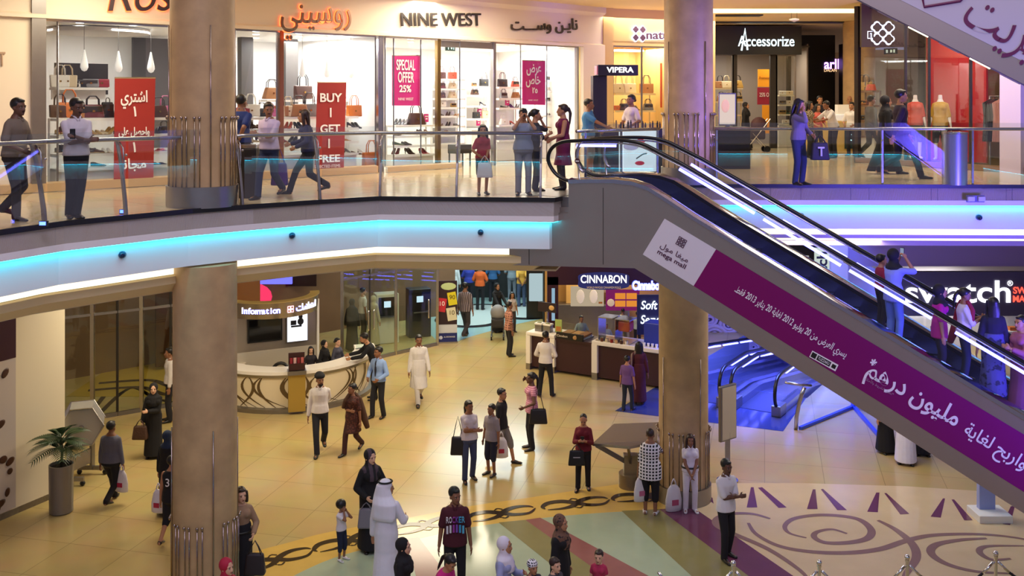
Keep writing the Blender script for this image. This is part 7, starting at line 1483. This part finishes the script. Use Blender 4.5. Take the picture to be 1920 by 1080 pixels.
q = U(1098, 318); t = thing('glass_showcase', 'small lit glass showcase left of the make-up kiosk', 'display case', q+Vector((.55, .3, 0))); q = q+Vector((.55, .3, 0)); MB().box(q+Vector((0, 0, .35)), (.4, .4, .7)).build('cabinet', mat('#c8d4d8', .3), t, bev=.02); MB().box(q+Vector((0, 0, .9)), (.4, .4, .4)).build('glass_top', GLASS, t)
p = U(1372, 317); t = thing('makeup_kiosk', 'second black kiosk with a framed pink poster right of the column', 'kiosk', p); MB().box(p+Vector((0, .3, .5)), (.9, .6, 1.0)).build('counter', BLACK, t, bev=.02); MB().box(p+Vector((-.05, .3, 1.42)), (.42, .06, .78)).build('poster_frame', STEEL, t); MB().box(p+Vector((-.05, .26, 1.42)), (.37, .02, .72)).build('poster', emis((1, .8, .72), .75), t); MB().ell(p+Vector((-.1, .245, 1.5)), (.1, .008, .16)).build('face_print', mat('#e8c0a8', .5, emit=.4), t, smooth=True); MB().box(p+Vector((-.05, .3, 1.02)), (.1, .1, .06)).build('poster_foot', STEEL, t)
for k in range(2): MB().box(p+Vector((0, .0, .25+.4*k)), (.82, .02, .34)).build('drawer_front', mat('#1c1c24', .3), t)
q = U(1418, 285); t = thing('pram', 'folded dark red pram outside the accessories shop', 'pram', q)
MB().ell(q+Vector((.08, 0, .85)), (.26, .2, .26)).build('hood', mat('#3a1418', .7), t, smooth=True); MB().box(q+Vector((0, 0, .55)), (.5, .38, .3), bev=.05).build('seat_pod', mat('#241416', .7), t)
for sy in (-.18, .18):
    MB().tube([q+Vector((-.35, sy, .1)), q+Vector((.05, sy, .6)), q+Vector((.4, sy, 1.05))], .014, 6).build('frame_tube', STEEL, t); MB().tube([q+Vector((.3, sy, .1)), q+Vector((-.15, sy, .6))], .014, 6).build('frame_tube', STEEL, t)
    for sx in (-.35, .3): w = MB(Matrix.Translation(q+Vector((sx, sy, .1))) @ Matrix.Rotation(PI/2, 4, 'X')); w.cyl((0, 0, -.025), .1, .05, 16); w.build('wheel', RUBBER, t)
p = U(1565, 288); t = thing('phone_kiosk', 'white and yellow phone kiosk in the far gallery', 'kiosk', p); MB().box(p+Vector((0, .3, .5)), (1.5, .6, 1.0)).build('counter', mat('#c8a860', .5), t, bev=.02); MB().box(p+Vector((-.1, .3, 1.1)), (1.2, .5, .2)).build('glass_top', mat('#e8eaf0', .2, emit=.2), t, bev=.02); MB().box(p+Vector((.55, -.02, .5)), (.5, .03, .7)).build('dark_panel', mat('#15323c', .3), t); MB().tube([p+Vector((.5+.09*math.cos(k*.6), -.05, .5+.09*math.sin(k*.6))) for k in range(10)], .018, 6).build('round_mark', emis((.6, .9, .95), 1.2), t); MB().box(p+Vector((.35, .3, 1.35)), (.4, .3, .3)).build('white_box', WHITE, t)
# ================================================================ bins, plants and loose furniture
def bin_(p, r, h, label, m=SATIN):
    t = thing('waste_bin', label, 'bin', p); MB().cyl(p, r, h, 32).build('body', m, t, smooth='auto'); MB().lathe(p+Vector((0, 0, h)), [(r+.01, 0), (r+.01, .04), (r*.6, .05), (r*.55, .0)], 32).build('rim', STEEL, t, smooth='auto')
bin_(U(1790, 346), .23, .98, 'tall steel waste bin at the right railing', mat('#a6a6b4', .3, .9)); 
p = U(462, 372)+Vector((0, .15, 0)); t = thing('waste_bin', 'dark square waste bin beside the left gallery column', 'bin', p); MB().box(p+Vector((0, 0, .42)), (.32, .32, .84)).build('body', DARK, t, bev=.02); MB().box(p+Vector((0, 0, .87)), (.34, .34, .06)).build('lid', STEEL, t, bev=.01)
p = G(101, 968)+Vector((.05, .2, 0)); t = thing('potted_palm', 'palm in a tall grey cylinder planter by the left wall', 'plant', p)
MB().lathe(p, [(.19, 0), (.215, .02), (.225, .92), (.205, .92), (.2, .86), (.01, .86)], 32).build('planter', mat('#8d8884', .35, .6), t, smooth='auto'); MB().cyl(p+Vector((0, 0, .84)), .2, .03, 20).build('soil', mat('#2a1c12', .9), t)
MB().tube([p+Vector((0, 0, .86)), p+Vector((.02, 0, 1.15)), p+Vector((.0, .02, 1.4))], [.03, .025, .02], 8).build('stem', mat('#4a4424', .8), t, smooth=True)
random.seed(11); LEAF = mat('#2f4a26', .45, var=.3, scale=8)
for k in range(19):
    a = k*2.4; L = random.uniform(.42, .6); el = random.uniform(.35, 1.25); b = MB(); base = p+Vector((0, 0, 1.12+.016*k)); d = Vector((math.cos(a), math.sin(a), 0)); sd = Vector((-d.y, d.x, 0))
    cen = [base+(d*math.cos(el)+Vector((0, 0, math.sin(el))))*L*q+d*.12*q*q-Vector((0, 0, .28*q*q)) for q in [i/16 for i in range(17)]]; b.tube(cen, [.009*(1-.6*i/16) for i in range(17)], 5)
    for i in range(3, 17):
        w = .15*math.sin(PI*(i-1)/17)+.05; t_ = (cen[i]-cen[i-1]).normalized()
        for sg in (-1, 1): tip = cen[i]+sd*sg*w+t_*.13-Vector((0, 0, .03)); mid = cen[i]+sd*sg*w*.5+t_*.05; b.face([cen[i]-t_*.012, mid-t_*.014, tip, mid+t_*.014, cen[i]+t_*.012])
    b.build('frond', LEAF, t)
# raffle drum on its stand
p = G(146, 905)+Vector((0, .15, 0)); t = thing('raffle_drum', 'clear faceted raffle drum on a wheeled grey stand', 'raffle drum', p); dm = p+Vector((.02, 0, 1.18))
M = Matrix.Translation(dm) @ Matrix.Rotation(math.radians(20), 4, 'Z') @ Matrix.Rotation(PI/2, 4, 'X'); MB(M).cyl((0, 0, -.3), .43, .6, 6).build('drum', mat('#b8b4b0', .25, .5), t)
for z in (-.31, .31): MB(M).tube([(.43*math.cos(PI/3*k), .43*math.sin(PI/3*k), z) for k in range(6)], .02, 6, closed=True).build('drum_rim', STEEL, t)
MB(M).cyl((0, 0, -.36), .05, .72, 12).build('axle', STEEL, t)
for sx in (-.34, .34):
    q = p+Vector((sx*.3, sx*.94, 0)); MB().beam(q+Vector((0, 0, .12)), q+Vector((0, 0, 1.2)), .16, .05, up=(1, 0, 0)).build('stand_leg', SATIN, t); MB().beam(q+Vector((-.3, 0, .14)), q+Vector((.3, 0, .14)), .06, .08).build('stand_foot', SATIN, t)
    for s2 in (-.27, .27): MB().ell(q+Vector((s2, 0, .055)), .055, n=10).build('castor', RUBBER, t, smooth=True)
MB().beam(p+Vector((-.1, -.3, .42)), p+Vector((.1, .3, .42)), .05, .3).build('cross_panel', SATIN, t)
# mall map table
p = G(1183, 912); t = thing('map_table', 'slanted metal map table on a round stone foot beside the woman in checks', 'directory table', p)
MB().cyl(p, .25, .28, 28).build('foot', mat('#8a7a5c', .35, .5), t, smooth='auto'); MB().box(p+Vector((0, 0, .46)), (.3, .2, .4)).build('pedestal', mat('#9a8a66', .35, .6), t)
tl = [P(1115, 838, p.y-.1), P(1180, 840, p.y-.3), P(1245, 822, p.y+.1), P(1240, 812, p.y+.3), P(1168, 822, p.y+.4)]
tl = [p+Vector(v) for v in ((-.8, -.15, .93), (-.1, -.55, 1.0), (.6, -.3, 1.05), (.62, .35, 1.2), (-.3, .5, 1.12))]
b = MB(); b.skin([tl, [q-Vector((0, 0, .05)) for q in tl]]); b.build('map_top', mat('#a8a098', .22, .8), t)
for q in ((-.72, -.15, .9), (-.1, -.4, .96), (.45, -.1, 1.0)): MB().beam(p+Vector((q[0]*.12, q[1]*.12, .5)), p+Vector(q), .05, .09).build('strut', mat('#8a8276', .3, .8), t)
# upright sign stand
p = G(1366, 905)+Vector((0, .1, 0)); t = thing('sign_stand', 'tall blank framed sign board on a post behind the man in white', 'sign stand', p); MB().cyl(p, .22, .03, 24).build('foot', STEEL, t); MB().box(p+Vector((0, 0, .5)), (.1, .05, 1.0)).build('post', SATIN, t)
M = Matrix.Translation(p+Vector((0, 0, 1.42))) @ Matrix.Rotation(math.radians(38), 4, 'Z'); MB(M).box((0, 0, 0), (.5, .08, 1.15)).build('frame', mat('#8a8a90', .3, .8), t, bev=.02); MB(M).box((0, -.043, 0), (.43, .01, 1.07)).build('board', mat('#b8ac98', .4), t)
# lectern-like white plinth at the right
p = G(1860, 975); t = thing('white_plinth', 'white square base with a blue upright panel at the right', 'stand', p); MB().box(p+Vector((0, .1, .07)), (.62, .55, .14)).build('base', WHITE, t, bev=.01); MB().box(p+Vector((-.02, .2, .8)), (.3, .12, 1.5)).build('upright_panel', mat('#98a4dc', .4), t)
# rope barrier posts
def barrier_top(x, y, H=.98): Y = F*(CZ-H)/(y-HY); return Vector(((x-CX)*Y/F, Y, 0))
bp = [barrier_top(x, y) for x, y in ((1375, 1051), (1536, 1050), (1701, 1040), (1867, 1033))]
for i, p in enumerate(bp):
    t = thing('barrier_post', 'chrome rope barrier post at the bottom right, %s from the left' % ORD[i], 'barrier post', p, 0, 'rope barrier posts')
    MB().lathe(p, [(.17, 0), (.17, .02), (.05, .05), (.026, .07), (.026, .88), (.034, .88), (.034, .91)], 20).build('post', CHROME, t, smooth='auto'); MB().ell(p+Vector((0, 0, .94)), .042, n=12).build('ball_finial', CHROME, t, smooth=True)
ext = [bp[0]-(bp[1]-bp[0])*.9]+bp+[bp[3]+(bp[3]-bp[2])]
for i, (a, c) in enumerate(zip(ext, ext[1:])):
    L = [a+(c-a)*q+Vector((0, 0, .86-.42*4*q*(1-q))) for q in [.03+.94*k/16 for k in range(17)]]; lab = 'dark barrier rope, %s from the left along the barrier' % ORD[i]
    t = thing('barrier_rope', lab, 'barrier rope', L[0], 0, 'barrier ropes'); MB().tube(L[1:-1], .02, 8).build('rope', mat('#17171f', .7), t, smooth=True)
    for q in (L[:3], L[-3:]): MB().tube(q, .022, 8).build('clip', CHROME, t, smooth=True)
# coffee poster on the far left wall
pl = Plane(PW0, PW1); t = thing('wall_poster', 'tall poster of coffee beans on the far left wall', 'poster', pl.pt(15, 780))
a_, c_ = PW0+V2(.25, .5), PW1-V2(.04, .09); d_ = (c_-a_).normalized(); n_ = V2(d_.y, -d_.x)*.02
b = MB(); b.wall(a_+n_, c_+n_, .15, 3.0, .015); b.build('paper', mat('#cfc4bc', .4), t); b = MB(); b.wall(a_+n_, c_+n_, 3.0, 3.75, .02); b.build('maroon_header', mat('#3a1220', .4), t)
random.seed(21); BEAN = mat('#4a2a1a', .4, var=.3)
for k in range(46):
    s_ = random.uniform(.15, .97); z = .25+(random.random()**2.2)*2.6; q = a_+(c_-a_)*s_+n_*2.2; Mx = Matrix.Translation((q.x, q.y, z)) @ Matrix.Rotation(math.atan2(d_.y, d_.x), 4, 'Z') @ Matrix.Rotation(random.random()*3, 4, 'Y')
    MB(Mx).ell((0, 0, 0), (random.uniform(.06, .15), .006, random.uniform(.05, .1)), n=8).build('bean_print', BEAN, t, smooth=True)
# small security domes and lamps on the fascias
for x, y, Yd, l in ((228, 478, None, 'left'), (547, 442, None, 'middle'), (901, 436, None, 'right')):
    d = Vector(((x-CX)/F, 1, 0)); best = None
    for p_, q_ in zip(inset(LEFT, .12), inset(LEFT, .12)[1:]):
        k = (p_.x*(q_.y-p_.y)-p_.y*(q_.x-p_.x))/(d.x*(q_.y-p_.y)-(q_.x-p_.x)) if abs(d.x*(q_.y-p_.y)-(q_.x-p_.x)) > 1e-6 else -1
        r = V2(d.x*k, k); u = (r-p_).dot(q_-p_)/(q_-p_).length_squared
        if 0 <= u <= 1: best = k
    c = P(x, y, best-.03); t = thing('security_dome', 'small dark camera dome on the cyan fascia, %s of the three on the left gallery' % l, 'camera', c); MB().ell(c, .045, n=12).build('dome', mat('#0a2a4a', .15), t, smooth=True); MB().tube([c, c+Vector((0, .05, 0))], .05, 12).build('mount', mat('#18486a', .4), t)
for x, y, l in ((1503, 405, 'left'), (1837, 408, 'right')):
    c = P(x, y, 19.65); t = thing('security_dome', 'small dark camera dome on the right gallery fascia, the %s one' % l, 'camera', c); MB().ell(c, .05, n=12).build('dome', mat('#0a1a3a', .15), t, smooth=True); MB().tube([c, c+Vector((0, .05, 0))], .055, 12).build('mount', mat('#18486a', .4), t)
c = P(1830, 373, 19.42); t = thing('emergency_light', 'twin emergency light on the right gallery fascia', 'light', c)
for sx in (-.1, .1): MB().box(c+Vector((sx, 0, 0)), (.13, .08, .09)).build('lamp_head', mat('#c8c4d4', .3), t, bev=.01)
MB().box(c+Vector((0, .03, 0)), (.34, .03, .13)).build('back_plate', mat('#6a6488', .4), t)
for x, l in ((1563, 'left'), (1602, 'right')):
    c = P(x, 431, 20.0); c.z = ZU-.872; t = thing('downlight', 'round downlight under the right gallery edge, the %s one' % l, 'light', c); MB().cyl(c-Vector((0, 0, .02)), .09, .02, 20).build('bezel', mat('#d8c8a8', .4), t); MB().cyl(c-Vector((0, 0, .026)), .06, .008, 20).build('lens', emis((1, .9, .7), 2), t)
c = P(1489, 38, 29.5); t = thing('hanging_lamp', 'small white lamp hung on two wires from the gallery ceiling', 'lamp', c); MB().lathe(c, [(.02, -.05), (.14, 0), (.14, .04), (.02, .06)], 20).build('shade', WHITE, t, smooth='auto')
for sx in (-.08, .08): MB().tube([c+Vector((sx, 0, .04)), Vector((c.x+sx, c.y, 10.45))], .006, 5).build('wire', DARK, t)
sign('wall_letter', 'single letter T cut by the left edge of the gallery wall', 'T', F1, -3, 10, 112, .35, mat('#b89a80', .5), None, .002, o=-.03)
tw = P(1170, 560, KB+.6)
for x in (1090, 1115, 1150, 1190): a_ = P(x, 545, KB+.6); tag(MB().tube([Vector((a_.x, a_.y, 2.4)), Vector((a_.x, a_.y, 4.94))], .012, 6).build('hanger_rod', DARK), 'thin rod holding the lit menu boards of the kiosk', 'rod', 'hanger rods of the menu boards')
# remove the prototypes that only served as sources for the copies
for r in list(BAGS.values())+list(SHOES.values()):
    for ch in list(r.children): bpy.data.objects.remove(ch)
    bpy.data.objects.remove(r)
